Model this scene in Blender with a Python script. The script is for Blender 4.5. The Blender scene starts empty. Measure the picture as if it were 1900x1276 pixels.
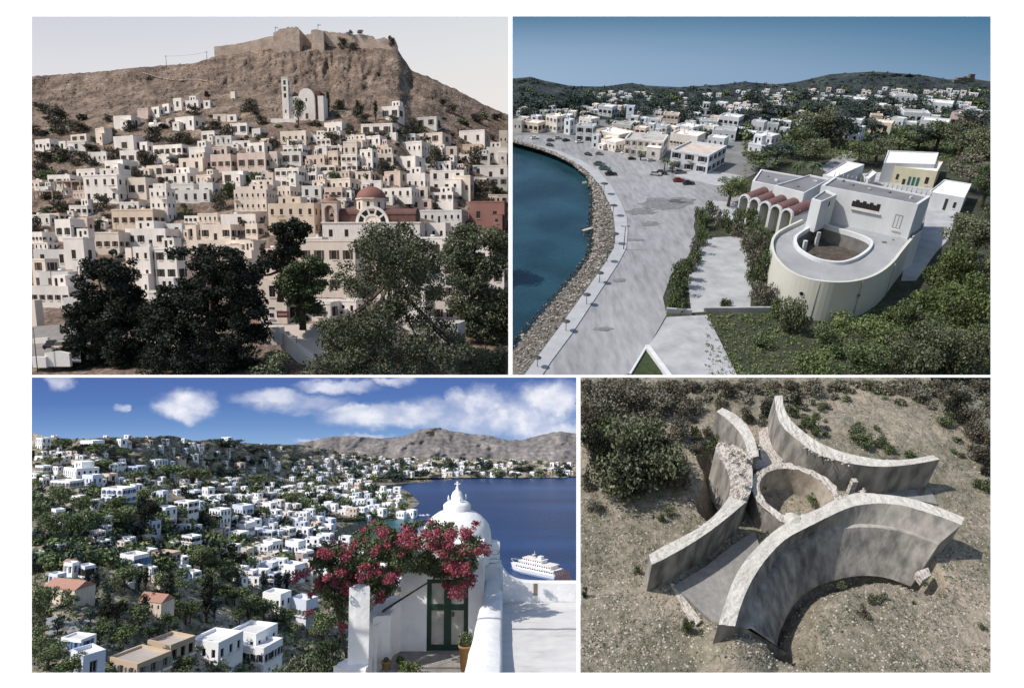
# Four landscapes of one island, each with real depth but tilted and scaled about the camera, seen through the
# four openings of one large white board, added as the collage's white borders.
import bpy, math, random
from mathutils import Matrix, Vector, noise
R = math.radians
SC = bpy.context.scene
COL = SC.collection

# ------------------------------------------------------------------ camera, light, exposure
F, CX, CY = 1200.0, 950.0, 638.0            # focal length and centre of the 1900 x 1276 frame
cam = bpy.data.cameras.new('camera'); cam_o = bpy.data.objects.new('camera', cam); COL.objects.link(cam_o)
cam.sensor_fit = 'HORIZONTAL'; cam.sensor_width = 36.0; cam.lens = 36.0 * F / 1900.0
cam.clip_start = 0.5; cam.clip_end = 60000
cam_o.rotation_euler = (R(90), 0, 0)
SC.camera = cam_o

SUN = Vector((0.60, 0.37, -0.71)).normalized()          # the way the light travels
SUN_ENERGY, SKY_STRENGTH, EXPOSURE = 4.2, 0.14, 0.10
wd = bpy.data.worlds.new('World'); SC.world = wd; wd.use_nodes = True
nt = wd.node_tree; bg = nt.nodes['Background']
sk = nt.nodes.new('ShaderNodeTexSky'); sk.sky_type = 'NISHITA'; sk.sun_disc = False
sk.sun_elevation = math.asin(-SUN.z); sk.sun_rotation = math.atan2(-SUN.x, -SUN.y)
nt.links.new(sk.outputs[0], bg.inputs[0]); bg.inputs[1].default_value = SKY_STRENGTH
sl = bpy.data.lights.new('sun', 'SUN'); sl.energy = SUN_ENERGY; sl.angle = R(0.6); sl.color = (1.0, 0.945, 0.87)
so = bpy.data.objects.new('sun', sl); COL.objects.link(so)
so.rotation_euler = SUN.to_track_quat('-Z', 'Y').to_euler(); so.location = (-40, -20, 60)
vs = SC.view_settings; vs.view_transform = 'Standard'; vs.look = 'None'; vs.exposure = EXPOSURE; vs.gamma = 1; vs.use_curve_mapping = False

# ------------------------------------------------------------------ helpers: materials
MATS = {}
def pbr(name, col, rough=0.85, var=0.16, scale=0.6, col2=None, bump=0.0, bscale=None, spec=0.25, rnd=0.0, streak=False, metal=0.0, detail=5.0, dist=0.1, lo=0.3, hi=0.7):
    if name in MATS: return MATS[name]
    m = bpy.data.materials.new(name); m.use_nodes = True; n = m.node_tree; L = n.links.new
    b = n.nodes['Principled BSDF']; b.inputs['Roughness'].default_value = rough
    b.inputs['Specular IOR Level'].default_value = spec; b.inputs['Metallic'].default_value = metal
    tc = n.nodes.new('ShaderNodeTexCoord'); mp = n.nodes.new('ShaderNodeMapping'); L(tc.outputs['Object'], mp.inputs[0])
    if streak: mp.inputs['Scale'].default_value = (1, 1, 0.22)
    nz = n.nodes.new('ShaderNodeTexNoise'); nz.inputs['Scale'].default_value = scale; nz.inputs['Detail'].default_value = detail; nz.inputs['Roughness'].default_value = 0.62
    L(mp.outputs[0], nz.inputs['Vector'])
    rp = n.nodes.new('ShaderNodeValToRGB'); rp.color_ramp.elements[0].position = lo; rp.color_ramp.elements[1].position = hi
    c2 = col2 or tuple(min(1, c * (1 + var)) for c in col); c1 = col if col2 else tuple(c * (1 - var) for c in col)
    rp.color_ramp.elements[0].color = (*c1, 1); rp.color_ramp.elements[1].color = (*c2, 1)
    L(nz.outputs[0], rp.inputs[0]); out = rp.outputs[0]
    if rnd:
        oi = n.nodes.new('ShaderNodeObjectInfo'); mr = n.nodes.new('ShaderNodeMapRange')
        mr.inputs[3].default_value = 1 - rnd; mr.inputs[4].default_value = 1 + rnd; L(oi.outputs['Random'], mr.inputs[0])
        mx = n.nodes.new('ShaderNodeVectorMath'); mx.operation = 'SCALE'; L(out, mx.inputs[0]); L(mr.outputs[0], mx.inputs['Scale']); out = mx.outputs[0]
    L(out, b.inputs['Base Color'])
    if bump:
        n2 = n.nodes.new('ShaderNodeTexNoise'); n2.inputs['Scale'].default_value = bscale or scale * 4; n2.inputs['Detail'].default_value = 6
        L(tc.outputs['Object'], n2.inputs['Vector'])
        bp = n.nodes.new('ShaderNodeBump'); bp.inputs['Strength'].default_value = bump; bp.inputs['Distance'].default_value = dist
        L(n2.outputs[0], bp.inputs['Height']); L(bp.outputs[0], b.inputs['Normal'])
    MATS[name] = m; return m
def ramp3(name, stops, scale, rough=0.95, bump=0.5, bscale=None, dist=0.3, fine=None, stretch=(1, 1, 1)):
    """Soil, rock and scrub: several colours picked by one noise, broken up by a finer one."""
    m = bpy.data.materials.new(name); m.use_nodes = True; n = m.node_tree; L = n.links.new
    b = n.nodes['Principled BSDF']; b.inputs['Roughness'].default_value = rough; b.inputs['Specular IOR Level'].default_value = 0.12
    tc = n.nodes.new('ShaderNodeTexCoord'); mp = n.nodes.new('ShaderNodeMapping'); L(tc.outputs['Object'], mp.inputs[0]); mp.inputs['Scale'].default_value = stretch
    a = n.nodes.new('ShaderNodeTexNoise'); a.inputs['Scale'].default_value = scale; a.inputs['Detail'].default_value = 9; a.inputs['Roughness'].default_value = 0.66
    f = n.nodes.new('ShaderNodeTexNoise'); f.inputs['Scale'].default_value = fine or scale * 9; f.inputs['Detail'].default_value = 5
    L(mp.outputs[0], a.inputs['Vector']); L(mp.outputs[0], f.inputs['Vector'])
    mx = n.nodes.new('ShaderNodeMix'); mx.inputs[0].default_value = 0.42; L(a.outputs[0], mx.inputs[2]); L(f.outputs[0], mx.inputs[3])
    rp = n.nodes.new('ShaderNodeValToRGB'); e = rp.color_ramp.elements
    e[0].position, e[0].color = stops[0][0], (*stops[0][1], 1); e[1].position, e[1].color = stops[-1][0], (*stops[-1][1], 1)
    for p, c in stops[1:-1]: k = e.new(p); k.color = (*c, 1)
    L(mx.outputs[0], rp.inputs[0]); L(rp.outputs[0], b.inputs['Base Color'])
    if bump:
        n2 = n.nodes.new('ShaderNodeTexNoise'); n2.inputs['Scale'].default_value = bscale or scale * 12; n2.inputs['Detail'].default_value = 8
        L(mp.outputs[0], n2.inputs['Vector'])
        bp = n.nodes.new('ShaderNodeBump'); bp.inputs['Strength'].default_value = bump; bp.inputs['Distance'].default_value = dist
        L(n2.outputs[0], bp.inputs['Height']); L(bp.outputs[0], b.inputs['Normal'])
    MATS[name] = m; return m
def leafmat(name, col, var=0.45, scale=0.5, col2=None):
    return pbr(name, col, rough=0.75, var=var, scale=scale, col2=col2, spec=0.12, rnd=0.18)

# ------------------------------------------------------------------ helpers: meshes and objects
class MB:
    """Collects vertices and faces; build() links them as ONE mesh object."""
    def __init__(s): s.v = []; s.f = []; s.m = []; s.sm = []
    def add(s, vs, fs, mat=0, smooth=False):
        k = len(s.v); s.v += [tuple(p) for p in vs]
        for f in fs: s.f.append(tuple(i + k for i in f)); s.m.append(mat); s.sm.append(smooth)
    def quad(s, a, b, c, d, mat=0): s.add((a, b, c, d), ((0, 1, 2, 3),), mat)
    def box(s, x0, x1, y0, y1, z0, z1, mat=0, M=None):
        vs = [Vector((x, y, z)) for z in (z0, z1) for y in (y0, y1) for x in (x0, x1)]
        if M: vs = [M @ p for p in vs]
        s.add(vs, ((0, 2, 3, 1), (4, 5, 7, 6), (0, 1, 5, 4), (2, 6, 7, 3), (0, 4, 6, 2), (1, 3, 7, 5)), mat)
    def prism(s, poly, z0, z1, mat=0, cap=True, smooth=False):
        """Polygon (counter-clockwise) raised from z0 to z1; z may be one value or one per corner."""
        n = len(poly); a = z0 if hasattr(z0, '__len__') else [z0] * n; b = z1 if hasattr(z1, '__len__') else [z1] * n
        vs = [(p[0], p[1], a[i]) for i, p in enumerate(poly)] + [(p[0], p[1], b[i]) for i, p in enumerate(poly)]
        s.add(vs, [(i, (i + 1) % n, n + (i + 1) % n, n + i) for i in range(n)], mat, smooth)
        if cap: s.add(vs[n:], [tuple(range(n))], mat); s.add(vs[:n], [tuple(reversed(range(n)))], mat)
    def tube(s, pts, rad, seg=6, mat=0, smooth=True):
        pts = [Vector(p) for p in pts]; rr = rad if hasattr(rad, '__len__') else [rad] * len(pts); vs = []
        for i, p in enumerate(pts):
            t = (pts[min(i + 1, len(pts) - 1)] - pts[max(i - 1, 0)]).normalized()
            a = t.orthogonal().normalized(); b = t.cross(a)
            for k in range(seg): q = 2 * math.pi * k / seg; vs.append(p + (a * math.cos(q) + b * math.sin(q)) * rr[i])
        fs = [(i * seg + k, i * seg + (k + 1) % seg, (i + 1) * seg + (k + 1) % seg, (i + 1) * seg + k) for i in range(len(pts) - 1) for k in range(seg)]
        fs += [tuple(reversed(range(seg))), tuple(range((len(pts) - 1) * seg, len(pts) * seg))]
        s.add(vs, fs, mat, smooth)
    def lathe(s, prof, seg=16, mat=0, c=(0, 0, 0), smooth=True, sweep=2 * math.pi, a0=0.0):
        full = sweep > 6.28; n = seg if full else seg + 1; vs = []
        for r, z in prof:
            for k in range(n): q = a0 + sweep * k / seg; vs.append((c[0] + r * math.cos(q), c[1] + r * math.sin(q), c[2] + z))
        fs = [(i * n + k, i * n + (k + 1) % n, (i + 1) * n + (k + 1) % n, (i + 1) * n + k) for i in range(len(prof) - 1) for k in range(seg)]
        s.add(vs, fs, mat, smooth)
    def blob(s, c, r, rng, mat=0, rough=0.25, sub=1):
        """An uneven rounded lump (stones, boulders)."""
        t = (1 + 5 ** 0.5) / 2
        vs = [Vector(p).normalized() for p in ((-1, t, 0), (1, t, 0), (-1, -t, 0), (1, -t, 0), (0, -1, t), (0, 1, t), (0, -1, -t), (0, 1, -t), (t, 0, -1), (t, 0, 1), (-t, 0, -1), (-t, 0, 1))]
        fs = [(0, 11, 5), (0, 5, 1), (0, 1, 7), (0, 7, 10), (0, 10, 11), (1, 5, 9), (5, 11, 4), (11, 10, 2), (10, 7, 6), (7, 1, 8), (3, 9, 4), (3, 4, 2), (3, 2, 6), (3, 6, 8), (3, 8, 9), (4, 9, 5), (2, 4, 11), (6, 2, 10), (8, 6, 7), (9, 8, 1)]
        rr = r if hasattr(r, '__len__') else (r, r, r); c = Vector(c)
        vs = [c + Vector((p.x * rr[0], p.y * rr[1], p.z * rr[2])) * (1 + rng.uniform(-rough, rough)) for p in vs]
        s.add(vs, fs, mat, False)
    def leaves(s, blobs, n, size, rng, mats=(0, 1), out=0.6, flat=0.0, thin=1.0):
        ws = [b[3] * b[4] + b[4] * b[5] + b[3] * b[5] for b in blobs]
        for b in rng.choices(blobs, ws, k=n):
            d = Vector((rng.gauss(0, 1), rng.gauss(0, 1), rng.gauss(0, 1))).normalized(); r = rng.random() ** 0.42
            p = Vector((b[0] + d.x * b[3] * r, b[1] + d.y * b[4] * r, b[2] + d.z * b[5] * r))
            nn = (d * out + Vector((rng.gauss(0, 1), rng.gauss(0, 1), rng.gauss(0, 1) + flat)).normalized()).normalized()
            a = nn.orthogonal().normalized(); q = rng.uniform(0, 6.28); a2 = nn.cross(a)
            e1 = a * math.cos(q) + a2 * math.sin(q); e2 = nn.cross(e1); z = size * rng.uniform(0.55, 1.35)
            e1 = e1 * z * 0.5; e2 = e2 * z * 0.42 * thin
            s.add((p - e1, p - e2 * rng.uniform(.6, 1), p + e1, p + e2 * rng.uniform(.6, 1)), ((0, 1, 2, 3),), mats[0] if rng.random() < 0.6 else mats[1])
    def mesh(s, name, mats):
        me = bpy.data.meshes.new(name); me.from_pydata(s.v, [], s.f)
        for m in (mats if isinstance(mats, (list, tuple)) else [mats]): me.materials.append(m)
        me.polygons.foreach_set('material_index', s.m); me.polygons.foreach_set('use_smooth', s.sm); me.update(); return me
def tag(o, label=None, cat=None, group=None, kind=None):
    for k, v in (('label', label), ('category', cat), ('group', group), ('kind', kind)):
        if v: o[k] = v
    return o
def part(name, me, parent, loc=(0, 0, 0), rz=0.0, label=None, scale=None):
    o = bpy.data.objects.new(name, me); COL.objects.link(o); o.parent = parent
    o.location = loc; o.rotation_euler = (0, 0, rz)
    if scale: o.scale = scale
    if label: o['label'] = label
    return o
def copy_tree(o, parent=None):
    c = o.copy(); COL.objects.link(c); c.parent = parent
    for ch in KIDS.get(o.name, []) or [x for x in o.children]: copy_tree(ch, c)
    return c
KIDS = {}

class Panel:
    """One of the four landscapes: its own level ground, tilted about the camera to fit the image."""
    def __init__(s, tilt):
        s.c, s.s = math.cos(R(tilt)), math.sin(R(tilt)); s.R = Matrix.Rotation(R(tilt), 4, 'X'); s.houses = []; s.plants = []; s.kind = 'house'
    def dirn(s, u, v):
        x = (u - CX) / F; w = (CY - v) / F; y = s.c + s.s * w
        return Vector((x / y, 1.0, (-s.s + s.c * w) / y))
    def at(s, u, v, Y): return s.dirn(u, v) * Y
    def on(s, u, v, z):
        d = s.dirn(u, v); return d * (z / d.z)
    def px(s, p):
        y = p[1] * s.c - p[2] * s.s; z = p[1] * s.s + p[2] * s.c
        return CX + F * p[0] / y, CY - F * z / y
    def mpp(s, p):                                        # metres to one pixel at a point
        return (p[1] * s.c - p[2] * s.s) / F
    def thing(s, name, label, cat, loc=(0, 0, 0), rz=0.0, scale=1.0, group=None, me=None):
        o = bpy.data.objects.new(name, me); COL.objects.link(o)
        if me is None: o.empty_display_size = 0.5
        o.matrix_world = s.R @ Matrix.Translation(loc) @ Matrix.Rotation(rz, 4, 'Z') @ Matrix.Diagonal((scale, scale, scale, 1)) if not hasattr(scale, '__len__') else s.R @ Matrix.Translation(loc) @ Matrix.Rotation(rz, 4, 'Z') @ Matrix.Diagonal((*scale, 1))
        return tag(o, label, cat, group)
    def ground(s, name, mb, mats, kind='structure', label=None, cat=None):
        o = bpy.data.objects.new(name, mb.mesh(name, mats)); COL.objects.link(o); o.matrix_world = s.R.copy()
        return tag(o, label, cat, None, kind)
def lerp(a, b, t): return a + (b - a) * t
def table(pts):
    def f(x):
        if x <= pts[0][0]: return pts[0][1]
        for (x0, y0), (x1, y1) in zip(pts, pts[1:]):
            if x <= x1: return y0 + (y1 - y0) * (x - x0) / (x1 - x0)
        return pts[-1][1]
    return f
def inside(poly, x, y):
    r = False; j = len(poly) - 1
    for i in range(len(poly)):
        xi, yi = poly[i]; xj, yj = poly[j]
        if (yi > y) != (yj > y) and x < (xj - xi) * (y - yi) / (yj - yi) + xi: r = not r
        j = i
    return r
def fb(x, y, z=0.0, o=4):
    return noise.fractal(Vector((x, y, z)), 0.9, 2.1, o)
NUM = ['no', 'one', 'two', 'three', 'four', 'five', 'six', 'seven', 'eight', 'nine', 'ten', 'eleven', 'twelve']
ORD = ['first', 'second', 'third', 'fourth', 'fifth', 'sixth', 'seventh', 'eighth', 'ninth', 'tenth', 'eleventh', 'twelfth', 'thirteenth', 'fourteenth', 'fifteenth', 'sixteenth', 'seventeenth', 'eighteenth', 'nineteenth', 'twentieth']

TL, TR, BL, BR = Panel(8), Panel(30), Panel(-5), Panel(34)
TL.kind, TR.kind, BL.kind = 'town_house', 'house', 'cube_house'

def small_bushes(P, label):
    if id(P) in SMALL: P.ground('small_bushes', SMALL[id(P)][0], [m for k in LEAF for m in LEAF[k]], 'stuff', label)
def far_houses(P, mb, label): P.ground('far_houses', mb, [PL[k] for k in FARM] + [GLASS, ROOF['white']], 'stuff', label)

# ------------------------------------------------------------------ the white board with four openings, added as the collage image's borders
def build_board():
    D, lean, th = 30.0, R(22), 0.10
    nrm = Vector((0, -math.cos(lean), math.sin(lean)))
    def hit(u, v, back=0.0):
        d = Vector(((u - CX) / F, 1, (CY - v) / F)); k = (Vector((0, D, 0)).dot(nrm) - back) / d.dot(nrm); return d * k
    xs = [-70, 59, 943.3, 951, 1069.3, 1077, 1838, 1970]; ys = [-70, 31, 695.3, 700, 1247, 1346]
    holes = [(59, 943.3, 31, 695.3), (951, 1838, 31, 695.3), (59, 1069.3, 700, 1247), (1077, 1838, 700, 1247)]
    b = MB()
    for i in range(len(xs) - 1):
        for j in range(len(ys) - 1):
            cu, cv = (xs[i] + xs[i + 1]) / 2, (ys[j] + ys[j + 1]) / 2
            if any(h[0] < cu < h[1] and h[2] < cv < h[3] for h in holes): continue
            for bk in (0.0, th):
                q = [hit(xs[i], ys[j], bk), hit(xs[i + 1], ys[j], bk), hit(xs[i + 1], ys[j + 1], bk), hit(xs[i], ys[j + 1], bk)]
                b.quad(*(q if bk else q[::-1]))
    for h in holes + [(-70, 1970, -70, 1346)]:
        c = [(h[0], h[2]), (h[1], h[2]), (h[1], h[3]), (h[0], h[3])]
        for k in range(4):
            p, q = c[k], c[(k + 1) % 4]; b.quad(hit(*p), hit(*q), hit(*q, th), hit(*p, th))
    m = pbr('white_board_paint', (0.9, 0.9, 0.9), rough=0.6, var=0.01, spec=0.2)
    o = bpy.data.objects.new('display_board', b.mesh('display_board', m)); COL.objects.link(o)
    tag(o, 'large white board with four rectangular openings, added as the borders of the collage image', 'display board')
build_board()

# ------------------------------------------------------------------ skies
def sky_sheet(P, u0, u1, v0, v1, Y, mat):
    b = MB(); nu, nv = 12, 8; vs = []
    for j in range(nv + 1):
        for i in range(nu + 1):
            u = lerp(u0, u1, i / nu); v = lerp(v0, v1, j / nv)
            p = P.dirn(u, v); q = (u - (u0 + u1) / 2) / (u1 - u0)
            vs.append(p * Y * (1 - 0.08 * (2 * q) ** 2))       # the backdrop curves forward at its sides
    b.add(vs, [(j * (nu + 1) + i, j * (nu + 1) + i + 1, (j + 1) * (nu + 1) + i + 1, (j + 1) * (nu + 1) + i) for j in range(nv) for i in range(nu)], 0, True)
    return P.ground('sky', b, mat)
def skymat(name, build):
    m = bpy.data.materials.new(name); m.use_nodes = True; n = m.node_tree; n.nodes.remove(n.nodes['Principled BSDF'])
    e = n.nodes.new('ShaderNodeEmission'); n.links.new(e.outputs[0], n.nodes['Material Output'].inputs[0])
    tc = n.nodes.new('ShaderNodeTexCoord'); build(n, tc, e); e.inputs[1].default_value = 0.93; return m
def srgb(r, g, b): return tuple((c / 255 / 12.92 if c < 10.3 else ((c / 255 + 0.055) / 1.055) ** 2.4) for c in (r, g, b))
def grad(stops):
    def f(n, tc, e):
        s = n.nodes.new('ShaderNodeSeparateXYZ'); n.links.new(tc.outputs['Generated'], s.inputs[0])
        # two ramps (left, right), both by height, mixed across
        rs = []
        for side in stops:
            r = n.nodes.new('ShaderNodeValToRGB'); el = r.color_ramp.elements; r.color_ramp.interpolation = 'B_SPLINE'
            el[0].position, el[0].color = side[0][0], (*srgb(*side[0][1]), 1); el[1].position, el[1].color = side[-1][0], (*srgb(*side[-1][1]), 1)
            for p, c in side[1:-1]: k = el.new(p); k.color = (*srgb(*c), 1)
            n.links.new(s.outputs[2], r.inputs[0]); rs.append(r)
        mx = n.nodes.new('ShaderNodeMix'); mx.data_type = 'RGBA'; n.links.new(s.outputs[0], mx.inputs[0])
        n.links.new(rs[0].outputs[0], mx.inputs[6]); n.links.new(rs[1].outputs[0], mx.inputs[7]); n.links.new(mx.outputs[2], e.inputs[0])
    return f
sky_sheet(TL, -160, 947, 0, 330, 9500, skymat('evening_sky', grad([[(0.2, (238, 230, 228)), (0.62, (222, 224, 230)), (0.95, (203, 203, 216))], [(0.2, (240, 232, 226)), (0.6, (230, 230, 230)), (0.95, (212, 219, 226))]])))
sky_sheet(TR, 947, 2050, 0, 330, 16000, skymat('drone_sky', grad([[(0.45, (146, 170, 200)), (0.62, (160, 183, 209)), (0.8, (136, 166, 196)), (0.95, (66, 112, 146))], [(0.45, (128, 158, 186)), (0.6, (112, 146, 176)), (0.74, (84, 128, 160)), (0.9, (72, 118, 152)), (1, (62, 106, 146))]])))
def cloudy(n, tc, e):
    L = n.links.new; N = n.nodes.new
    s = N('ShaderNodeSeparateXYZ'); L(tc.outputs['Generated'], s.inputs[0])
    rp = N('ShaderNodeValToRGB'); el = rp.color_ramp.elements
    el[0].position, el[0].color = 0.30, (*srgb(150, 184, 224), 1); el[1].position, el[1].color = 0.95, (*srgb(84, 114, 178), 1)
    k = el.new(0.55); k.color = (*srgb(112, 150, 204), 1); k = el.new(0.75); k.color = (*srgb(90, 126, 188), 1)
    L(s.outputs[2], rp.inputs[0])
    # warp the coordinates, then lay out soft cloud banks (centre, half-size) from image pixel positions
    nz = N('ShaderNodeTexNoise'); nz.inputs['Scale'].default_value = 7; nz.inputs['Detail'].default_value = 6; nz.inputs['Roughness'].default_value = 0.6
    st = N('ShaderNodeMapping'); st.inputs['Scale'].default_value = (3.4, 1, 1.0); L(tc.outputs['Generated'], st.inputs[0]); L(st.outputs[0], nz.inputs['Vector'])
    sb = N('ShaderNodeVectorMath'); sb.operation = 'SUBTRACT'; L(nz.outputs['Color'], sb.inputs[0]); sb.inputs[1].default_value = (0.5, 0.5, 0.5)
    ml = N('ShaderNodeVectorMath'); ml.operation = 'MULTIPLY'; L(sb.outputs[0], ml.inputs[0]); ml.inputs[1].default_value = (0.06, 0, 0.19)
    ad = N('ShaderNodeVectorMath'); ad.operation = 'ADD'; L(tc.outputs['Generated'], ad.inputs[0]); L(ml.outputs[0], ad.inputs[1])
    acc = None
    U0, U1, V0, V1 = -160, 1073, 697, 900
    for (cu, cv, ru, rv, g) in CLOUDS:
        c = ((cu - U0) / (U1 - U0), 0, 1 - (cv - V0) / (V1 - V0)); r = (ru / (U1 - U0), 1, rv / (V1 - V0))
        d = N('ShaderNodeVectorMath'); d.operation = 'SUBTRACT'; L(ad.outputs[0], d.inputs[0]); d.inputs[1].default_value = c
        q = N('ShaderNodeVectorMath'); q.operation = 'MULTIPLY'; L(d.outputs[0], q.inputs[0]); q.inputs[1].default_value = (1 / r[0], 0, 1 / r[2])
        ln = N('ShaderNodeVectorMath'); ln.operation = 'LENGTH'; L(q.outputs[0], ln.inputs[0])
        mr = N('ShaderNodeMapRange'); mr.interpolation_type = 'SMOOTHSTEP'; mr.inputs[1].default_value = 1.15; mr.inputs[2].default_value = 0.35; mr.inputs[3].default_value = 0; mr.inputs[4].default_value = g; L(ln.outputs['Value'], mr.inputs[0])
        if acc is None: acc = mr.outputs[0]
        else:
            mm = N('ShaderNodeMath'); mm.operation = 'MAXIMUM'; L(acc, mm.inputs[0]); L(mr.outputs[0], mm.inputs[1]); acc = mm.outputs[0]
    n3 = N('ShaderNodeTexNoise'); n3.inputs['Scale'].default_value = 6; n3.inputs['Detail'].default_value = 7; L(st.outputs[0], n3.inputs['Vector'])
    m3 = N('ShaderNodeMapRange'); m3.inputs[1].default_value = 0.25; m3.inputs[2].default_value = 0.6; m3.inputs[3].default_value = 0.72; m3.inputs[4].default_value = 1.1; L(n3.outputs[0], m3.inputs[0])
    fin = N('ShaderNodeMath'); fin.operation = 'MULTIPLY'; fin.use_clamp = True; L(acc, fin.inputs[0]); L(m3.outputs[0], fin.inputs[1])
    cr = N('ShaderNodeValToRGB'); cr.color_ramp.elements[0].position = 0.35; cr.color_ramp.elements[0].color = (*srgb(196, 204, 230), 1); cr.color_ramp.elements[1].position = 0.66; cr.color_ramp.elements[1].color = (*srgb(242, 244, 252), 1); L(n3.outputs[0], cr.inputs[0])
    mx = N('ShaderNodeMix'); mx.data_type = 'RGBA'; L(fin.outputs[0], mx.inputs[0]); L(rp.outputs[0], mx.inputs[6]); L(cr.outputs[0], mx.inputs[7]); L(mx.outputs[2], e.inputs[0])
CLOUDS = [(295, 752, 62, 34, 0.95), (300, 770, 44, 18, 0.8), (176, 757, 16, 8, 0.75), (470, 738, 92, 20, 0.72), (600, 715, 85, 16, 0.8), (530, 765, 40, 10, 0.4), (62, 705, 30, 22, 0.6),
          (705, 768, 125, 24, 0.92), (640, 758, 70, 12, 0.7), (715, 708, 45, 12, 0.75), (845, 742, 36, 22, 0.65), (890, 755, 60, 40, 0.95), (1020, 742, 75, 36, 1.0), (960, 775, 110, 34, 0.92), (1010, 795, 90, 24, 0.9), (900, 768, 190, 40, .72), (700, 770, 150, 26, .85), (520, 748, 110, 20, .5), (655, 810, 70, 7, 0.8), (560, 818, 50, 6, 0.7)]
sky_sheet(BL, -160, 1073, 697.6, 900, 1780, skymat('cloudy_sky', cloudy))
# ------------------------------------------------------------------ materials shared by the landscapes
PL = {  # wall plasters (base colours)
 'W': pbr('white_plaster', (0.77, 0.70, 0.64), rough=0.9, var=0.15, scale=0.35, streak=True, bump=0.15, bscale=3, rnd=0.05),
 'C': pbr('cream_plaster', (0.68, 0.575, 0.485), rough=0.9, var=0.17, scale=0.35, streak=True, bump=0.15, bscale=3, rnd=0.06),
 'K': pbr('pink_plaster', (0.62, 0.49, 0.42), rough=0.9, var=0.18, scale=0.35, streak=True, bump=0.15, bscale=3, rnd=0.06),
 'G': pbr('shaded_white_plaster', (0.61, 0.575, 0.54), rough=0.9, var=0.12, scale=0.35, streak=True, bump=0.15, bscale=3, rnd=0.06),  # greyer copy of the white plaster: shade on white walls put into the colour
 'Y': pbr('ochre_plaster', (0.62, 0.495, 0.385), rough=0.9, var=0.12, scale=0.35, streak=True, bump=0.15, bscale=3, rnd=0.05),
 'R': pbr('brick_red_plaster', (0.30, 0.155, 0.13), rough=0.9, var=0.14, scale=0.4, streak=True, rnd=0.03),
 'S': pbr('bare_concrete', (0.40, 0.33, 0.28), rough=0.95, var=0.2, scale=0.5, streak=True, rnd=0.06),
 'N': pbr('bright_whitewash', (0.86, 0.86, 0.87), rough=0.85, var=0.06, scale=0.3, streak=True, bump=0.12, bscale=3, rnd=0.03),
 'B': pbr('pale_blue_wash', (0.66, 0.70, 0.80), rough=0.85, var=0.08, scale=0.3, streak=True, rnd=0.04),
 'P': pbr('salmon_wash', (0.58, 0.33, 0.28), rough=0.9, var=0.12, scale=0.3, streak=True, rnd=0.05),
 'V': pbr('harbour_white', (0.58, 0.60, 0.63), rough=0.88, var=0.10, scale=0.3, streak=True, rnd=0.06),
 'T': pbr('tan_render', (0.55, 0.43, 0.31), rough=0.92, var=0.12, scale=0.35, streak=True, rnd=0.05),
}
WORD = {'W': 'white', 'C': 'cream', 'K': 'pinkish', 'G': 'grey', 'Y': 'ochre', 'R': 'brick-red', 'S': 'bare concrete', 'N': 'white', 'B': 'bluish white', 'P': 'salmon pink', 'T': 'tan', 'V': 'white'}
ROOF = {'grey': pbr('grey_roof', (0.34, 0.335, 0.33), var=0.25, scale=0.5, rnd=0.15), 'white': pbr('white_roof', (0.70, 0.69, 0.67), var=0.12, scale=0.4, rnd=0.08),
        'tan': pbr('tan_roof', (0.46, 0.40, 0.35), var=0.2, scale=0.4, rnd=0.1), 'red': pbr('terracotta_roof', (0.40, 0.225, 0.17), var=0.2, scale=0.8, rnd=0.08)}
GLASS = pbr('dark_pane', (0.022, 0.021, 0.022), rough=0.18, var=0.2, scale=2, spec=0.5)
FRAME = {'brown': pbr('brown_shutter', (0.10, 0.065, 0.05), var=0.2, scale=3, rnd=0.2), 'grey': pbr('grey_frame', (0.30, 0.29, 0.28), var=0.15, scale=3),
         'white': pbr('white_frame', (0.72, 0.71, 0.69), var=0.08, scale=3), 'blue': pbr('blue_frame', (0.12, 0.20, 0.38), var=0.2, scale=3, rnd=0.15), 'dark': pbr('dark_frame', (0.045, 0.04, 0.038), var=0.2, scale=3)}
BARK = pbr('bark', (0.10, 0.075, 0.055), var=0.35, scale=3, bump=0.5)
METAL = pbr('dark_iron', (0.05, 0.05, 0.05), rough=0.5, var=0.2, scale=4, spec=0.5)
WOODEN = pbr('old_wood', (0.16, 0.11, 0.08), var=0.3, scale=3)

# ------------------------------------------------------------------ houses
def wall_face(mb, o, ex, inn, W, z0, z1, ops, rec, mat=0, back=None):
    """One wall as quads round its openings; every opening gets its own reveal."""
    xs = sorted({0.0, W, *[a for q in ops for a in q[:2]]}); zs = sorted({z0, z1, *[a for q in ops for a in q[2:4]]})
    P = lambda x, z, k=0.0: o + ex * x + inn * k + Vector((0, 0, z))
    for x0, x1 in zip(xs, xs[1:]):
        for a, b in zip(zs, zs[1:]):
            cx, cz = (x0 + x1) / 2, (a + b) / 2
            if any(q[0] < cx < q[1] and q[2] < cz < q[3] for q in ops): continue
            mb.quad(P(x0, a), P(x1, a), P(x1, b), P(x0, b), mat)
    for x0, x1, a, b in [q[:4] for q in ops]:
        mb.quad(P(x0, a), P(x1, a), P(x1, a, rec), P(x0, a, rec), mat); mb.quad(P(x0, b, rec), P(x1, b, rec), P(x1, b), P(x0, b), mat)
        mb.quad(P(x0, a), P(x0, a, rec), P(x0, b, rec), P(x0, b), mat); mb.quad(P(x1, a, rec), P(x1, a), P(x1, b), P(x1, b, rec), mat)
        if back is not None: mb.quad(P(x0, a, rec), P(x1, a, rec), P(x1, b, rec), P(x0, b, rec), back)
WIN = {}
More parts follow.
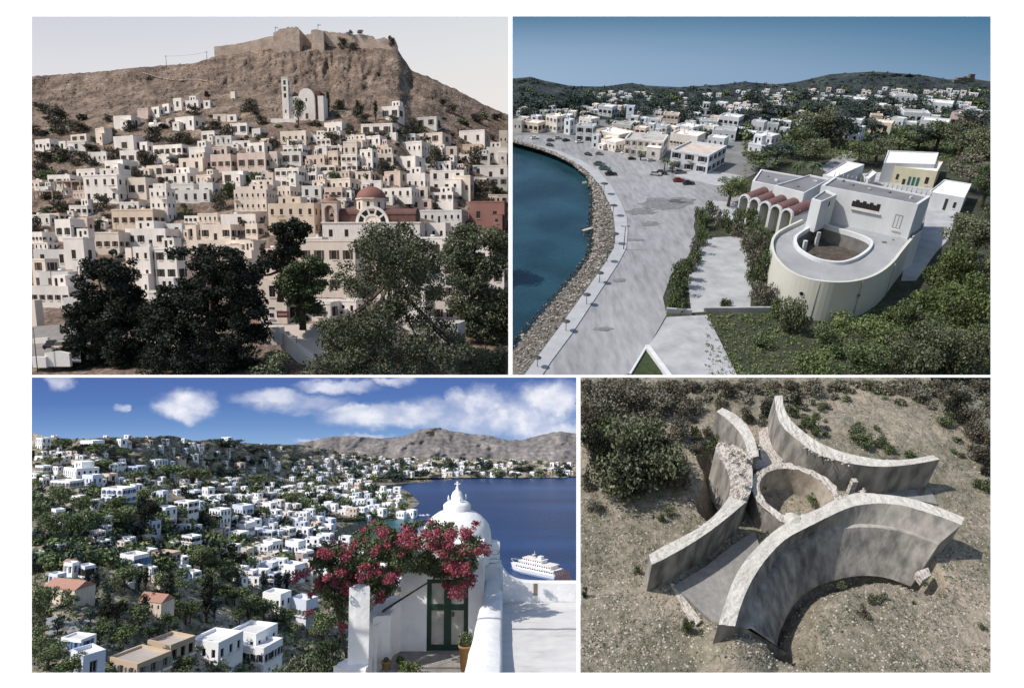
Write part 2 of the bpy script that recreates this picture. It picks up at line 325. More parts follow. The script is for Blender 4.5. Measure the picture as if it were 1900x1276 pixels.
def window_mesh(w, h, style, kind='window', shut=False):
    key = (round(w, 1), round(h, 1), style, kind, shut)
    if key in WIN: return WIN[key]
    w, h = max(.2, key[0]), max(.3, key[1]); b = MB(); t = min(0.11, w * .14)
    if kind == 'door':
        b.box(-w / 2, w / 2, .02, .10, 0, h, 0)
        for s in (-1, 1): b.box(s * w * .24 - w * .16, s * w * .24 + w * .16, -.02, .02, h * .12, h * .86, 0)
        me = b.mesh('door', [FRAME[style]])
    else:
        b.quad((-w / 2, .06, 0), (w / 2, .06, 0), (w / 2, .06, h), (-w / 2, .06, h), 1)
        for x0, x1, z0, z1 in ((-w / 2, -w / 2 + t, 0, h), (w / 2 - t, w / 2, 0, h), (-w / 2 + t, w / 2 - t, 0, t), (-w / 2 + t, w / 2 - t, h - t, h), (-t * .35, t * .35, t, h - t)): b.box(x0, x1, 0, .055, z0, z1, 0)
        b.box(-w / 2 - .08, w / 2 + .08, -.3, -.2, -.1, 0.0, 2)
        if shut:                                                 # shutters folded back against the wall
            for s in (-1, 1):
                x = s * (w / 2 + w * .27); b.box(x - w * .22, x + w * .22, -.155, -.112, .02, h - .02, 0)
                for k in range(3): b.box(x - w * .17, x + w * .17, -.17, -.156, h * (.1 + .29 * k), h * (.3 + .29 * k), 0)
        me = b.mesh('window', [FRAME[style], GLASS, PL['W']])
    WIN[key] = me; return me
FARM = ['N', 'V', 'W', 'C', 'G', 'B', 'P', 'K', 'T', 'Y']
def make_house(P, p, S, W, H, D, col='W', cols=2, rows=1, yaw=-0.2, style='brown', roof='white', side=True, door=None, group=None, name=None, rng=None, extra=None, base=1.8, lod=1, cat='house', into=None):
    """A flat-roofed house with a parapet; p is the foot of its front wall (W, H, D in metres of the model, S its scale)."""
    rng = rng or random.Random(int(p[0] * 7 + p[1] * 13)); hs = H / rows; body = MB(); wins = []
    def ops(L, n, first=False):
        r = []
        for k in range(rows):
            for i in range(n):
                isdoor = (door is not None and first and k == 0 and i == door)
                ww = min(1.35, max(0.35, 0.34 * L / n)); hh = min(hs * .52, ww * 1.75); z = k * hs + (hs - hh) * .46
                if isdoor: z = 0.02; hh = min(hs * .74, 2.3)
                x = L * (i + .5) / n + rng.uniform(-.04, .04) * L / n; r.append((x - ww / 2, x + ww / 2, z, z + hh, isdoor))
        return r
    rec = 0.22; shut = rng.random() < .42; fo = ops(W, cols, True) if cols else []
    ns = max(1, round(cols * D / W)) if cols else 0; sd = ops(D, ns) if side and ns else []; ld = ops(D, ns) if side and ns and abs(yaw) > .1 else []
    X, Y, Z = Vector((1, 0, 0)), Vector((0, 1, 0)), Vector((0, 0, 1)); bk = 1 if not lod else None
    wall_face(body, Vector((-W / 2, 0, 0)), X, Y, W, -base, H, fo, rec, 0, bk); wall_face(body, Vector((W / 2, 0, 0)), Y, -X, D, -base, H, sd, rec, 0, bk)
    wall_face(body, Vector((W / 2, D, 0)), -X, -Y, W, -base, H, [], rec); wall_face(body, Vector((-W / 2, D, 0)), -Y, X, D, -base, H, ld, rec, 0, bk)
    t, ph = min(.28, W * .06), min(.55, H * .14)                                   # parapet
    o = [(-W / 2, 0), (W / 2, 0), (W / 2, D), (-W / 2, D)]; i_ = [(-W / 2 + t, t), (W / 2 - t, t), (W / 2 - t, D - t), (-W / 2 + t, D - t)]
    for k in range(4):
        a, b, c, d = o[k], o[(k + 1) % 4], i_[(k + 1) % 4], i_[k]
        body.quad((*a, H), (*b, H), (*c, H), (*d, H)); body.quad((*d, H), (*c, H), (*c, H - ph), (*d, H - ph))
    rf = MB(); rf.quad((i_[0][0], i_[0][1], H - ph), (i_[1][0], i_[1][1], H - ph), (i_[2][0], i_[2][1], H - ph), (i_[3][0], i_[3][1], H - ph))
    loc = Vector(p)
    if into is not None:                                                           # one of a far mass of houses
        M = Matrix.Translation(loc) @ Matrix.Rotation(yaw, 4, 'Z') @ Matrix.Diagonal((S, S, S, 1)); k = FARM.index(col); body.add(rf.v, rf.f, 2)
        for f, m in zip(body.f, body.m): into.add([M @ Vector(body.v[i]) for i in f], [tuple(range(len(f)))], (k, 10, 11)[m])
        return None
    if not lod:                                                                    # far away: one mesh, its openings still real
        body.add(rf.v, rf.f, 2); e = P.thing(name or P.kind, None, cat, loc, yaw, S, group, body.mesh('house', [PL[col], GLASS, ROOF[roof]]))
        return e
    e = P.thing(name or P.kind, None, cat, loc, yaw, S, group)
    part('wall', body.mesh('wall', [PL[col]]), e); part('roof', rf.mesh('roof', [ROOF[roof]]), e)
    for lst, org, ax, rz in ((fo, Vector((-W / 2, 0, 0)), X, 0), (sd, Vector((W / 2, 0, 0)), Y, math.pi / 2), (ld, Vector((-W / 2, D, 0)), -Y, -math.pi / 2)):
        inn = {0: Y, math.pi / 2: -X, -math.pi / 2: X}[rz]
        for x0, x1, z0, z1, isd in lst:
            q = org + ax * (x0 + x1) / 2 + Z * z0 + inn * (rec - .12)
            part('door' if isd else 'window', window_mesh(x1 - x0, z1 - z0, style, 'door' if isd else 'window', shut and not isd), e, q, rz)
    r = rng.random()
    if extra != 'none' and W > 4:
        b = MB()
        if extra == 'room' or (extra is None and r < (.06 if P is TR else .22)):
            x = rng.uniform(-.45, .1) * W; w2 = W * rng.uniform(.36, .6); y0, hr = D * rng.uniform(.25, .5), min(2.3, hs * .6); wall_face(b, Vector((x, y0, H - ph)), X, Y, w2, 0, hr + ph, [(w2 * .2, w2 * .2 + min(.8, w2 * .25), ph * .5, ph + hr * .72), (w2 * .62, w2 * .62 + min(.8, w2 * .22), ph + hr * .3, ph + hr * .72)], .2, 0, 1)
            z0, z1, x1, y1 = H - ph, H + hr, x + w2, D * .96; b.quad((x1, y0, z0), (x1, y1, z0), (x1, y1, z1), (x1, y0, z1)); b.quad((x1, y1, z0), (x, y1, z0), (x, y1, z1), (x1, y1, z1)); b.quad((x, y1, z0), (x, y0, z0), (x, y0, z1), (x, y1, z1)); b.quad((x, y0, z1), (x1, y0, z1), (x1, y1, z1), (x, y1, z1)); part('roof_room', b.mesh('roof_room', [PL[col], GLASS]), e)
        elif extra is None and r < .5:
            x = rng.uniform(-.3, .3) * W; b.box(x - .35, x + .35, D * .5, D * .5 + .6, H - ph, H + .7); b.box(x - .42, x + .42, D * .5 - .07, D * .5 + .67, H + .7, H + .82); part('chimney', b.mesh('chimney', [PL[col]]), e)
        elif extra is None and r < .66:
            x = rng.uniform(-.3, .3) * W; z = H + .35
            b.tube([(x - .6, D * .4, z), (x + .6, D * .4, z)], .28, 8)
            for s in (-.45, .45): b.box(x + s - .04, x + s + .04, D * .36, D * .44, H - ph, z - .2)
            part('water_tank', b.mesh('water_tank', [FRAME['white']]), e)
        if rng.random() < .3:
            b = MB(); x, y = rng.uniform(-.4, .4) * W, rng.uniform(.3, .8) * D; b.tube([(x, y, H - ph), (x, y, H + 2.2)], .04, 4); b.box(x - .5, x + .5, y - .03, y + .03, H + 2.0, H + 2.06); b.box(x - .3, x + .3, y - .03, y + .03, H + 1.6, H + 1.66); part('aerial', b.mesh('aerial', [METAL]), e)
        if rng.random() < .3:
            b = MB(); w2 = W * rng.uniform(.25, .45); x = -W / 2 + w2 * .6 if rng.random() < .5 else W / 2 - w2 * .6; hh = H * rng.uniform(.4, .7); b.box(x - w2 / 2, x + w2 / 2, -D * .28, -.01, -base, hh); b.box(x - w2 / 2 - .06, x + w2 / 2 + .06, -D * .28 - .06, -.012, hh, hh + .14); part('annex', b.mesh('annex', [PL[col]]), e); part('window', window_mesh(min(.9, w2 * .3), min(1.2, hh * .4), style), e, (x, -D * .28 - .09, hh * .35))
        if rng.random() < .5:
            b = MB(); b.box(-W / 2 - .07, W / 2 + .07, -.07, -.012, H - ph * .9, H - ph * .55); part('cornice', b.mesh('cornice', [PL[col]]), e)
        if rows > 1 and cols and rng.random() < .38:                                # balcony
            b = MB(); cw = W / cols; k = rng.randrange(cols); x = -W / 2 + cw * (k + .5); z = hs * (rows - 1) + .05; w2 = min(cw * .9, 2.2)
            b.box(x - w2 / 2, x + w2 / 2, -.9, -.004, z - .14, z); bal = part('balcony', b.mesh('balcony', [PL[col]]), e)
            b = MB(); n = 9
            for q in range(n + 1): xx = x - w2 / 2 + .03 + (w2 - .06) * q / n; b.box(xx - .02, xx + .02, -.89, -.85, z, z + .85)
            b.box(x - w2 / 2, x + w2 / 2, -.9, -.84, z + .85, z + .92)
            for s in (-1, 1): b.box(x + s * (w2 / 2 - .03) - .02, x + s * (w2 / 2 - .03) + .02, -.84, -.01, z + .8, z + .86)
            part('railing', b.mesh('railing', [METAL]), bal)
    return e
def px_house(P, S, u0, vt, u1, vb, col='W', cols=2, rows=1, yaw=None, dr=0.65, lod=None, Y=None, **kw):
    """A house read off the photograph: its left and right edge, top and foot, stood on the ground of panel P."""
    rng = random.Random(int(u0 * 31 + vb * 17)); yaw = rng.uniform(-.42, -.12) if yaw is None else yaw
    uc = (u0 + u1) / 2; Y = Y or P.depth(uc, vb); p = P.at(uc, vb, Y); m = P.mpp(p)
    wt = (u1 - u0) * m; w = wt / (math.cos(yaw) + dr * abs(math.sin(yaw))); d = w * dr
    h = (vb - vt) * m / (P.px(p)[1] - P.px(p + Vector((0, 0, m * 20)))[1]) * 20
    off = -math.copysign(math.sin(abs(yaw)) * d / 2, math.sin(yaw)) if yaw else 0     # centre the whole outline on (u0 + u1) / 2
    p = p + Vector((-off if yaw > 0 else -abs(math.sin(yaw)) * d / 2, 0, 0))
    lod = (u1 - u0 > 24) if lod is None else lod
    e = make_house(P, p, S, w / S, h / S, d / S, col, cols, rows, yaw, rng=rng, lod=lod, **kw)
    if e is None: return None
    P.houses.append(dict(o=e, u=uc, v=(vt + vb) / 2, w=u1 - u0, h=vb - vt, col=col, cols=cols, rows=rows)); return e
def label_houses(P, marks, where, group):
    """Every house gets a label of its own: its look, the landmark nearest to it, and its turn among those that look alike there."""
    seen = {}
    for h in P.houses:
        if h['o'].get('label'): continue
        q = min(marks, key=lambda k: (k[0] - h['u']) ** 2 + 1.6 * (k[1] - h['v']) ** 2); dx, dy = h['u'] - q[0], h['v'] - q[1]
        side = ('left of' if dx < 0 else 'right of') if abs(dx) > 1.3 * abs(dy) else ('above' if dy < 0 else 'below')
        size = 'wide' if h['w'] > 1.9 * h['h'] else ('tall' if h['h'] > 1.15 * h['w'] else 'boxy')
        nw = h['cols'] * h['rows']; wn = f" with {NUM[min(nw, 12)]} front windows" if 0 < nw <= 12 and h['w'] > 30 else ''
        h['desc'] = f"{size} {WORD[h['col']]} house{wn} {side} {q[2]}"; seen.setdefault(h['desc'], []).append(h); h['o']['group'] = group
    for d, hs in seen.items():
        hs.sort(key=lambda h: (h['u'], h['v']))
        for i, h in enumerate(hs):
            n = f', {ORD[i]} from left' if len(hs) > 1 and i < 20 else ('' if len(hs) == 1 else f', {len(hs) - i}th from right')
            l = d + n; l = l.replace(' front windows', ' windows') if len(l.split()) > 16 else l
            h['o']['label'] = l

KINDW = {'dark': 'blackish green', 'pine': 'grey green', 'scrub': 'dark brownish', 'green': 'dark green', 'bright': 'fresh green', 'mid': 'green', 'olive': 'silvery green', 'teal': 'bluish green', 'dry': 'dry grey'}
def label_plants(P, marks, group):
    seen = {}
    for h in P.plants:
        if h['o'].get('label'): continue
        q = min(marks, key=lambda k: (k[0] - h['u']) ** 2 + 1.6 * (k[1] - h['v']) ** 2); dx, dy = h['u'] - q[0], h['v'] - q[1]
        side = ('left of' if dx < 0 else 'right of') if abs(dx) > 1.3 * abs(dy) else ('above' if dy < 0 else 'below')
        size = 'broad' if h['w'] > 1.7 * h['h'] else ('upright' if h['h'] > 1.3 * h['w'] else 'rounded')
        size = '' if 'slim' in h['noun'] else size + ' '
        seen.setdefault(f"{size}{KINDW[h['kind']]} {h['noun']} {side} {q[2]}", []).append(h); h['o']['group'] = h.get('group') or group
    for d, hs in seen.items():
        hs.sort(key=lambda h: (h['u'], h['v']))
        for i, h in enumerate(hs): h['o']['label'] = d + (f', {ORD[i]} from left' if len(hs) > 1 and i < 20 else ('' if len(hs) == 1 else f', {len(hs) - i}th from right'))

# ------------------------------------------------------------------ trees and bushes
LEAF = {'dark': (leafmat('cypress_leaf', (0.024, 0.028, 0.020)), leafmat('cypress_leaf_light', (0.046, 0.052, 0.036))),
        'pine': (leafmat('pine_leaf', (0.088, 0.098, 0.058)), leafmat('pine_leaf_light', (0.165, 0.172, 0.105))),
        'scrub': (leafmat('scrub_leaf', (0.085, 0.076, 0.057)), leafmat('scrub_leaf_light', (0.145, 0.128, 0.095))),
        'green': (leafmat('green_leaf', (0.068, 0.092, 0.046)), leafmat('green_leaf_light', (0.138, 0.17, 0.078))),
        'mid': (leafmat('bay_leaf', (0.098, 0.128, 0.062)), leafmat('bay_leaf_light', (0.185, 0.22, 0.105))),
        'bright': (leafmat('bright_leaf', (0.085, 0.115, 0.045)), leafmat('bright_leaf_light', (0.16, 0.195, 0.080))),
        'olive': (leafmat('olive_leaf', (0.10, 0.115, 0.065)), leafmat('olive_leaf_light', (0.17, 0.185, 0.115))),
        'teal': (leafmat('blue_green_leaf', (0.040, 0.058, 0.052)), leafmat('blue_green_leaf_light', (0.080, 0.105, 0.085))),
        'dry': (leafmat('dry_leaf', (0.125, 0.118, 0.09)), leafmat('dry_leaf_light', (0.21, 0.20, 0.155)))}
PROTO = {}
def bush_mesh(kind, n, seed, flat=0.75, trunk=0.0, leaf=0.16, lobes=7):
    """A crown about 2 m across made of leaf-sized faces in several uneven lobes."""
    key = ('crown', kind, n, seed, flat, trunk)
    if key in PROTO: return PROTO[key]
    rng = random.Random(seed * 77 + n); b = MB(); bl = [(0, 0, trunk + .45 * flat, .62, .62, .5 * flat)]
    for i in range(lobes):
        q = rng.uniform(0, 6.28); r = rng.uniform(.35, .72); z = rng.uniform(.15, 1.15) * flat; s = rng.uniform(.28, .48)
        bl.append((r * math.cos(q) * (1.15 - .4 * z / flat), r * math.sin(q) * (1.15 - .4 * z / flat), trunk + z + .1, s, s, s * .8 * flat))
    b.leaves(bl, n, leaf * (700 / max(n, 60)) ** 0.45, rng); PROTO[key] = b.mesh('crown', list(LEAF[kind])); return PROTO[key]
def trunk_mesh(h, r, seed):
    key = ('trunk', h, r, seed)
    if key in PROTO: return PROTO[key]
    rng = random.Random(seed); b = MB(); x = rng.uniform(-.1, .1)
    b.tube([(0, 0, -.3), (x * .5, 0, h * .5), (x, 0, h), (x * 1.3, .02, h + .45)], [r * 1.3, r, r * .8, r * .3], 6)
    for k in range(4):
        q = rng.uniform(0, 6.28); b.tube([(x * .8, 0, h * .8), (.28 * math.cos(q) + x, .28 * math.sin(q), h + .22), (.5 * math.cos(q), .5 * math.sin(q), h + .5)], [r * .55, r * .4, r * .15], 5)
    PROTO[key] = b.mesh('trunk', [BARK]); return PROTO[key]
def cypress_mesh(kind, n, seed):
    key = ('cyp', kind, n, seed)
    if key in PROTO: return PROTO[key]
    rng = random.Random(seed); b = MB(); bl = []
    for i in range(14):
        z = .12 + 1.75 * i / 13; r = .30 * math.sin(math.pi * min(1, .28 + .72 * (1 - i / 13) ** .8)) * (1.15 if i < 9 else .8)
        q = rng.uniform(0, 6.28); bl.append((.05 * math.cos(q), .05 * math.sin(q), z, max(.06, r), max(.06, r), .16))
    b.leaves(bl, n, .12 * (700 / n) ** .4, rng, out=.5); PROTO[key] = b.mesh('crown', list(LEAF[kind])); return PROTO[key]
SMALL = {}
def px_bush(P, S_, u, v, w, h, kind='scrub', name='bush', label=None, group=None, n=300, seed=None, trunk=False, Y=None, cat=None):
    """A bush or tree w pixels wide and h high standing at (u, v)."""
    seed = int(u * 3 + v) % 5 if seed is None else seed; Y = Y or P.depth(u, v); p = P.at(u, v, Y); m = P.mpp(p); sw = w * m / 2.0
    if P is BR and v - h < 704: v = 704 + h; p = P.at(u, v, P.depth(u, v)); m = P.mpp(p); sw = w * m / 2.0
    if label == 'stuff':                                          # one of the many small ones: joined
        b, rg = SMALL.setdefault(id(P), (MB(), random.Random(3))); r = w * m / 2; ks = list(LEAF).index(kind) * 2; b.leaves([(p.x, p.y, p.z + h * m * .4, r, r, h * m * .5), (p.x - r * .4, p.y, p.z + h * m * .6, r * .5, r * .5, h * m * .4), (p.x + r * .4, p.y, p.z + h * m * .5, r * .5, r * .5, h * m * .4)], n, r * .42, rg, mats=(ks, ks + 1)); return None
    if trunk:
        sh = h * m / 1.75; e = P.thing(name, label, cat or 'tree', p, (u * 1.7) % 6.28, (sw, sw, sh), group)
        part('trunk', trunk_mesh(.75, .07, seed), e); part('crown', bush_mesh(kind, n, seed, .75, .62), e)
    else:
        sh = h * m / .95; e = P.thing(name, label, cat or 'bush', p - Vector((0, 0, .08 * sh)), (u * 1.7) % 6.28, (sw, sw, sh), group, bush_mesh(kind, n, seed))
    if not label: P.plants.append(dict(o=e, u=u, v=v - h / 2, w=w, h=h, kind=kind, noun='tree' if trunk else 'bush'))
    return e
def px_cypress(P, u, v, w, h, kind='dark', label=None, group=None, n=700, Y=None):
    Y = Y or P.depth(u, v); p = P.at(u, v, Y); m = P.mpp(p); e = P.thing('cypress_tree', label, 'tree', p, u % 6, (w * m / .66, w * m / .66, h * m / 2.0), group)
    part('trunk', trunk_mesh(.3, .05, 1), e); part('crown', cypress_mesh(kind, n, int(u) % 3), e)
    if not label: P.plants.append(dict(o=e, u=u, v=v - h / 2, w=w, h=h, kind=kind, noun='slim cypress'))
    return e
def outline_tree(P, Y, poly, trunkpx, nb, n, leafpx, kind, label, name, rpx=(12, 30), seed=1, thick=0.5, limbs=6, lean=0, flat=0.0, thin=1.0):
    """A big foreground tree: lobes filling the outline seen in the photograph, given real depth front to back."""
    rng = random.Random(seed); us = [p[0] for p in poly]; vs_ = [p[1] for p in poly]; base = P.at(*trunkpx[0], Y); m = P.mpp(base); bl = []
    half = (max(us) - min(us)) * m * thick * .5; tries = 0
    while len(bl) < nb and tries < nb * 60:
        tries += 1; u, v = rng.uniform(min(us), max(us)), rng.uniform(min(vs_), max(vs_)); r = rng.uniform(*rpx)
        if not inside(poly, u, v): continue
        if sum(inside(poly, u + r * .75 * math.cos(k), v + r * .75 * math.sin(k)) for k in (0, 1.57, 3.14, 4.71)) < 3: r *= .5
        q = P.at(u, v, Y) - base; edge = min(1, min(abs(u - min(us)), abs(u - max(us))) / ((max(us) - min(us)) * .3) + .25)
        bl.append((q.x, rng.uniform(-1, 1) * half * edge, q.z, r * m * 1.15, r * m * 1.15, r * m * .8))
    e = P.thing(name, label, 'tree', base); b = MB(); tp = [P.at(u, v, Y) - base for u, v, _ in [(*t, 0) if len(t) == 2 else t for t in trunkpx]]
    k = len(tp); b.tube(tp, [lerp(7, 1.5, i / max(1, k - 1)) * m for i in range(k)], 8); part('trunk', b.mesh('trunk', [BARK]), e)
    b = MB()
    for q in rng.sample(bl, min(limbs, len(bl))):
        a = tp[max(0, min(k - 1, int(k * .5)))]; c = Vector(q[:3]); mid = a.lerp(c, .5) + Vector((0, 0, -.06 * (c - a).length)); b.tube([a, mid, c], [3.2 * m, 2.2 * m, .8 * m], 6)
    if b.v: part('limbs', b.mesh('limbs', [BARK]), e)
    b = MB(); b.leaves(bl, n, leafpx * m, rng, out=.7, flat=flat, thin=thin); part('crown', b.mesh('crown', list(LEAF[kind])), e); return e
# ------------------------------------------------------------------ cars
CARP = {k: pbr('car_paint_' + k, c, rough=.3, var=.04, spec=.5) for k, c in {'black': (.02, .02, .022), 'grey': (.14, .145, .15), 'silver': (.42, .43, .44), 'red': (.22, .03, .03), 'beige': (.40, .35, .28), 'blue': (.05, .08, .16), 'white': (.72, .72, .72), 'green': (.06, .11, .10)}.items()}
TYRE = pbr('tyre', (.015, .015, .015), rough=.9); HUB = pbr('hub', (.35, .35, .36), rough=.35, metal=.8)
CARM = {}
def car_meshes(col):
    if col in CARM: return CARM[col]
    prof = [(-2.05, .32), (-2.1, .62), (-1.95, .84), (-1.25, .93), (1.45, .92), (2.0, .80), (2.08, .55), (2.02, .30)]      # body side outline (x = length)
    def loft(pr, w0, w1, zt):
        b = MB(); n = len(pr); L = [(x, -w0 + (w0 - w1) * max(0, (z - .5)) / zt, z) for x, z in pr]; vs = L + [(x, -y, z) for x, y, z in L]
        b.add(vs, [tuple(range(n)), tuple(reversed(range(n, 2 * n)))] + [((i + 1) % n, i, n + i, n + (i + 1) % n) for i in range(n)]); return b
    body = loft(prof, .86, .80, .5).mesh('body', [CARP[col]])
    cab = loft([(-1.62, .90), (-1.25, 1.34), (-.55, 1.43), (.30, 1.40), (1.05, .91)], .80, .60, .55).mesh('cabin', [GLASS])
    rf = MB(); rf.box(-1.2, .28, -.56, .56, 1.395, 1.455); rf = rf.mesh('roof', [CARP[col]])
    w = MB(); w.lathe([(.0, -.1), (.2, -.1), (.31, -.09), (.32, -.05), (.32, .05), (.31, .09), (.2, .1), (0, .1)], 14); w = w.mesh('wheel', [TYRE]); 
    h = MB(); h.lathe([(0, .105), (.18, .105), (.19, .09)], 10); h = h.mesh('hub', [HUB])
    l = MB(); l.box(-.02, .03, -.17, .17, -.07, .07); hl = l.mesh('headlight', [pbr('lamp_glass', (.7, .7, .68), rough=.15, spec=.6)]); tl = l.mesh('tail_light', [pbr('tail_red', (.25, .01, .01), rough=.2)])
    CARM[col] = (body, cab, rf, w, h, hl, tl); return CARM[col]
def make_car(P, loc, rz, S, col, label, group):
    e = P.thing('parked_car', label, 'car', loc, rz, S, group); body, cab, rf, w, h, hl, tl = car_meshes(col)
    part('body', body, e); part('cabin', cab, e); part('roof', rf, e)
    for x in (-1.3, 1.3):
        for s in (-1, 1):
            o = part('wheel', w, e, (x, s * .78, .32)); o.rotation_euler = (math.pi / 2 * -s, 0, 0); part('hub', h, o)
    for s in (-1, 1): part('headlight', hl, e, (2.04, s * .6, .66)); part('tail_light', tl, e, (-2.08, s * .62, .70))
    return e
# ================================================================== upper left: hillside town below a castle
TLS = 20.0                                                     # whole landscape scaled up about the camera
tl_sky = table([(40, 146), (59, 142), (120, 138), (200, 132), (250, 126), (300, 122), (360, 118), (395, 106), (440, 100), (500, 91), (540, 86), (600, 86), (650, 88), (700, 90), (738, 92), (748, 108), (762, 130), (800, 145), (850, 168), (900, 195), (950, 216)])
tl_y = table([(0.0, 95), (0.155, 130), (0.32, 170), (0.5, 208), (0.66, 245), (0.75, 268), (0.84, 300), (0.92, 340), (1.0, 375)])
def tl_depth(u, v):
    vr = tl_sky(u); f = (700 - v) / (700 - vr); return tl_y(f) * TLS
TL.depth = tl_depth
def tl_rock(u, v, vr):
    """Relief pushed along the line of sight: gullies and ledges on the bare hill, cliffs under the castle, low terraces in the town."""
    hill = min(1, max(0, (235 - v) / 40)); cl = max(0, 1 - abs(u - 600) / 190) * max(0, 1 - abs(v - 125) / 70)
    n = fb(u * .012, v * .02, 1) * 9 * hill + fb(u * .045, v * .06, 4) * 3.2 * (.25 + hill) + fb(u * .12, v * .15, 9) * 1.8 * (.15 + hill) + cl * (abs(fb(u * .05, v * .022, 7)) * 22 + fb(u * .2, v * .1, 2) * 7) + abs(fb(u * .07, v * .09, 12)) * 7 * hill
    return n * min(1, max(0.0, (v - vr) / 10))
def tl_terrain():
    b = MB(); us = [-80 + 3.0 * i for i in range(343)]; nv = 170; vs = []
    for u in us:
        vr = tl_sky(u) + fb(u * .08, 3) * 2.2
        for j in range(nv + 1):
            f = (j / nv) ** .85; v = lerp(vr, 704, f); Y = tl_depth(u, max(v, tl_sky(u))) + tl_rock(u, v, vr) * TLS * .55; vs.append(TL.at(min(u, 947), v, Y))
        q = vs[-(nv + 1)]; vs.append(q + Vector((0, 70 * TLS, -25 * TLS)))
    r = nv + 2; fs = []
    for i in range(len(us) - 1):
        a, c = i * r, (i + 1) * r
        for j in range(nv): fs.append((a + j + 1, c + j + 1, c + j, a + j))
        fs.append((a, c, c + nv + 1, a + nv + 1))
    b.add(vs, fs, 0, True)
    m = ramp3('hill_soil', [(0.36, (0.050, 0.042, 0.034)), (0.45, (0.120, 0.088, 0.068)), (0.53, (0.195, 0.142, 0.108)), (0.63, (0.33, 0.26, 0.205))], 0.0045, bump=0.9, bscale=.03, dist=30, fine=.06)
    TL.ground('hillside', b, m)
tl_terrain()
def Zm(x0, y0, k, lst):
    for r in lst: yield (x0 + r[0] / k, y0 + r[1] / k, x0 + r[2] / k, y0 + r[3] / k) + tuple(r[4:])
TLH = list(Zm(50, 20, 3.698, [
 (590, 720, 745, 810, 'W', 1, 1), (755, 670, 850, 735, 'K', 0, 1), (850, 660, 935, 725, 'W', 1, 1), (925, 640, 1000, 705, 'W', 1, 1), (1000, 600, 1085, 680, 'W', 1, 1), (1085, 615, 1200, 685, 'W', 2, 1),
 (1210, 615, 1270, 665, 'W', 1, 1), (1395, 555, 1440, 600, 'C', 0, 1), (955, 740, 1005, 780, 'K', 0, 1), (1005, 728, 1200, 815, 'W', 3, 1), (1275, 710, 1380, 765, 'C', 1, 1), (1370, 712, 1450, 765, 'W', 1, 1),
 (1390, 772, 1540, 850, 'W', 2, 1), (1540, 808, 1625, 870, 'G', 0, 1), (1195, 825, 1310, 905, 'W', 2, 1), (40, 882, 215, 965, 'W', 4, 1), (215, 895, 290, 960, 'W', 1, 1), (285, 848, 460, 900, 'C', 2, 1), (275, 895, 420, 965, 'W', 1, 1),
 (465, 805, 570, 915, 'C', 0, 1), (590, 860, 770, 980, 'W', 1, 1), (770, 900, 855, 985, 'W', 1, 1), (850, 920, 1130, 1000, 'W', 5, 1), (880, 985, 1020, 1045, 'W', 0, 1), (1110, 935, 1255, 1070, 'W', 2, 1), (1255, 935, 1420, 1005, 'K', 2, 1),
 (1255, 985, 1440, 1110, 'K', 3, 1), (1035, 1010, 1250, 1105, 'C', 2, 1), (1510, 905, 1664, 985, 'W', 2, 1), (1440, 975, 1670, 1105, 'K', 3, 1), (520, 1025, 725, 1130, 'W', 3, 1), (330, 1085, 515, 1170, 'W', 3, 1), (385, 1125, 675, 1320, 'W', 4, 2),
 (680, 1145, 865, 1290, 'C', 2, 1), (865, 1185, 985, 1300, 'W', 1, 1), (915, 1115, 1170, 1195, 'W', 3, 1), (985, 1185, 1180, 1300, 'G', 2, 1), (1180, 1180, 1305, 1300, 'G', 1, 1), (1335, 1100, 1520, 1195, 'W', 2, 1), (1430, 1205, 1680, 1320, 'C', 5, 1)]))
TLH += list(Zm(500, 20, 3.698, [
 (70, 825, 285, 920, 'C', 4, 1), (370, 765, 535, 810, 'W', 0, 1), (766, 655, 918, 750, 'W', 2, 1), (625, 775, 870, 855, 'W', 3, 1), (1000, 730, 1175, 800, 'G', 2, 1), (835, 835, 880, 890, 'W', 0, 1), (990, 840, 1240, 915, 'C', 2, 1), (1300, 820, 1510, 920, 'W', 2, 1),
 (1575, 820, 1700, 940, 'C', 2, 1), (1490, 935, 1660, 1050, 'W', 2, 1), (1210, 930, 1295, 1070, 'K', 1, 2), (1325, 915, 1470, 985, 'Y', 1, 1), (0, 965, 65, 1080, 'C', 2, 1), (75, 965, 240, 1060, 'G', 2, 1), (250, 990, 400, 1065, 'K', 3, 1), (310, 925, 410, 1000, 'W', 1, 1),
 (400, 960, 490, 1065, 'K', 2, 1), (410, 925, 505, 985, 'W', 1, 1), (505, 895, 620, 1010, 'C', 2, 1), (490, 985, 620, 1110, 'W', 3, 2), (620, 950, 735, 1095, 'W', 2, 2), (735, 920, 840, 985, 'K', 2, 1), (840, 900, 1105, 985, 'W', 6, 1), (745, 980, 860, 1065, 'C', 2, 1),
 (820, 1000, 1060, 1105, 'W', 2, 1), (235, 1060, 480, 1115, 'C', 4, 1), (35, 1080, 235, 1215, 'W', 4, 2), (-20, 1110, 40, 1210, 'K', 1, 1), (1100, 1095, 1360, 1245, 'W', 3, 2), (785, 1100, 935, 1190, 'K', 1, 1), (940, 1115, 1095, 1245, 'W', 3, 1),
 (630, 1165, 790, 1240, 'W', 1, 1), (1395, 1060, 1660, 1145, 'W', 3, 1), (1270, 1130, 1400, 1290, 'C', 2, 1), (1400, 1140, 1660, 1205, 'G', 4, 1), (220, 1200, 370, 1290, 'G', 2, 1), (-10, 1205, 190, 1290, 'C', 5, 1), (375, 1210, 515, 1300, 'K', 3, 1), (510, 1230, 580, 1295, 'W', 1, 1),
 (770, 1215, 1015, 1290, 'W', 4, 1), (1005, 1210, 1095, 1290, 'C', 1, 1), (1500, 1260, 1680, 1330, 'C', 3, 1), (1080, 1245, 1290, 1310, 'W', 4, 1)]))
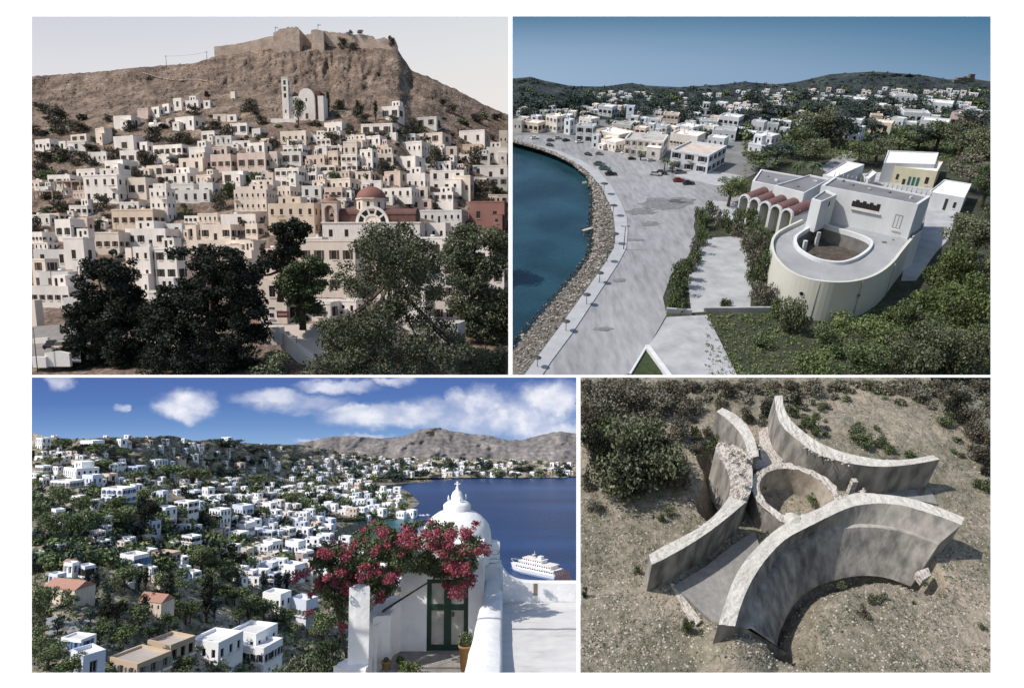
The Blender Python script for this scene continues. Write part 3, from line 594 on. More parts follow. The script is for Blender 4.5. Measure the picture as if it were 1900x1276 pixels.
TLH += list(Zm(50, 360, 3.753, [
 (585, 105, 925, 250, 'Y', 5, 1), (860, -40, 1010, 195, 'W', 3, 3), (1000, -30, 1320, 65, 'G', 4, 1), (905, 110, 1000, 195, 'G', 1, 1), (185, 175, 370, 335, 'W', 2, 1), (370, 165, 455, 280, 'K', 1, 1), (415, 265, 680, 420, 'C', 4, 1), (680, 240, 1010, 375, 'W', 4, 1),
 (1345, 140, 1625, 215, 'W', 1, 1), (1095, 215, 1220, 320, 'C', 1, 1), (1205, 210, 1450, 330, 'C', 3, 1), (1515, 205, 1640, 310, 'C', 2, 1), (1440, -30, 1700, 120, 'C', 6, 2), (40, 385, 350, 510, 'G', 2, 1), (330, 360, 430, 440, 'W', 2, 1),
 (755, 370, 905, 720, 'W', 2, 3), (900, 375, 1090, 720, 'W', 2, 3), (690, 375, 760, 560, 'C', 0, 1), (1100, 320, 1620, 420, 'C', 2, 1), (1440, 390, 1620, 560, 'C', 2, 1), (30, 450, 200, 660, 'C', 1, 2), (85, 540, 330, 690, 'G', 1, 1),
 (320, 470, 440, 600, 'W', 1, 1), (270, 580, 420, 710, 'W', 2, 1), (20, 640, 340, 790, 'W', 5, 1), (10, 740, 108, 1065, 'C', 0, 1), (1640, 380, 1800, 620, 'K', 0, 1)]))
TLH += list(Zm(500, 360, 3.753, [
 (-10, 65, 355, 290, 'Y', 5, 2), (1020, 110, 1370, 205, 'G', 7, 1), (1390, 50, 1680, 230, 'R', 2, 1), (980, 35, 1140, 110, 'K', 2, 1), (1135, 55, 1305, 110, 'W', 0, 1), (1055, 200, 1255, 340, 'W', 3, 1), (205, 320, 650, 720, 'C', 4, 2), (480, 735, 640, 850, 'W', 2, 1), (-30, 750, 480, 880, 'W', 3, 1)]))
tl_yaws = {0: None}
for k, r in enumerate(TLH):
    u0, vt, u1, vb, c, nc, nr = r; yw = None; u0 = max(46, u0); u1 = min(942, u1)
    if u1 > 925: yw = 0.0
    if (u1 - u0) > 55 and vb > 380: yw = -0.14
    px_house(TL, TLS, u0, vt, u1, vb, c, nc, nr, yaw=yw, style='brown' if k % 3 else 'dark', roof='tan' if k % 2 else 'grey', door=(nc // 2 if nc > 2 and k % 3 == 0 else None))
rg = random.Random(5); TLR = [(r[0], r[1], r[2], r[3]) for r in TLH]; n_ = 0
TLGAP = [(59, 262, 170, 335), (59, 365, 140, 400), (270, 228, 400, 268), (150, 372, 205, 400), (300, 372, 420, 400), (380, 300, 470, 330), (560, 375, 780, 450)]   # open slopes
for _ in range(900):                                             # smaller houses that fill the gaps behind the listed ones
    if n_ > 70: break
    a, b_ = rg.uniform(70, 915), rg.uniform(262, 465); w = rg.uniform(30, 64) * (.7 + .4 * (b_ - 260) / 200); h = w * rg.uniform(.34, .56)
    if b_ < 285 and a < 330 or b_ > 420 and 480 < a < 800: continue
    r = (a - w / 2, b_ - h, a + w / 2, b_); cov = sum(max(0, min(r[2], q[2]) - max(r[0], q[0])) * max(0, min(r[3], q[3]) - max(r[1], q[1])) for q in TLR) / (w * h)
    if cov > .45 or any(q[0] < a < q[2] and q[1] < b_ - h / 2 < q[3] for q in TLGAP): continue
    TLR.append(r); n_ += 1; px_house(TL, TLS, *r, rg.choice('WWWWWCCKG'), rg.choice((2, 3, 3, 4)), 1, lod=w > 24, style=rg.choice(('brown', 'dark')), roof=rg.choice(('tan', 'grey')))
for u0, vt, u1, vb, c, nc, nr in [(690, 450, 770, 520, 'C', 3, 2), (775, 440, 850, 520, 'W', 3, 2), (850, 455, 940, 540, 'W', 3, 2), (700, 530, 800, 610, 'W', 4, 2), (800, 520, 880, 600, 'W', 3, 2), (870, 500, 942, 560, 'W', 3, 2), (640, 600, 740, 655, 'W', 3, 1), (760, 600, 860, 660, 'G', 3, 1), (480, 520, 540, 600, 'C', 1, 2), (560, 440, 605, 500, 'W', 1, 2), (415, 480, 470, 560, 'C', 2, 2), (280, 540, 345, 640, 'W', 2, 2), (120, 440, 165, 500, 'W', 1, 1)]:
    px_house(TL, TLS, u0, vt, u1, vb, c, nc, nr, yaw=-.15, roof='grey')
# ------------------------------------------------------------------ upper left: castle, churches
STONE = pbr('castle_stone', (0.47, 0.365, 0.295), var=0.30, scale=0.014, bump=0.7, bscale=0.05, dist=6.0, rough=0.95, detail=8)
def px_block(P, mb, A, tops, vb, Y, thick, mat=0):
    """A length of masonry: its top edge follows the listed pixels, its back stands `thick` metres behind."""
    n = len(tops); f = [P.at(u, v, Y) - A for u, v in tops]; k = [q + Vector((0, thick, 0)) for q in f]
    vbs = vb if hasattr(vb, '__len__') else [vb] * n
    lo = [Vector((q.x, q.y, (P.at(t[0], w, Y) - A).z)) for q, t, w in zip(f, tops, vbs)]; lk = [q + Vector((0, thick, 0)) for q in lo]
    vs = lo + f + k + lk; fs = []
    for i in range(n - 1):
        for a, b in ((0, n), (n, 2 * n), (2 * n, 3 * n)): fs.append((a + i, a + i + 1, b + i + 1, b + i))
    fs += [(0, n, 2 * n, 3 * n), (n - 1, 4 * n - 1, 3 * n - 1, 2 * n - 1)]; mb.add(vs, fs, mat)
def castle():
    Y = 374 * TLS; A = TL.at(565, 92, Y); e = TL.thing('castle', 'long ruined brown stone castle along the top of the bare hill', 'castle', A)
    def wallp(name, tops, vb, dy, th, mer=False):
        jr = random.Random(int(tops[0][0])); ruin = name == 'curtain_wall' and tops[0][0] > 560
        if ruin or name == 'curtain_wall':                         # broken tops
            us = [lerp(tops[0][0], tops[-1][0], k / 14) for k in range(15)]; f = table(tops); g = table([(t[0], w) for t, w in zip(tops, vb)]) if hasattr(vb, '__len__') else (lambda u: vb)
            tops = [(u, f(u) + jr.uniform(-.4, 1.7 if ruin else .7)) for u in us]; vb = [g(u) for u in us]
        b = MB(); px_block(TL, b, A, tops, vb, Y + dy * TLS, th * TLS)
        if mer:
            for i in range(len(tops) - 1):
                (u0, v0), (u1, v1) = tops[i], tops[i + 1]; n = max(1, int((u1 - u0) / 5))
                for k in range(n):
                    a = (k + .2) / n; c = (k + .7) / n; px_block(TL, b, A, [(lerp(u0, u1, a), lerp(v0, v1, a) - 1.8), (lerp(u0, u1, c), lerp(v0, v1, c) - 1.8)], [lerp(v0, v1, a) + .4, lerp(v0, v1, c) + .4], Y + dy * TLS - 1, 20)
        part(name, b.mesh(name, [STONE]), e)
    wallp('curtain_wall', [(397, 87), (412, 85), (430, 83), (455, 79), (475, 74), (492, 69), (507, 67)], [122, 120, 120, 116, 113, 110, 108], 1, 6)
    wallp('tower', [(507, 61), (515, 58), (518, 54), (530, 53)], 116, -3, 10)
    wallp('tower', [(530, 53), (538, 51.5), (546, 52.5), (548, 50.5), (555, 54)], 116, -4.5, 12, True)
    wallp('curtain_wall', [(555, 66), (566, 65), (578, 63)], 112, 3, 6)
    wallp('tower', [(577, 57), (584, 54.5), (592, 56), (600, 58)], 116, -3, 10)
    wallp('curtain_wall', [(600, 58), (612, 60), (625, 61.5), (643, 63)], 112, 1, 6, True)
    wallp('curtain_wall', [(643, 62), (660, 64), (675, 64), (685, 65), (693, 68)], 114, 1, 6)
    wallp('curtain_wall', [(693, 72), (706, 72), (712, 69.5), (720, 72), (726, 68.5), (733, 72), (735, 80)], 118, 1, 6)
    wallp('inner_keep', [(598, 60.5), (610, 62), (622, 60)], 100, 3, 7)
    for u, v, t in ((590, 46, 'flag on the right castle tower'), (511, 51, 'flag on the left castle tower')):
        q = TL.at(u, v + 12, Y); m = TL.mpp(q); b = MB(); b.tube([(0, 0, 0), (0, 0, 12 * m)], .35 * m, 5); f = TL.thing('flag', 'small pale ' + t, 'flag', q); part('pole', b.mesh('pole', [METAL]), f)
        b = MB(); n = 6
        for i in range(n): x0, x1 = 5 * m * i / n, 5 * m * (i + 1) / n; b.quad((x0, .5 * m * math.sin(i), 9 * m), (x1, .5 * m * math.sin(i + 1), 9 * m), (x1, .5 * m * math.sin(i + 1), 12 * m), (x0, .5 * m * math.sin(i), 12 * m))
        part('cloth', b.mesh('cloth', [pbr('flag_cloth', (.45, .5, .6))]), f)
castle()
def poles():
    for u, vt, vb, l in ((309, 104, 123, 'leftmost thin pylon on the ridge left of the castle'), (384, 96, 108, 'thin pylon at the foot of the castle wall')):
        q = TL.at(u, vb + 2, 370 * TLS); m = TL.mpp(q); b = MB(); b.tube([(0, 0, 0), (0, 0, (vb - vt + 2) * m)], [.5 * m, .3 * m], 5); b.box(-2.2 * m, 2.2 * m, -.2 * m, .2 * m, (vb - vt) * m, (vb - vt + .6) * m)
        e = TL.thing('pylon', l, 'pylon', q, me=b.mesh('pylon', [METAL]))
    b = MB(); A = TL.at(309, 104.5, 370 * TLS); B = TL.at(384, 97, 370 * TLS); m = TL.mpp(A)
    b.tube([Vector((0, 0, -8 * m * (t * (1 - t)))) + (B - A) * t for t in [i / 12 for i in range(13)]], .16 * m, 4)
    TL.thing('power_line', 'thin dark cable sagging between the two ridge pylons', 'cable', A, me=b.mesh('power_line', [METAL]))
poles()
RUST = pbr('dome_red', (0.235, 0.105, 0.082), var=0.15, scale=.02, rough=.7, rnd=.02); RUST2 = pbr('tile_brown', (0.125, 0.065, 0.055), var=0.22, scale=.05)
def arch_opening_block(b, x0, x1, z0, z1, y0, y1, aw, az, mat=0):
    """A wall with one round-headed opening of width aw whose arch springs at az."""
    xc = (x0 + x1) / 2; r = aw / 2; n = 10; arc = [(xc + r * math.cos(math.pi * (1 - k / n)), az + r * math.sin(math.pi * k / n)) for k in range(n + 1)]
    b.box(x0, xc - r, y0, y1, z0, az, mat); b.box(xc + r, x1, y0, y1, z0, az, mat)
    top = [(lerp(x0, x1, k / n), z1) for k in range(n + 1)]; arc2 = [(x0, az)] + arc[1:-1] + [(x1, az)]
    for yy, fl in ((y0, 0), (y1, 1)):
        for k in range(n):
            q = [(arc[k][0], yy, arc[k][1]), (arc[k + 1][0], yy, arc[k + 1][1]), (top[k + 1][0], yy, z1), (top[k][0], yy, z1)]; b.quad(*(q[::-1] if fl else q), mat=mat)
        q = [(x0, yy, az), (xc - r, yy, az), (x0, yy, z1)]; b.add(q if not fl else q[::-1], ((0, 1, 2),), mat); q = [(xc + r, yy, az), (x1, yy, az), (x1, yy, z1)]; b.add(q if not fl else q[::-1], ((0, 1, 2),), mat)
    for k in range(n): b.quad((arc[k][0], y0, arc[k][1]), (arc[k][0], y1, arc[k][1]), (arc[k + 1][0], y1, arc[k + 1][1]), (arc[k + 1][0], y0, arc[k + 1][1]), mat)
    b.quad((x0, y0, z1), (x1, y0, z1), (x1, y1, z1), (x0, y1, z1), mat); b.quad((x0, y1, az), (x0, y0, az), (x0, y0, z1), (x0, y1, z1), mat); b.quad((x1, y0, az), (x1, y1, az), (x1, y1, z1), (x1, y0, z1), mat)
def domed_church():
    p = TL.at(683, 448, TL.depth(683, 448)); m = TL.mpp(p) * 1.0; e = TL.thing('domed_church', 'church with a large brown-red dome, small bell tower and white arched fan window', 'church', p, -0.04, m)
    X = lambda u: u - 683; Z = lambda v: 448 - v
    b = MB(); b.box(X(598), X(780), 0, 60, -14, Z(415)); b.box(X(596), X(782), -1, 61, Z(415), Z(412.5)); w = part('lower_wall', b.mesh('lower_wall', [PL['W']]), e)
    for u in (613.5, 643): part('window', window_mesh(7, 13, 'dark'), e, (X(u), -.1, Z(439)))
    for u in (740, 765): part('window', window_mesh(7, 13, 'dark'), e, (X(u), -.1, Z(439)))
    b = MB(); b.box(X(627), X(770), 12, 56, Z(415), Z(398)); n = 10                      # nave with a low barrel roof
    for k in range(n):
        a, c = math.pi * k / n, math.pi * (k + 1) / n
        b.quad((X(626), 34 - 23 * math.cos(a), Z(398) + 12 * math.sin(a)), (X(771), 34 - 23 * math.cos(a), Z(398) + 12 * math.sin(a)), (X(771), 34 - 23 * math.cos(c), Z(398) + 12 * math.sin(c)), (X(626), 34 - 23 * math.cos(c), Z(398) + 12 * math.sin(c)))
    b.add([(X(626), 34 - 23 * math.cos(math.pi * k / n), Z(398) + 12 * math.sin(math.pi * k / n)) for k in range(n + 1)], [tuple(range(n + 1))]); b.add([(X(771), 34 - 23 * math.cos(math.pi * k / n), Z(398) + 12 * math.sin(math.pi * k / n)) for k in range(n + 1)], [tuple(reversed(range(n + 1)))])
    part('roof', b.mesh('roof', [RUST2]), e)
    b = MB(); cx, cz, n = X(690), Z(414), 18                                             # fan window: two rings and spokes
    def ring(r0, r1, y0, y1):
        for k in range(n):
            a, c = math.pi * k / n, math.pi * (k + 1) / n
            P = lambda r, q, y: (cx + r * math.cos(q), y, cz + r * math.sin(q))
            b.quad(P(r0, c, y0), P(r0, a, y0), P(r1, a, y0), P(r1, c, y0)); b.quad(P(r1, a, y0), P(r1, a, y1), P(r1, c, y1), P(r1, c, y0)); b.quad(P(r0, a, y1), P(r0, a, y0), P(r0, c, y0), P(r0, c, y1))
    ring(26, 31, 6, 13); ring(13, 16.5, 6, 13)
    for k in range(6):
        q = math.pi * (k + .0) / 5; c, s = math.cos(q), math.sin(q); M = Matrix.Translation((cx, 0, cz)) @ Matrix.Rotation(-q, 4, 'Y'); b.box(15, 27, 6.3, 12, -1.6, 1.6, 0, M)
    fw = part('fan_window', b.mesh('fan_window', [PL['W']]), e); b = MB()
    b.add([(cx, 10, cz)] + [(cx + 27 * math.cos(math.pi * k / n), 10, cz + 27 * math.sin(math.pi * k / n)) for k in range(n + 1)], [(0, k + 2, k + 1) for k in range(n)]); part('pane', b.mesh('pane', [GLASS]), fw)
    b = MB(); b.add([(cx, 7, cz)] + [(cx + 13 * math.cos(math.pi * k / n), 7, cz + 13 * math.sin(math.pi * k / n)) for k in range(n + 1)], [(0, k + 2, k + 1) for k in range(n)]); part('tympanum', b.mesh('tympanum', [PL['C']]), e)
    b = MB(); b.lathe([(28, Z(392)), (28, Z(370.5)), (30.5, Z(370)), (30.5, Z(368)), (27, Z(368))], 8, 0, (0, 34, 0), False, a0=math.pi / 8); part('drum', b.mesh('drum', [PL['C']]), e)
    for k in range(8):
        q = math.pi / 4 * k; wd_ = part('drum_window', window_mesh(5, 13, 'brown'), e, (26.3 * math.sin(q), 34 - 26.3 * math.cos(q), Z(388)), q)
    b = MB(); b.lathe([(28 * math.cos(a), Z(369) + 24 * math.sin(a)) for a in [math.pi / 2 * k / 9 for k in range(10)]], 24, 0, (0, 34, 0)); part('dome', b.mesh('dome', [RUST]), e)
    b = MB(); b.box(-.5, .5, 33.5, 34.5, Z(345), Z(339)); b.box(-1.6, 1.6, 33.6, 34.4, Z(342), Z(341.2)); part('cross', b.mesh('cross', [FRAME['grey']]), e)
    bt = part('bell_tower', None, e) if False else None
    b = MB(); arch_opening_block(b, X(597), X(626), Z(415), Z(376), 2, 6, 18, Z(391)); arch_opening_block(b, X(597), X(626), Z(415), Z(376), 26, 30, 18, Z(391)); b.box(X(597), X(600), 6, 26, Z(415), Z(376)); b.box(X(623), X(626), 6, 26, Z(415), Z(376)); b.box(X(596), X(627), 1, 31, Z(376), Z(374.5))
    t = part('bell_tower', b.mesh('bell_tower', [PL['K']]), e); b = MB(); b.lathe([(13 * math.cos(a), Z(374.5) + 9 * math.sin(a)) for a in [math.pi / 2 * k / 6 for k in range(7)]], 16, 0, (X(611.5), 16, 0)); part('cupola', b.mesh('cupola', [RUST]), t)
    b = MB(); b.lathe([(2, 0), (3.4, 1), (2.2, 5), (0.5, 7)], 8, 0, (X(611.5), 16, Z(402))); part('bell', b.mesh('bell', [METAL]), t)
    TL.houses.append(dict(o=e, u=683, v=400, w=170, h=90, col='C', cols=0, rows=1))
domed_church()
def hill_church():
    p = TL.at(560, 222, TL.depth(560, 222)); m = TL.mpp(p); e = TL.thing('hill_church', 'pale church with a slender bell tower standing alone above the town', 'church', p, -.05, m)
    X = lambda u: u - 560; Z = lambda v: 222 - v
    b = MB(); b.box(X(536), X(585), 0, 40, -6, Z(181)); r, n, xc = 14.5, 12, X(570)
    pts = [(xc + r * math.cos(math.pi * k / n), Z(181) + r * math.sin(math.pi * k / n)) for k in range(n + 1)]
    b.add([(x, 0, z) for x, z in pts] + [(x, 4, z) for x, z in pts], [tuple(reversed(range(n + 1))), tuple(range(n + 1, 2 * n + 2))] + [(k, k + 1, n + 2 + k, n + 1 + k) for k in range(n)]); part('facade', b.mesh('facade', [PL['W']]), e)
    for u, v in ((546, 194), (570, 190)): part('window', window_mesh(3, 6, 'dark'), e, (X(u), -.1, Z(v)))
    part('door', window_mesh(5, 10, 'brown', 'door'), e, (X(570), -.1, Z(221)))
    b = MB(); b.add([(X(540), 2, Z(181)), (X(556), 2, Z(181)), (X(556), 40, Z(181)), (X(540), 40, Z(181)), (X(548), 6, Z(172)), (X(548), 40, Z(172))], [(0, 1, 4), (1, 2, 5, 4), (3, 0, 4, 5), (2, 3, 5)]); b.box(X(584), X(593), 6, 36, -4, Z(170)); part('roof', b.mesh('roof', [RUST2]), e)
    b = MB(); b.box(X(592.5), X(603), -3, 20, -6, Z(181)); part('side_wing', b.mesh('side_wing', [PL['W']]), e)
    t = MB(); W = X(538) - X(526); ops = [(W * .3, W * .7, Z(v) - 8, Z(v)) for v in (153, 164, 176)] + [(W * .38, W * .62, Z(205) - 6, Z(205))]
    for o, ex, nn in (((X(526), -4, 0), (1, 0, 0), (0, 1, 0)), ((X(538), -4, 0), (0, 1, 0), (-1, 0, 0)), ((X(538), -4 + W, 0), (-1, 0, 0), (0, -1, 0)), ((X(526), -4 + W, 0), (0, -1, 0), (1, 0, 0))):
        wall_face(t, Vector(o), Vector(ex), Vector(nn), W, -8, Z(149), ops, 1.5, 0, 1)
    t.box(X(525.5), X(538.5), -4.5, -3.5 + W, Z(149), Z(147.6)); part('bell_tower', t.mesh('bell_tower', [PL['W'], GLASS]), e)
    b = MB(); b.box(X(505), X(552), -10, -6, -16, 0); b.box(X(505), X(552), -6, 4, -16, -1.2); part('terrace_wall', b.mesh('terrace_wall', [PL['W']]), e)
    TL.houses.append(dict(o=e, u=560, v=195, w=80, h=70, col='C', cols=0, rows=1))
hill_church()
# a concrete frame still under construction, an open shed, a small chapel
def concrete_frame(u0, vt, u1, vb, n, label):
    p = TL.at((u0 + u1) / 2, vb, TL.depth((u0 + u1) / 2, vb)); m = TL.mpp(p); w, h = (u1 - u0), (vb - vt); e = TL.thing('concrete_frame', label, 'unfinished house', p, -.1, m); d = w * .5
    b = MB(); b.box(-w / 2, w / 2, 0, d, h - 2.2, h); part('slab', b.mesh('slab', [PL['S']]), e); b = MB(); b.box(-w / 2, w / 2, d - 1, d, -4, h - 2.2); part('back_wall', b.mesh('back_wall', [PL['K']]), e)
    for k in range(n):
        for y in (.6, d * .55):
            b = MB(); b.box(-.9, .9, -.5, 1.3, -5, h - 2.2); part('column', b.mesh('column', [PL['S']]), e, (-w / 2 + 1 + (w - 2) * k / (n - 1), y, 0))
concrete_frame(100, 336, 153, 368, 4, 'unfinished concrete frame house with open bays and brown columns')
concrete_frame(60, 354, 100, 372, 3, 'low open concrete shed below left of the unfinished frame house')
def chapel():
    p = TL.at(288, 237, TL.depth(288, 237)); m = TL.mpp(p); e = TL.thing('chapel', 'tiny white chapel with a belfry on the slope above the town', 'chapel', p, -.1, m)
    b = MB(); b.box(-13, 14, 0, 12, -4, 6); part('wall', b.mesh('wall', [PL['W']]), e); b = MB(); b.tube([(-13.3, 6, 5), (14.3, 6, 5)], 5.5, 12); part('roof', b.mesh('roof', [PL['W']]), e)
    b = MB(); arch_opening_block(b, -3, 3, 5, 14, .5, 2, 3, 9); b.box(-.4, .4, .9, 1.5, 14, 18); b.box(-1.4, 1.4, 1, 1.4, 15.8, 16.5); part('belfry', b.mesh('belfry', [PL['W']]), e)
chapel()
# ------------------------------------------------------------------ upper left: shrubs and trees
TLB = [(50 + a / 3.698, 20 + b / 3.698, c / 3.698, d / 3.698) for a, b, c, d in [(1520, 700, 170, 85), (700, 830, 130, 70), (870, 770, 90, 45), (1140, 715, 130, 55), (590, 865, 70, 55), (450, 945, 140, 32), (1280, 815, 150, 55), (1370, 910, 140, 120), (880, 900, 160, 100), (1030, 905, 190, 85), (1130, 915, 150, 70), (820, 1060, 160, 90), (990, 1055, 90, 45),
      (120, 1040, 170, 70), (250, 1020, 190, 65), (420, 1040, 210, 70), (620, 1020, 170, 70), (90, 1150, 170, 100), (150, 1190, 150, 90), (760, 1140, 110, 65), (1580, 1180, 130, 90), (1370, 1290, 140, 140), (200, 780, 210, 100), (350, 830, 190, 55), (240, 850, 170, 65), (80, 850, 120, 60), (560, 760, 80, 40), (120, 700, 150, 60), (1610, 780, 110, 60), (1560, 720, 90, 40)]]
TLB += [(500 + a / 3.698, 20 + b / 3.698, c / 3.698, d / 3.698) for a, b, c, d in [(470, 680, 110, 80), (610, 725, 110, 110), (640, 775, 110, 60), (550, 830, 80, 70), (440, 900, 200, 75), (700, 900, 160, 55), (790, 890, 110, 65), (930, 880, 140, 70), (1010, 850, 130, 80), (190, 970, 150, 80), (1130, 1080, 170, 130), (1200, 1090, 130, 80), (1400, 1060, 180, 120), (1320, 1080, 120, 70), (300, 1150, 140, 80),
      (440, 1160, 130, 65), (680, 1150, 160, 75), (770, 1120, 130, 90), (1440, 1250, 280, 80), (1580, 1260, 160, 70), (30, 940, 100, 60), (560, 880, 120, 60), (980, 780, 110, 60), (850, 760, 100, 50), (1530, 890, 70, 40), (550, 162, 60, 22), (620, 160, 60, 22), (835, 240, 70, 60), (500, 250, 90, 55), (575, 265, 90, 40), (370, 240, 110, 25), (1250, 700, 130, 50), (1420, 760, 120, 50), (1180, 640, 90, 40)]]
TLB += [(50 + a / 3.753, 360 + b / 3.753, c / 3.753, d / 3.753) for a, b, c, d in [(250, 115, 210, 80), (520, 105, 150, 90), (730, 100, 110, 55), (1110, 160, 120, 55), (1350, 110, 140, 110), (60, 260, 100, 100), (490, 240, 130, 80), (560, 190, 100, 50), (1010, 260, 110, 60), (130, 140, 120, 50)]]
for u, v, w, h in TLB: px_bush(TL, TLS, min(925, u), v, w, h, 'scrub' if v < 330 else ('green' if int(u) % 3 == 0 else 'scrub'), n=800)
rg = random.Random(11)
for i in range(260):
    u, v = rg.uniform(62, 930), rg.uniform(215, 420); w = rg.uniform(9, 22); px_bush(TL, TLS, u, v, w, w * rg.uniform(.45, .8), rg.choice(('scrub', 'scrub', 'green', 'dark')), n=130, label='stuff')
small_bushes(TL, 'small dark bushes between the houses and on the slopes')
for u, v, w, h in ((609, 213, 10, 42), (697, 222, 10, 34), (664, 216, 9, 30)): px_cypress(TL, u, v, w, h)
px_bush(TL, TLS, 554, 232, 34, 46, 'pine', 'tree', n=900, trunk=True); px_bush(TL, TLS, 585, 217, 20, 22, 'pine', 'tree', n=500, trunk=True); px_bush(TL, TLS, 387, 187, 16, 17, 'dark', 'tree', n=400, trunk=True)
def tl_scrub():
    """Tufts of dry scrub and loose stones all over the bare hill."""
    b = MB(); rg = random.Random(3)
    for i in range(8500):
        u = rg.uniform(50, 942); vr = tl_sky(u); v = vr + rg.random() ** 1.1 * (330 - vr)
        if fb(u * .03, v * .05, 5) < -.12 + .25 * rg.random(): continue
        p = TL.at(u, v, TL.depth(u, v) + tl_rock(u, v, vr) * TLS * .55); m = TL.mpp(p); r = rg.uniform(.8, 2.4) * m
        if rg.random() < .2 or (550 < u < 780 and v < 200 and rg.random() < .7): b.blob(p, (r * .9, r * .9, r * .6), rg, 2, .35)
        else: b.leaves([(p.x, p.y, p.z, r * 1.3, r * 1.3, r * .6)], 7, r * 1.0, rg)
    o = TL.ground('hill_scrub', b, [*LEAF['scrub'], pbr('pale_rock', (.30, .25, .21), var=.3, scale=.02)], 'stuff', 'dry brown scrub and loose stones over the bare hill', None)
tl_scrub()
px_path = [(265, 135), (285, 141), (305, 146), (325, 149)], [(330, 149), (350, 147), (372, 148), (395, 153)]
def tl_paths():
    for pts, l in zip(px_path, ('pale footpath crossing the bare slope left of the castle', 'pale footpath climbing to the castle wall')):
        b = MB(); vs = []
        for i in range(41):
            t = i / 40 * (len(pts) - 1); k = min(int(t), len(pts) - 2); u = lerp(pts[k][0], pts[k + 1][0], t - k); v = lerp(pts[k][1], pts[k + 1][1], t - k) + .3 * math.sin(i * .5)
            for dv in (-.55, .55): vs.append(TL.at(u, v + dv, TL.depth(u, v + dv) + tl_rock(u, v, tl_sky(u)) * TLS * .55 - 30))
        b.add(vs, [(2 * i + 1, 2 * i + 3, 2 * i + 2, 2 * i) for i in range(40)]); TL.ground('path', b, pbr('path_dust', (.36, .29, .23), var=.2, scale=.02))
tl_paths()
outline_tree(TL, 104 * TLS, [(207, 462), (226, 468), (240, 488), (250, 512), (258, 545), (264, 575), (272, 620), (282, 697), (108, 697), (114, 660), (130, 612), (144, 570), (152, 535), (162, 500), (174, 480), (190, 468)], [(205, 702), (205, 600), (208, 490)], 260, 52000, 4.8, 'dark', 'large blackish evergreen in front of the lower left town, the left one', 'evergreen_tree', (6, 17), 2)
outline_tree(TL, 100 * TLS, [(343, 467), (359, 448), (378, 458), (404, 458), (423, 451), (450, 464), (442, 480), (458, 498), (463, 530), (490, 562), (492, 610), (482, 653), (465, 697), (262, 697), (270, 575), (277, 552), (300, 540), (338, 515), (370, 509), (346, 482)], [(390, 702), (392, 590), (395, 480)], 300, 60000, 4.8, 'dark', 'broad blackish evergreen beside the left evergreen, with a ragged flat top', 'evergreen_tree', (7, 20), 3)
outline_tree(TL, 122 * TLS, [(545, 402), (560, 410), (566, 418), (582, 425), (578, 435), (560, 440), (553, 470), (540, 490), (505, 500), (480, 515), (470, 500), (485, 470), (500, 450), (515, 440), (516, 415)], [(520, 560), (525, 500), (540, 440)], 50, 11000, 4.8, 'dark', 'dark leaning evergreen left of the long stone facade with tall windows', 'evergreen_tree', (7, 16), 4)
outline_tree(TL, 108 * TLS, [(545, 485), (560, 480), (572, 486), (600, 484), (608, 500), (615, 520), (600, 530), (588, 550), (586, 590), (560, 600), (550, 596), (548, 570), (524, 550), (512, 530), (522, 510)], [(562, 612), (562, 570), (565, 510)], 80, 17000, 4.6, 'green', 'leafy tree in front of the white shop with the red sign', 'leafy_tree', (10, 20), 5)
outline_tree(TL, 99 * TLS, [(686, 428), (715, 414), (735, 418), (752, 402), (762, 420), (768, 440), (800, 445), (812, 470), (815, 500), (850, 520), (830, 560), (800, 590), (830, 610), (870, 620), (880, 650), (936, 640), (936, 697), (600, 697), (592, 660), (602, 600), (640, 585), (690, 580), (665, 545), (628, 532), (622, 515), (640, 490), (660, 480), (662, 455)], [(722, 702), (722, 600), (724, 520), (724, 440)], 230, 62000, 4.4, 'pine', 'large grey green pine in front of the domed church', 'pine_tree', (12, 27), 6, 0.6, 9)
outline_tree(TL, 124 * TLS, [(835, 440), (850, 415), (872, 412), (885, 432), (905, 425), (922, 418), (936, 414), (936, 697), (880, 697), (880, 640), (850, 600), (830, 560), (850, 520), (825, 490), (815, 460)], [(925, 702), (905, 620), (890, 540), (878, 450)], 165, 42000, 4.4, 'pine', 'tall grey green pine at the right, behind the large pine', 'pine_tree', (9, 21), 7, 0.45, 8)
px_bush(TL, TLS, 500, 703, 130, 48, 'olive', n=2600, Y=97 * TLS, label='silvery shrub in the foreground between the evergreens and the white roof'); px_bush(TL, TLS, 640, 702, 110, 60, 'pine', n=2600, Y=98 * TLS, label='low pine shrub right of the white roof')
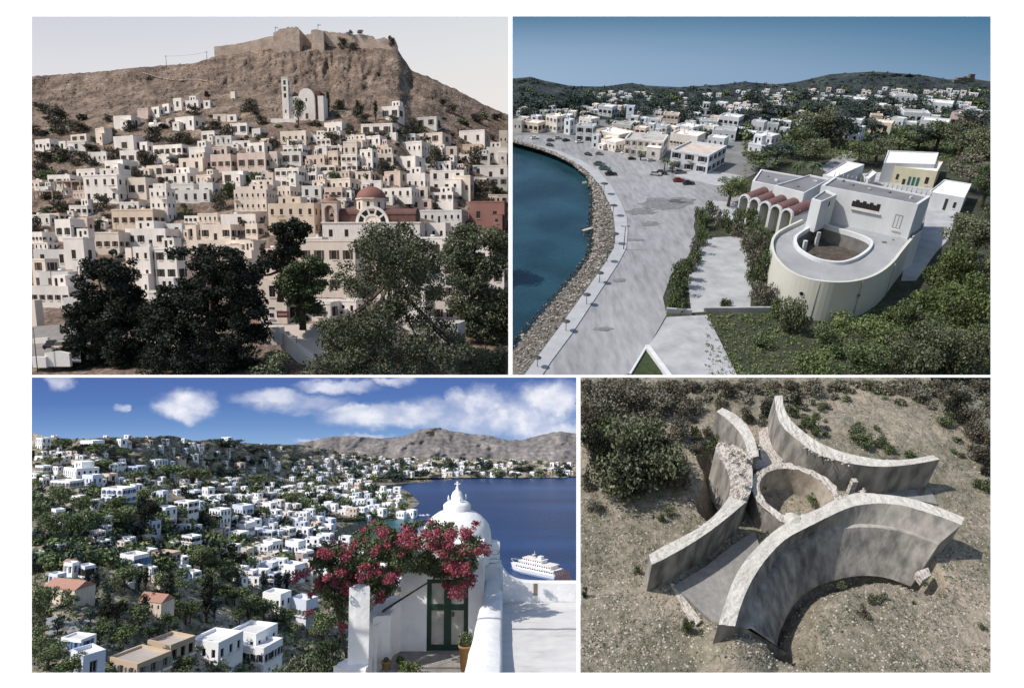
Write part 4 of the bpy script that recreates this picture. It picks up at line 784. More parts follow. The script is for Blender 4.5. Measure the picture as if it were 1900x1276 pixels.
# ------------------------------------------------------------------ upper left: foreground street
def tl_front():
    S = TLS
    def solidpx(name, label, cat, tops, vb, Y, th, mat):
        A = TL.at(tops[0][0], tops[0][1], Y * S); b = MB(); px_block(TL, b, A, tops, vb, Y * S, th * S); return TL.thing(name, label, cat, A, me=b.mesh(name, [mat]))
    W = PL['W']
    e = TL.thing('shop_roof', 'flat grey-white shop roof with a white parapet in the foreground', 'roof', TL.at(560, 640, 104 * S)); A = TL.at(560, 640, 104 * S)
    b = MB(); b.add([TL.at(500, 603, 112 * S) - A, TL.at(606, 600, 112 * S) - A, TL.at(610, 668, 101 * S) - A, TL.at(590, 678, 101 * S) - A, TL.at(520, 622, 109 * S) - A, TL.at(490, 612, 109 * S) - A], [(5, 4, 3, 2, 1, 0)]); part('roof_deck', b.mesh('roof_deck', [ROOF['tan']]), e)
    b = MB(); q = [TL.at(520, 614, 109 * S) - A, TL.at(590, 670, 101 * S) - A]; z = Vector((0, 0, -34 * TL.mpp(A))); o = Vector((3.5 * TL.mpp(A), 12, 0)); b.add([q[0], q[1], q[1] + z, q[0] + z, q[0] + o, q[1] + o, q[1] + z + o, q[0] + z + o], [(3, 2, 1, 0), (0, 1, 5, 4), (4, 5, 6, 7), (1, 2, 6, 5)]); part('parapet', b.mesh('parapet', [W]), e)
    b = MB(); px_block(TL, b, A, [(486, 607), (522, 607)], 640, 108 * S, 30); part('front_wall', b.mesh('front_wall', [W]), e)
    p = TL.at(525, 589, 111.5 * S); m = TL.mpp(p); b = MB(); b.box(-11, 11, -1, 1, 0, 12); s = TL.thing('shop_sign', 'dark red shop sign on the white wall left of the leafy tree', 'sign', p, 0, m); part('board', b.mesh('board', [pbr('sign_red', (.16, .04, .045), var=.15)]), s)
    b = MB(); rg = random.Random(2)
    for k in range(7): x = -8.5 + 2.5 * k; b.box(x, x + 1.5, -1.3, -1.01, 4, 8); 
    part('lettering', b.mesh('lettering', [pbr('sign_letters', (.5, .42, .4))]), s)
    p = TL.at(596, 581, 111.5 * S); b = MB(); b.box(-10, 12, -1, 1, -3, 3.5); s = TL.thing('shop_sign', 'white shop sign with dark lettering right of the leafy tree', 'sign', p, 0, m); part('board', b.mesh('board', [W]), s)
    b = MB()
    for k in range(6): b.box(-8 + 3 * k, -6.2 + 3 * k, -1.3, -1.01, -1.5, 2)
    part('lettering', b.mesh('lettering', [FRAME['dark']]), s)
    for (tops, vb, Y, l) in (([(82, 655), (105, 651), (128, 655)], 680, 99, 'low white yard wall beside the parked cars'), ([(59, 662), (84, 662)], 682, 98.6, 'low white wall at the lower left corner'), ([(117, 552), (150, 550)], 574, 121, 'white fence wall left of the first evergreen'), ([(60, 690 - 62), (88, 690 - 64)], 646, 108, 'grey kerb wall behind the parked cars')):
        solidpx('garden_wall', l, 'wall', tops, vb, Y, .5, W)
    b = MB(); 
    p = TL.at(104, 590, 119 * S)
    b.add([TL.at(50, 606, 117 * S), TL.at(150, 600, 117 * S), TL.at(150, 672, 99.5 * S), TL.at(50, 676, 99 * S)], [(3, 2, 1, 0)]); TL.ground('road', b, pbr('dusty_asphalt', (.20, .18, .165), var=.2, scale=.05))
    for u, vt, vb, l in ((70, 608, 690, 'thin dark lamp post at the lower left corner'), (99, 488, 556, 'grey street lamp post on the left street'), (142.5, 420, 485, 'dark wooden pole beside the left white house'), (552, 624, 668, 'dark pipe post on the shop parapet')):
        p = TL.at(u, vb, TL.depth(u, vb) - 20); m = TL.mpp(p); h = (vb - vt) * m; b = MB(); b.tube([(0, 0, -m), (0, 0, h)], [.9 * m, .55 * m], 6); e = TL.thing('lamp_post', l, 'lamp post', p); part('pole', b.mesh('pole', [METAL]), e)
        b = MB(); b.box(-5 * m, .6 * m, -.6 * m, .6 * m, h - 1.2 * m, h); part('arm', b.mesh('arm', [METAL]), e)
tl_front()
for u, v, c, l, rz in ((98, 646, 'black', 'dark hatchback parked by the lower left street', 1.9), (117, 648, 'beige', 'beige car parked beside the dark hatchback', 1.75)):
    p = TL.at(u, v, 103.5 * TLS); make_car(TL, p, rz, 19 * TL.mpp(p) / 1.75, c, l, 'cars on the lower left street')
TLM = [(683, 385, 'the red-domed church'), (560, 195, 'the hill church'), (345, 200, 'the ridge houses'), (232, 385, 'the five-window ochre house'), (270, 480, 'the tall white block'), (120, 350, 'the concrete frame house'), (900, 380, 'the brick-red house'), (540, 410, 'the big ochre building'),
       (705, 210, 'the two slim cypresses'), (820, 260, 'the big upper right house'), (330, 270, 'the long five-window house'), (95, 255, 'the far left row'), (440, 330, 'the central pink houses'), (660, 300, 'the pale central blocks'), (800, 330, 'the right white blocks'), (80, 500, 'the lower left street'), (410, 440, 'the left evergreens'), (640, 75, 'the castle'), (885, 330, 'the right edge houses')]
label_houses(TL, TLM, 'town', 'houses of the town below the castle'); label_plants(TL, TLM, 'bushes and trees of the castle hill')
# ================================================================== upper right: harbour town from the air
from mathutils.geometry import tessellate_polygon
TRS, GZ = 20.0, -1000.0
tr_sky = table([(940, 147), (951, 146), (985, 143), (1010, 150), (1060, 160), (1120, 161), (1170, 154), (1200, 159), (1260, 162), (1330, 158), (1380, 152), (1440, 157), (1480, 152), (1540, 138), (1620, 133), (1680, 137), (1720, 141), (1760, 148), (1800, 147), (1815, 148), (1850, 153)])
def tr_depth(u, v):
    if v >= 222: return TR.on(u, v, GZ)[1]
    y0 = TR.on(u, 222, GZ)[1]; vr = tr_sky(u); return y0 + (222 - v) / (222 - vr) * 1250
TR.depth = tr_depth
def tg(u, v, h=0.0): return TR.on(u, v, GZ + h)
def tr_ground():
    b = MB(); vs = []; us = [944 + 6 * i for i in range(180)]; nv = 80
    for u in us:
        vr = tr_sky(u)
        for j in range(nv + 1):
            f = j / nv; v = 222 - (222 - vr) * f; w = max(0, f - .1)
            Y = tr_depth(u, v) - fb(u * .02, v * .05, 3) * 120 * w - fb(u * .09, v * .2, 8) * 45 * w; vs.append(TR.at(u, v, Y))
        vs.append(vs[-1] + Vector((0, 900, -300)))
    r = nv + 2; b.add(vs, [(i * r + j, (i + 1) * r + j, (i + 1) * r + j + 1, i * r + j + 1) for i in range(len(us) - 1) for j in range(nv + 1)], 0, True)
    TR.ground('hills', b, ramp3('wooded_hill_soil', [(0.34, (0.018, 0.027, 0.031)), (0.5, (0.034, 0.046, 0.048)), (0.62, (0.075, 0.084, 0.080))], 0.006, bump=.8, bscale=.03, dist=20, fine=.05))
    b = MB(); b.add([TR.on(u, v, GZ - 38) for u, v in ((945, 221), (1900, 221), (1900, 720), (945, 720))], [(3, 2, 1, 0)])
    SEAT = bpy.data.materials.new('harbour_water'); SEAT.use_nodes = True; n = SEAT.node_tree; bs = n.nodes['Principled BSDF']; bs.inputs['Roughness'].default_value = .22; bs.inputs['Specular IOR Level'].default_value = .35
    tc = n.nodes.new('ShaderNodeTexCoord'); nz = n.nodes.new('ShaderNodeTexNoise'); nz.inputs['Scale'].default_value = .0028; nz.inputs['Detail'].default_value = 6; n.links.new(tc.outputs['Object'], nz.inputs[0])
    rp = n.nodes.new('ShaderNodeValToRGB'); rp.color_ramp.elements[0].position = .36; rp.color_ramp.elements[0].color = (.008, .030, .044, 1); rp.color_ramp.elements[1].position = .68; rp.color_ramp.elements[1].color = (.022, .068, .092, 1); n.links.new(nz.outputs[0], rp.inputs[0]); n.links.new(rp.outputs[0], bs.inputs['Base Color'])
    n2 = n.nodes.new('ShaderNodeTexNoise'); n2.inputs['Scale'].default_value = .06; n2.inputs['Detail'].default_value = 5; n.links.new(tc.outputs['Object'], n2.inputs[0]); bp = n.nodes.new('ShaderNodeBump'); bp.inputs['Strength'].default_value = .35; bp.inputs['Distance'].default_value = 6; n.links.new(n2.outputs[0], bp.inputs['Height']); n.links.new(bp.outputs[0], bs.inputs['Normal'])
    TR.ground('sea', b, SEAT)
    land = [(945, 262), (975, 269), (1000, 276), (1030, 287), (1060, 301), (1085, 320), (1100, 345), (1106, 370), (1104, 395), (1102, 420), (1104, 450), (1098, 475), (1078, 502), (1052, 533), (1022, 568), (992, 603), (966, 636), (945, 660), (945, 700), (945, 720), (1900, 720), (1900, 221), (945, 221)]
    top = [tg(u, v) for u, v in land]; b = MB(); n = len(top); tris = tessellate_polygon([top]); b.add(top, [t if (top[t[1]] - top[t[0]]).cross(top[t[2]] - top[t[0]]).z > 0 else t[::-1] for t in tris])
    low = [TR.on(u - 7, v + 2, GZ - 60) for u, v in land[:19]]; k = len(low); b.add(top[:k] + low, [(i, i + 1, k + i + 1, k + i) for i in range(k - 1)])
    TR.ground('ground', b, ramp3('town_ground', [(0.36, (0.026, 0.032, 0.022)), (0.5, (0.048, 0.054, 0.036)), (0.6, (0.085, 0.082, 0.062)), (0.72, (0.18, 0.17, 0.15))], 0.012, bump=.8, bscale=.08, dist=8, fine=.09))
tr_ground()
def sheet(P, name, pts, h, mat, z0=GZ, kind='structure', thick=None):
    top = [P.on(u, v, z0 + h) for u, v in pts]; b = MB(); tris = tessellate_polygon([top]); b.add(top, [t if (top[t[1]] - top[t[0]]).cross(top[t[2]] - top[t[0]]).z > 0 else t[::-1] for t in tris])
    n = len(top); lo = [q - Vector((0, 0, thick or h * .9)) for q in top]; b.add(top + lo, [(i, (i + 1) % n, n + (i + 1) % n, n + i) for i in range(n)]); return P.ground(name, b, mat, kind)
ROADM = ramp3('worn_asphalt', [(0.32, (0.135, 0.135, 0.14)), (0.43, (0.22, 0.22, 0.228)), (0.54, (0.28, 0.28, 0.29)), (0.66, (0.345, 0.345, 0.35))], 0.0065, rough=.9, bump=.15, bscale=.2, dist=1, fine=.05, stretch=(1, .22, 1))
PAVE = pbr('pale_paving', (.35, .355, .37), var=.12, scale=.02, bump=.1, bscale=.3, dist=1); YARD = pbr('pale_concrete', (.34, .345, .35), var=.22, scale=.015, col2=None, bump=.2, bscale=.2, dist=1)
kerbR = [(960, 262), (1000, 270), (1040, 281), (1080, 298), (1110, 317), (1135, 345), (1152, 375), (1163, 402), (1165, 430), (1162, 460), (1148, 487), (1120, 530), (1090, 575), (1060, 620), (1024, 668), (1000, 705)]
kerbL = [(954, 260), (985, 268), (1025, 281), (1062, 299), (1092, 319), (1116, 347), (1130, 375), (1139, 402), (1142, 430), (1139, 460), (1124, 486), (1099, 522), (1070, 562), (1040, 604), (1002, 655), (966, 705)]
roadR = [(1165, 705), (1192, 660), (1215, 622), (1237, 584), (1230, 552), (1247, 506), (1278, 474), (1292, 440), (1287, 420), (1292, 393), (1322, 384), (1372, 372), (1380, 330), (1330, 322), (1300, 312), (1250, 300), (1180, 285), (1120, 268), (1060, 256), (1000, 250), (950, 252)]
sheet(TR, 'road', kerbR + roadR, 2.0, ROADM, thick=6); sheet(TR, 'promenade', kerbL + kerbR[::-1], 5.0, PAVE, thick=14)
sheet(TR, 'shore_bank', [(945, 262), (975, 270), (1000, 277), (1030, 288), (1060, 302), (1085, 321), (1099, 345), (1105, 370), (1103, 395), (1101, 420), (1103, 450), (1097, 475), (1077, 502), (1051, 533), (1021, 568), (991, 603), (965, 636), (945, 660), (945, 712)] + kerbL[::-1], 1.2, ramp3('shore_gravel', [(.3, (.05, .046, .042)), (.5, (.16, .145, .125)), (.7, (.30, .275, .24))], .06, bump=1, bscale=.25, dist=5, fine=.25), thick=3)
sheet(TR, 'town_pavement', [(945, 262), (1000, 256), (1060, 258), (1120, 270), (1180, 287), (1250, 302), (1330, 324), (1380, 332), (1425, 312), (1455, 285), (1470, 262), (1440, 222.5), (945, 222.5)], 1.0, pbr('town_paving', (.17, .17, .165), var=.3, scale=.01, detail=8), thick=2)
STAIN = pbr('asphalt_stain', (.165, .165, .172), var=.35, scale=.05, detail=9)
for k, (cu, cv, ru, rv) in enumerate(((1235, 378, 52, 12), (1190, 392, 34, 8), (1205, 415, 20, 5), (1265, 372, 30, 6), (1150, 520, 14, 4), (1175, 445, 22, 2.5), (1120, 610, 20, 4))):
    rr_ = random.Random(k); sheet(TR, 'road_patch', [(cu + ru * math.cos(q) * rr_.uniform(.55, 1.1), cv + rv * math.sin(q) * rr_.uniform(.55, 1.1)) for q in [6.283 * i / 22 for i in range(22)]], 3.2, STAIN, thick=1)
sheet(TR, 'pavement', [(1250, 325), (1330, 345), (1375, 338), (1378, 326), (1300, 314)], 4.0, PAVE, thick=8)
sheet(TR, 'yard', [(1300, 442), (1375, 438), (1398, 500), (1392, 572), (1283, 580), (1276, 520)], 3.0, YARD, thick=6)
sheet(TR, 'yard', [(1237, 588), (1312, 584), (1345, 650), (1372, 705), (1250, 705), (1202, 642), (1218, 620)], 3.0, YARD, thick=6)
sheet(TR, 'yard', [(1318, 372), (1368, 376), (1372, 432), (1330, 410), (1300, 398)], 3.0, PAVE, thick=6)
sheet(TR, 'yard', [(1600, 322), (1660, 318), (1745, 350), (1728, 362), (1690, 370), (1610, 345)], 3.0, YARD, thick=6)
sheet(TR, 'yard', [(1700, 384), (1776, 389), (1762, 442), (1735, 470), (1700, 520), (1672, 520)], 3.0, YARD, thick=6)
sheet(TR, 'road', [(1520, 312), (1560, 284), (1640, 262), (1660, 262), (1600, 290), (1540, 322)], 2.0, ROADM, thick=6)
sheet(TR, 'lawn', [(1165, 700), (1202, 646), (1236, 705), (1165, 708)], 4.0, pbr('lawn', (.035, .05, .02), var=.4, scale=.1), thick=5)
def px_wall(P, name, pts, h, t, mat, label, cat='wall', z0=GZ):
    """A free-standing wall along ground pixels."""
    c = [P.on(u, v, z0) for u, v in pts]; A = c[0].copy(); b = MB()
    for i in range(len(c) - 1):
        d = (c[i + 1] - c[i]).normalized(); n = Vector((-d.y, d.x, 0)) * t / 2; q = [c[i] - n - A, c[i + 1] - n - A, c[i + 1] + n - A, c[i] + n - A]
        b.prism([(p.x, p.y) for p in q], -4, h)
    return P.thing(name, label, cat, A, me=b.mesh(name, [mat]))
KERBW = pbr('kerb_white', (.56, .56, .565), var=.12, scale=.05)
px_wall(TR, 'garden_wall', [(1236, 580), (1283, 583)], 18, 10, YARD, 'low grey wall between the hedge and the concrete apron')
px_wall(TR, 'garden_wall', [(1305, 578), (1435, 577)], 16, 9, YARD, 'long low grey wall below the pale yard')
px_wall(TR, 'garden_wall', [(1200, 648), (1247, 712)], 16, 14, KERBW, 'white sloping wall beside the lawn triangle at the bottom')
px_wall(TR, 'garden_wall', [(1200, 645), (1166, 702)], 10, 6, KERBW, 'thin white kerb wall along the road by the lawn triangle')
0 and px_wall(TR, 'garden_wall', [(1308, 400), (1328, 412), (1334, 440)], 14, 5, PAVE, 'white zigzag garden wall near the arched pavilion')
# the theatre-like building with a horseshoe terrace
CREAM = pbr('theatre_cream', (0.52, 0.51, 0.45), rough=.9, var=.08, scale=.012, streak=True, bump=.1, bscale=.2, dist=1); TW = pbr('theatre_white', (0.56, 0.57, 0.585), rough=.9, var=.13, scale=.012, streak=True, bump=.1, bscale=.2, dist=1)
TERR = ramp3('stained_terrace', [(.30, (.17, .165, .155)), (.44, (.36, .355, .34)), (.60, (.50, .495, .48))], .018, bump=.2, bscale=.2, dist=1, fine=.12); DGREY = pbr('tar_roof', (.17, .172, .18), var=.25, scale=.01, detail=7); YEL = pbr('yellow_niche', (.50, .45, .22), var=.1, scale=.02); VAULT = pbr('vault_red', (.145, .080, .078), var=.2, scale=.02)
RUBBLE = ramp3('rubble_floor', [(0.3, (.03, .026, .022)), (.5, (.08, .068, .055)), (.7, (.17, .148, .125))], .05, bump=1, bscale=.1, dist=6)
def z4(l): return [(1395 + a / 3.753, 360 + c / 3.753) for a, c in l]
H1, H2 = 140.0, 262.0
def theatre():
    A = tg(1560, 520); e = TR.thing('terrace_building', 'white building with a cream horseshoe terrace wing and sunken court', 'building', A)
    rel = lambda u, v, h: TR.on(u, v, GZ + h) - A
    rim = [rel(*p, H1) for p in z4([(345, 175), (240, 225), (170, 262), (134, 312), (132, 370), (158, 440), (215, 505), (300, 560), (420, 598), (560, 616), (700, 612), (820, 585), (920, 535), (1000, 465), (1045, 400), (1120, 310)])]
    def smooth(p, closed=False):
        r = [p[0]]
        for a, c in zip(p, p[1:]): r += [a.lerp(c, .25), a.lerp(c, .75)]
        return r + [p[-1]]
    rim = smooth(smooth(rim)); n = len(rim); ctr = sum(rim, Vector()) / n
    def offs(p, d):
        r = []
        for i in range(len(p)):
            t = (p[min(i + 1, len(p) - 1)] - p[max(i - 1, 0)]); t.z = 0; t.normalize(); r.append(p[i] + Vector((-t.y, t.x, 0)) * d)
        return r
    inn = offs(rim, 9); b = MB(); z0 = -20
    lo = [Vector((p.x, p.y, z0)) for p in rim]; ilo = [p - Vector((0, 0, 17)) for p in inn]
    for i in range(n - 1):
        b.add([lo[i], lo[i + 1], rim[i + 1], rim[i]], ((0, 1, 2, 3),), 0, True); b.add([rim[i], rim[i + 1], inn[i + 1], inn[i]], ((0, 1, 2, 3),)); b.add([inn[i], inn[i + 1], ilo[i + 1], ilo[i]], ((0, 1, 2, 3),))
    part('curved_wall', b.mesh('curved_wall', [CREAM]), e)
    b = MB()
    for k, off in ((.30, 3), (.5, 3), (.69, 3)):                                          # small round windows in the curved wall
        i = int(n * k); p = rim[i]; t = (rim[i + 1] - rim[i - 1]).normalized(); nn = Vector((t.y, -t.x, 0)); c = Vector((p.x, p.y, H1 * .60)) + nn * .6; bb = MB()
        for kk, r, d, mt in ((0, 9.5, .5, 0), (1, 7.2, .9, 1)):
            vs = [c + (t * math.cos(q) + Vector((0, 0, 1)) * math.sin(q)) * r + nn * d for q in [2 * math.pi * j / 16 for j in range(16)]]; bb.add(vs, [tuple(range(16))], mt)
        part('round_window', bb.mesh('round_window', [TW, GLASS]), e)
    hole = [rel(*p, H1 - 12) for p in z4([(330, 330), (345, 380), (400, 420), (470, 453), (570, 470), (640, 465), (720, 430), (792, 372), (782, 322), (500, 240), (472, 226), (352, 298)])]
    outer = [rel(*p, H1 - 12) for p in z4([(285, 330), (290, 395), (345, 452), (430, 505), (555, 532), (660, 525), (770, 475), (880, 378), (872, 335), (500, 205), (450, 190), (310, 280)])]
    def ring2(a, c):                                       # round both outlines off together
        for _ in range(2):
            n0 = len(a); a = [q for i in range(n0) for q in (a[i].lerp(a[(i + 1) % n0], .25), a[i].lerp(a[(i + 1) % n0], .75))]; c = [q for i in range(n0) for q in (c[i].lerp(c[(i + 1) % n0], .25), c[i].lerp(c[(i + 1) % n0], .75))]
        return a, c
    hc = sum(hole, Vector()) / len(hole); big = [hc + (p - hc) * 1.13 for p in hole]; outer = [h + (o - h).normalized() * 11 if (o - h).length > 1 else o for h, o in zip(big, [p + (p - hc).normalized() * 40 for p in big])]; hole = big; hole, outer = ring2(hole, outer); cw = MB(); b = MB(); k = len(hole); hi = 9
    ter = [Vector((p.x, p.y, H1 - 14)) for p in inn]; te2 = ter + [rel(1700, 438, H1 - 14), rel(1540, 396, H1 - 14)]; b = MB()
    hl = [Vector((p.x, p.y, H1 - 14)) for p in hole]; allp = te2 + hl; tr_ = tessellate_polygon([te2, hl]); b.add(allp, [t if (allp[t[1]] - allp[t[0]]).cross(allp[t[2]] - allp[t[0]]).z > 0 else t[::-1] for t in tr_]); part('terrace', b.mesh('terrace', [TERR]), e)
    for i in range(k):
        j = (i + 1) % k; up = Vector((0, 0, hi)); o0, o1, h0, h1 = outer[i], outer[j], hole[i], hole[j]
        b.quad(o0 - up * .5, o1 - up * .5, o1 + up, o0 + up); b.quad(o0 + up, o1 + up, h1 + up, h0 + up)
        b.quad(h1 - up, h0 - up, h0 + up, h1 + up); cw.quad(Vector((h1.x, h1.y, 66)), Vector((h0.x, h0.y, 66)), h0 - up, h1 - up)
    part('court_parapet', b.mesh('court_parapet', [TW]), e); part('court_wall', cw.mesh('court_wall', [pbr('court_shade_grey', (.16, .155, .15), var=.3, scale=.03)]), e)  # walls below the parapet darkened: the sunken court's shade put into their colour
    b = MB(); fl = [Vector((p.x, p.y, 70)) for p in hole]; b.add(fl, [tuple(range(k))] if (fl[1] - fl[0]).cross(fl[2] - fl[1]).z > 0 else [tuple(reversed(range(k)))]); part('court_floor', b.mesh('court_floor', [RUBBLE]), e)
    for a in ((378, 318), (470, 258)):
        q = rel(*z4([a])[0], H1 - 10); b = MB(); b.box(q.x - 6, q.x + 6, q.y - 6, q.y + 6, 68, H1 - 14); part('pillar', b.mesh('pillar', [TW]), e)
    def blk(name, top, h, h0, mat, roofm, par=6, nm='wall'):
        t = [rel(*p, h) for p in top]; 
        if sum((q.x - p.x) * (q.y + p.y) for p, q in zip(t, t[1:] + t[:1])) > 0: t = t[::-1]
        c = sum(t, Vector()) / len(t); b = MB(); nn = len(t); b.prism([(p.x, p.y) for p in t], h0, h, cap=False); w = part(name, b.mesh(name, [mat]), e)
        i_ = [p + (c - p).normalized() * 11 for p in t]; b = MB()
        for i in range(nn): j = (i + 1) % nn; b.quad(t[i], t[j], i_[j], i_[i]); b.quad(i_[i], i_[j], i_[j] - Vector((0, 0, par)), i_[i] - Vector((0, 0, par)))
        part('parapet', b.mesh('parapet', [mat]), e); b = MB(); b.add([p - Vector((0, 0, par)) for p in i_], [tuple(range(nn))]); part('roof', b.mesh('roof', [roofm]), e); return t
    t = blk('main_block', [(1524, 344), (1704, 379), (1727, 364), (1548, 328)], H2, -20, TW, DGREY)
    fl_, fr_ = rel(1524, 344, H2), rel(1704, 379, H2); d = (fr_ - fl_); L = d.length; d.normalize(); nn = Vector((d.y, -d.x, 0))
    if nn.y > 0: nn = -nn
    M = lambda s, z: Vector((fl_.x, fl_.y, 0)) + d * s * L + Vector((0, 0, z))
    rz = math.atan2(d.y, d.x)
    for i in range(8): part('window', window_mesh(.9, 1.1, 'dark'), e, M(.385 + .036 * i, H1 + 66) + nn * 1.0, rz, scale=(14, 14, 26 if i % 2 else 20))
    b = MB(); o = M(.37, H1 + 56) + nn * 1; p1 = M(.68, H1 + 56) + nn * 1; up = Vector((0, 0, 3)); b.add([o, p1, p1 + up, o + up, o + nn * 6, p1 + nn * 6, p1 + up + nn * 6, o + up + nn * 6], ((4, 5, 6, 7), (3, 2, 6, 7)[::-1], (0, 1, 5, 4)[::-1])); part('sill', b.mesh('sill', [TW]), e)
    part('window', window_mesh(1.2, 1.9, 'grey'), e, M(.86, H1 + 18) + nn * 1.0, rz, scale=(22, 22, 28))
    for i in range(22):
        q = rel(1548, 328, H2).lerp(rel(1727, 364, H2), i / 21); b = MB(); b.tube([(0, 0, 0), (0, 0, 18)], 1.6, 5); part('railing_post', PROTO.setdefault('rp', b.mesh('railing_post', [ROOF['grey']])), e, q)
    blk('stair_block', [(1506, 369), (1524, 374), (1553, 361), (1531, 352)], H2 - 16, H1 - 16, TW, DGREY)
    part('window', window_mesh(1, 1, 'dark'), e, rel(1533, 382, H2 - 42) + Vector((6, -8, 0)), math.radians(52), scale=(16, 16, 20))
    blk('front_annex', [(1396, 336), (1486, 354), (1495, 328), (1412, 314)], 146, -10, TW, DGREY); blk('middle_annex', [(1436, 344), (1492, 358), (1540, 332), (1503, 324)], 176, -10, TW, DGREY)
    blk('side_wing', [(1704, 379), (1693, 440), (1712, 428), (1727, 364)], H1 + 2, -20, TW, DGREY)
    rv = random.Random(6)
    for (u, v, h) in ((1440, 336, 147), (1425, 328, 147), (1465, 342, 147), (1512, 338, 177), (1480, 346, 177), (1580, 344, H2), (1612, 352, H2), (1650, 358, H2), (1690, 368, H2), (1565, 338, H2), (1655, 447, H1 - 12), (1640, 452, H1 - 12)):
        q = rel(u, v, h - 6); w = rv.uniform(4, 9); b = MB(); b.box(-w, w, -w * .6, w * .6, 0, rv.uniform(4, 10)); part('roof_vent', b.mesh('roof_vent', [rv.choice((ROOF['grey'], TW, DGREY))]), e, q, rv.uniform(0, 3))
    for (u, v0) in ((1440, 470), (1520, 522), (1600, 520), (1660, 488)):
        q = rel(u, v0, H1 - 4); b = MB(); b.tube([(0, 0, 0), (0, -3, -4), (0, -3, -H1 + 6)], 1.3, 5); part('drain_pipe', b.mesh('drain_pipe', [ROOF['grey']]), e, q + Vector((0, -3, 0)))
    # five barrel-vaulted bays
    P0, P1 = tg(1366, 410) - A, tg(1462, 446) - A; d = P1 - P0; L = d.length; d.normalize(); back = Vector((-d.y, d.x, 0)); back = back if back.y > 0 else -back; rz = math.atan2(d.y, d.x); w = L / 5
    for k in range(5):
        o = P0 + d * (k * w); f = MB(); f.box(0, w * .11, -8, 95, -10, 104); f.box(w * .89, w, -8, 95, -10, 104); part('arch_front', f.mesh('arch_front', [TW]), e, o, rz)
        f = MB(); f.box(w * .06, w * .94, 40, 44, -10, 125); part('niche_wall', f.mesh('niche_wall', [YEL]), e, o, rz); part('door', window_mesh(1.0, 2.2, 'dark', 'door'), e, o + d * w * .5 + back * 38, rz, scale=(w * .3, 10, 28))
        f = MB(); n = 10
        for i in range(n):
            a, c = math.pi * i / n, math.pi * (i + 1) / n; g = lambda q, y: Vector((w / 2 - w * .48 * math.cos(q), y, 104 + w * .5 * math.sin(q))); up30 = Vector((0, 0, 16))  # vault backs raised so more of the roof shows from the camera
            f.add([g(a, -2), g(c, -2), g(c, 120) + up30, g(a, 120) + up30], ((0, 1, 2, 3),), 0, True)
        f.add([(w / 2 - w * .48 * math.cos(math.pi * i / n), 0, 104 + w * .5 * math.sin(math.pi * i / n)) for i in range(n + 1)], []); part('vault', f.mesh('vault', [VAULT]), e, o, rz)
        f = MB()
        for i in range(n):
            a, c = math.pi * i / n, math.pi * (i + 1) / n; g = lambda q, y, r: (w / 2 - w * .5 * r * math.cos(q), y, 102 + w * .52 * r * math.sin(q))
            f.quad(g(c, -8, .78), g(a, -8, .78), g(a, -8, 1.04), g(c, -8, 1.04)); f.quad(g(a, -8, 1.04), g(a, 4, 1.04), g(c, 4, 1.04), g(c, -8, 1.04)); f.quad(g(a, 4, .78), g(a, -8, .78), g(c, -8, .78), g(c, 4, .78))
        part('arch_trim', f.mesh('arch_trim', [TW]), e, o, rz)
theatre()
def px_block_building(top, h, wallm, roofm, label, name='flat_roof_building', wins=()):
    A = tg(*top[0]); t = [TR.on(u, v, GZ + h) - A for u, v in top]
    if sum((q.x - p.x) * (q.y + p.y) for p, q in zip(t, t[1:] + t[:1])) > 0: t = t[::-1]
    e = TR.thing(name, label, 'building', A); b = MB(); b.prism([(p.x, p.y) for p in t], -10, h, cap=False); part('wall', b.mesh('wall', [wallm]), e); c = sum(t, Vector()) / len(t); i_ = [p + (c - p).normalized() * 8 for p in t]; nn = len(t); b = MB()
    for i in range(nn): j = (i + 1) % nn; b.quad(t[i], t[j], i_[j], i_[i]); b.quad(i_[i], i_[j], i_[j] - Vector((0, 0, 6)), i_[i] - Vector((0, 0, 6)))
    part('parapet', b.mesh('parapet', [wallm]), e); b = MB(); b.add([p - Vector((0, 0, 6)) for p in i_], [tuple(range(nn))]); part('roof', b.mesh('roof', [roofm]), e)
    f0, f1 = TR.on(*top[0], GZ + h) - A, TR.on(*top[1], GZ + h) - A; d = f1 - f0; L = d.length; d.normalize(); n_ = Vector((d.y, -d.x, 0)); n_ = n_ if n_.y < 0 else -n_
    for s, z, w, hh, st, kd in wins: part(kd, window_mesh(1, 1.8 if kd == 'door' else 1.2, st, kd), e, Vector((f0.x, f0.y, z)) + d * s * L + n_ * 1.5, math.atan2(d.y, d.x), scale=(w, w * .6, hh))
px_block_building([(1527, 324), (1549, 329), (1604, 305), (1571, 299)], 120, TW, ROOF['white'], 'long white-roofed building behind the terrace building')
px_block_building([(1603, 328), (1612, 332), (1627, 320), (1618, 315)], 70, TW, ROOF['white'], 'small white hut right of the long white roof')
FRAME['teal'] = pbr('teal_door', (.03, .12, .13), var=.2, scale=2)
px_block_building([(1661, 309), (1740, 318), (1750, 300), (1672, 292)], 92, pbr('straw_plaster', (.58, .53, .38), var=.1, scale=.02), ROOF['white'], 'straw-coloured building with three teal doors facing the yard', wins=[(.3, 2, 14, 26, 'dark', 'window'), (.42, 2, 12, 26, 'teal', 'door'), (.52, 2, 12, 26, 'teal', 'door'), (.62, 2, 12, 26, 'teal', 'door'), (.82, 20, 16, 30, 'dark', 'window'), (.12, 24, 12, 26, 'dark', 'window')])
px_block_building([(1640, 302), (1735, 305), (1742, 283), (1648, 279)], 108, TW, ROOF['white'], 'wide white flat roof behind the straw-coloured building')
px_block_building([(1724, 356), (1790, 367), (1803, 341), (1752, 333)], 78, TW, ROOF['white'], 'low white building at the right, beside the big trees', wins=[(.55, 6, 12, 30, 'dark', 'door'), (.8, 22, 11, 24, 'dark', 'window')])
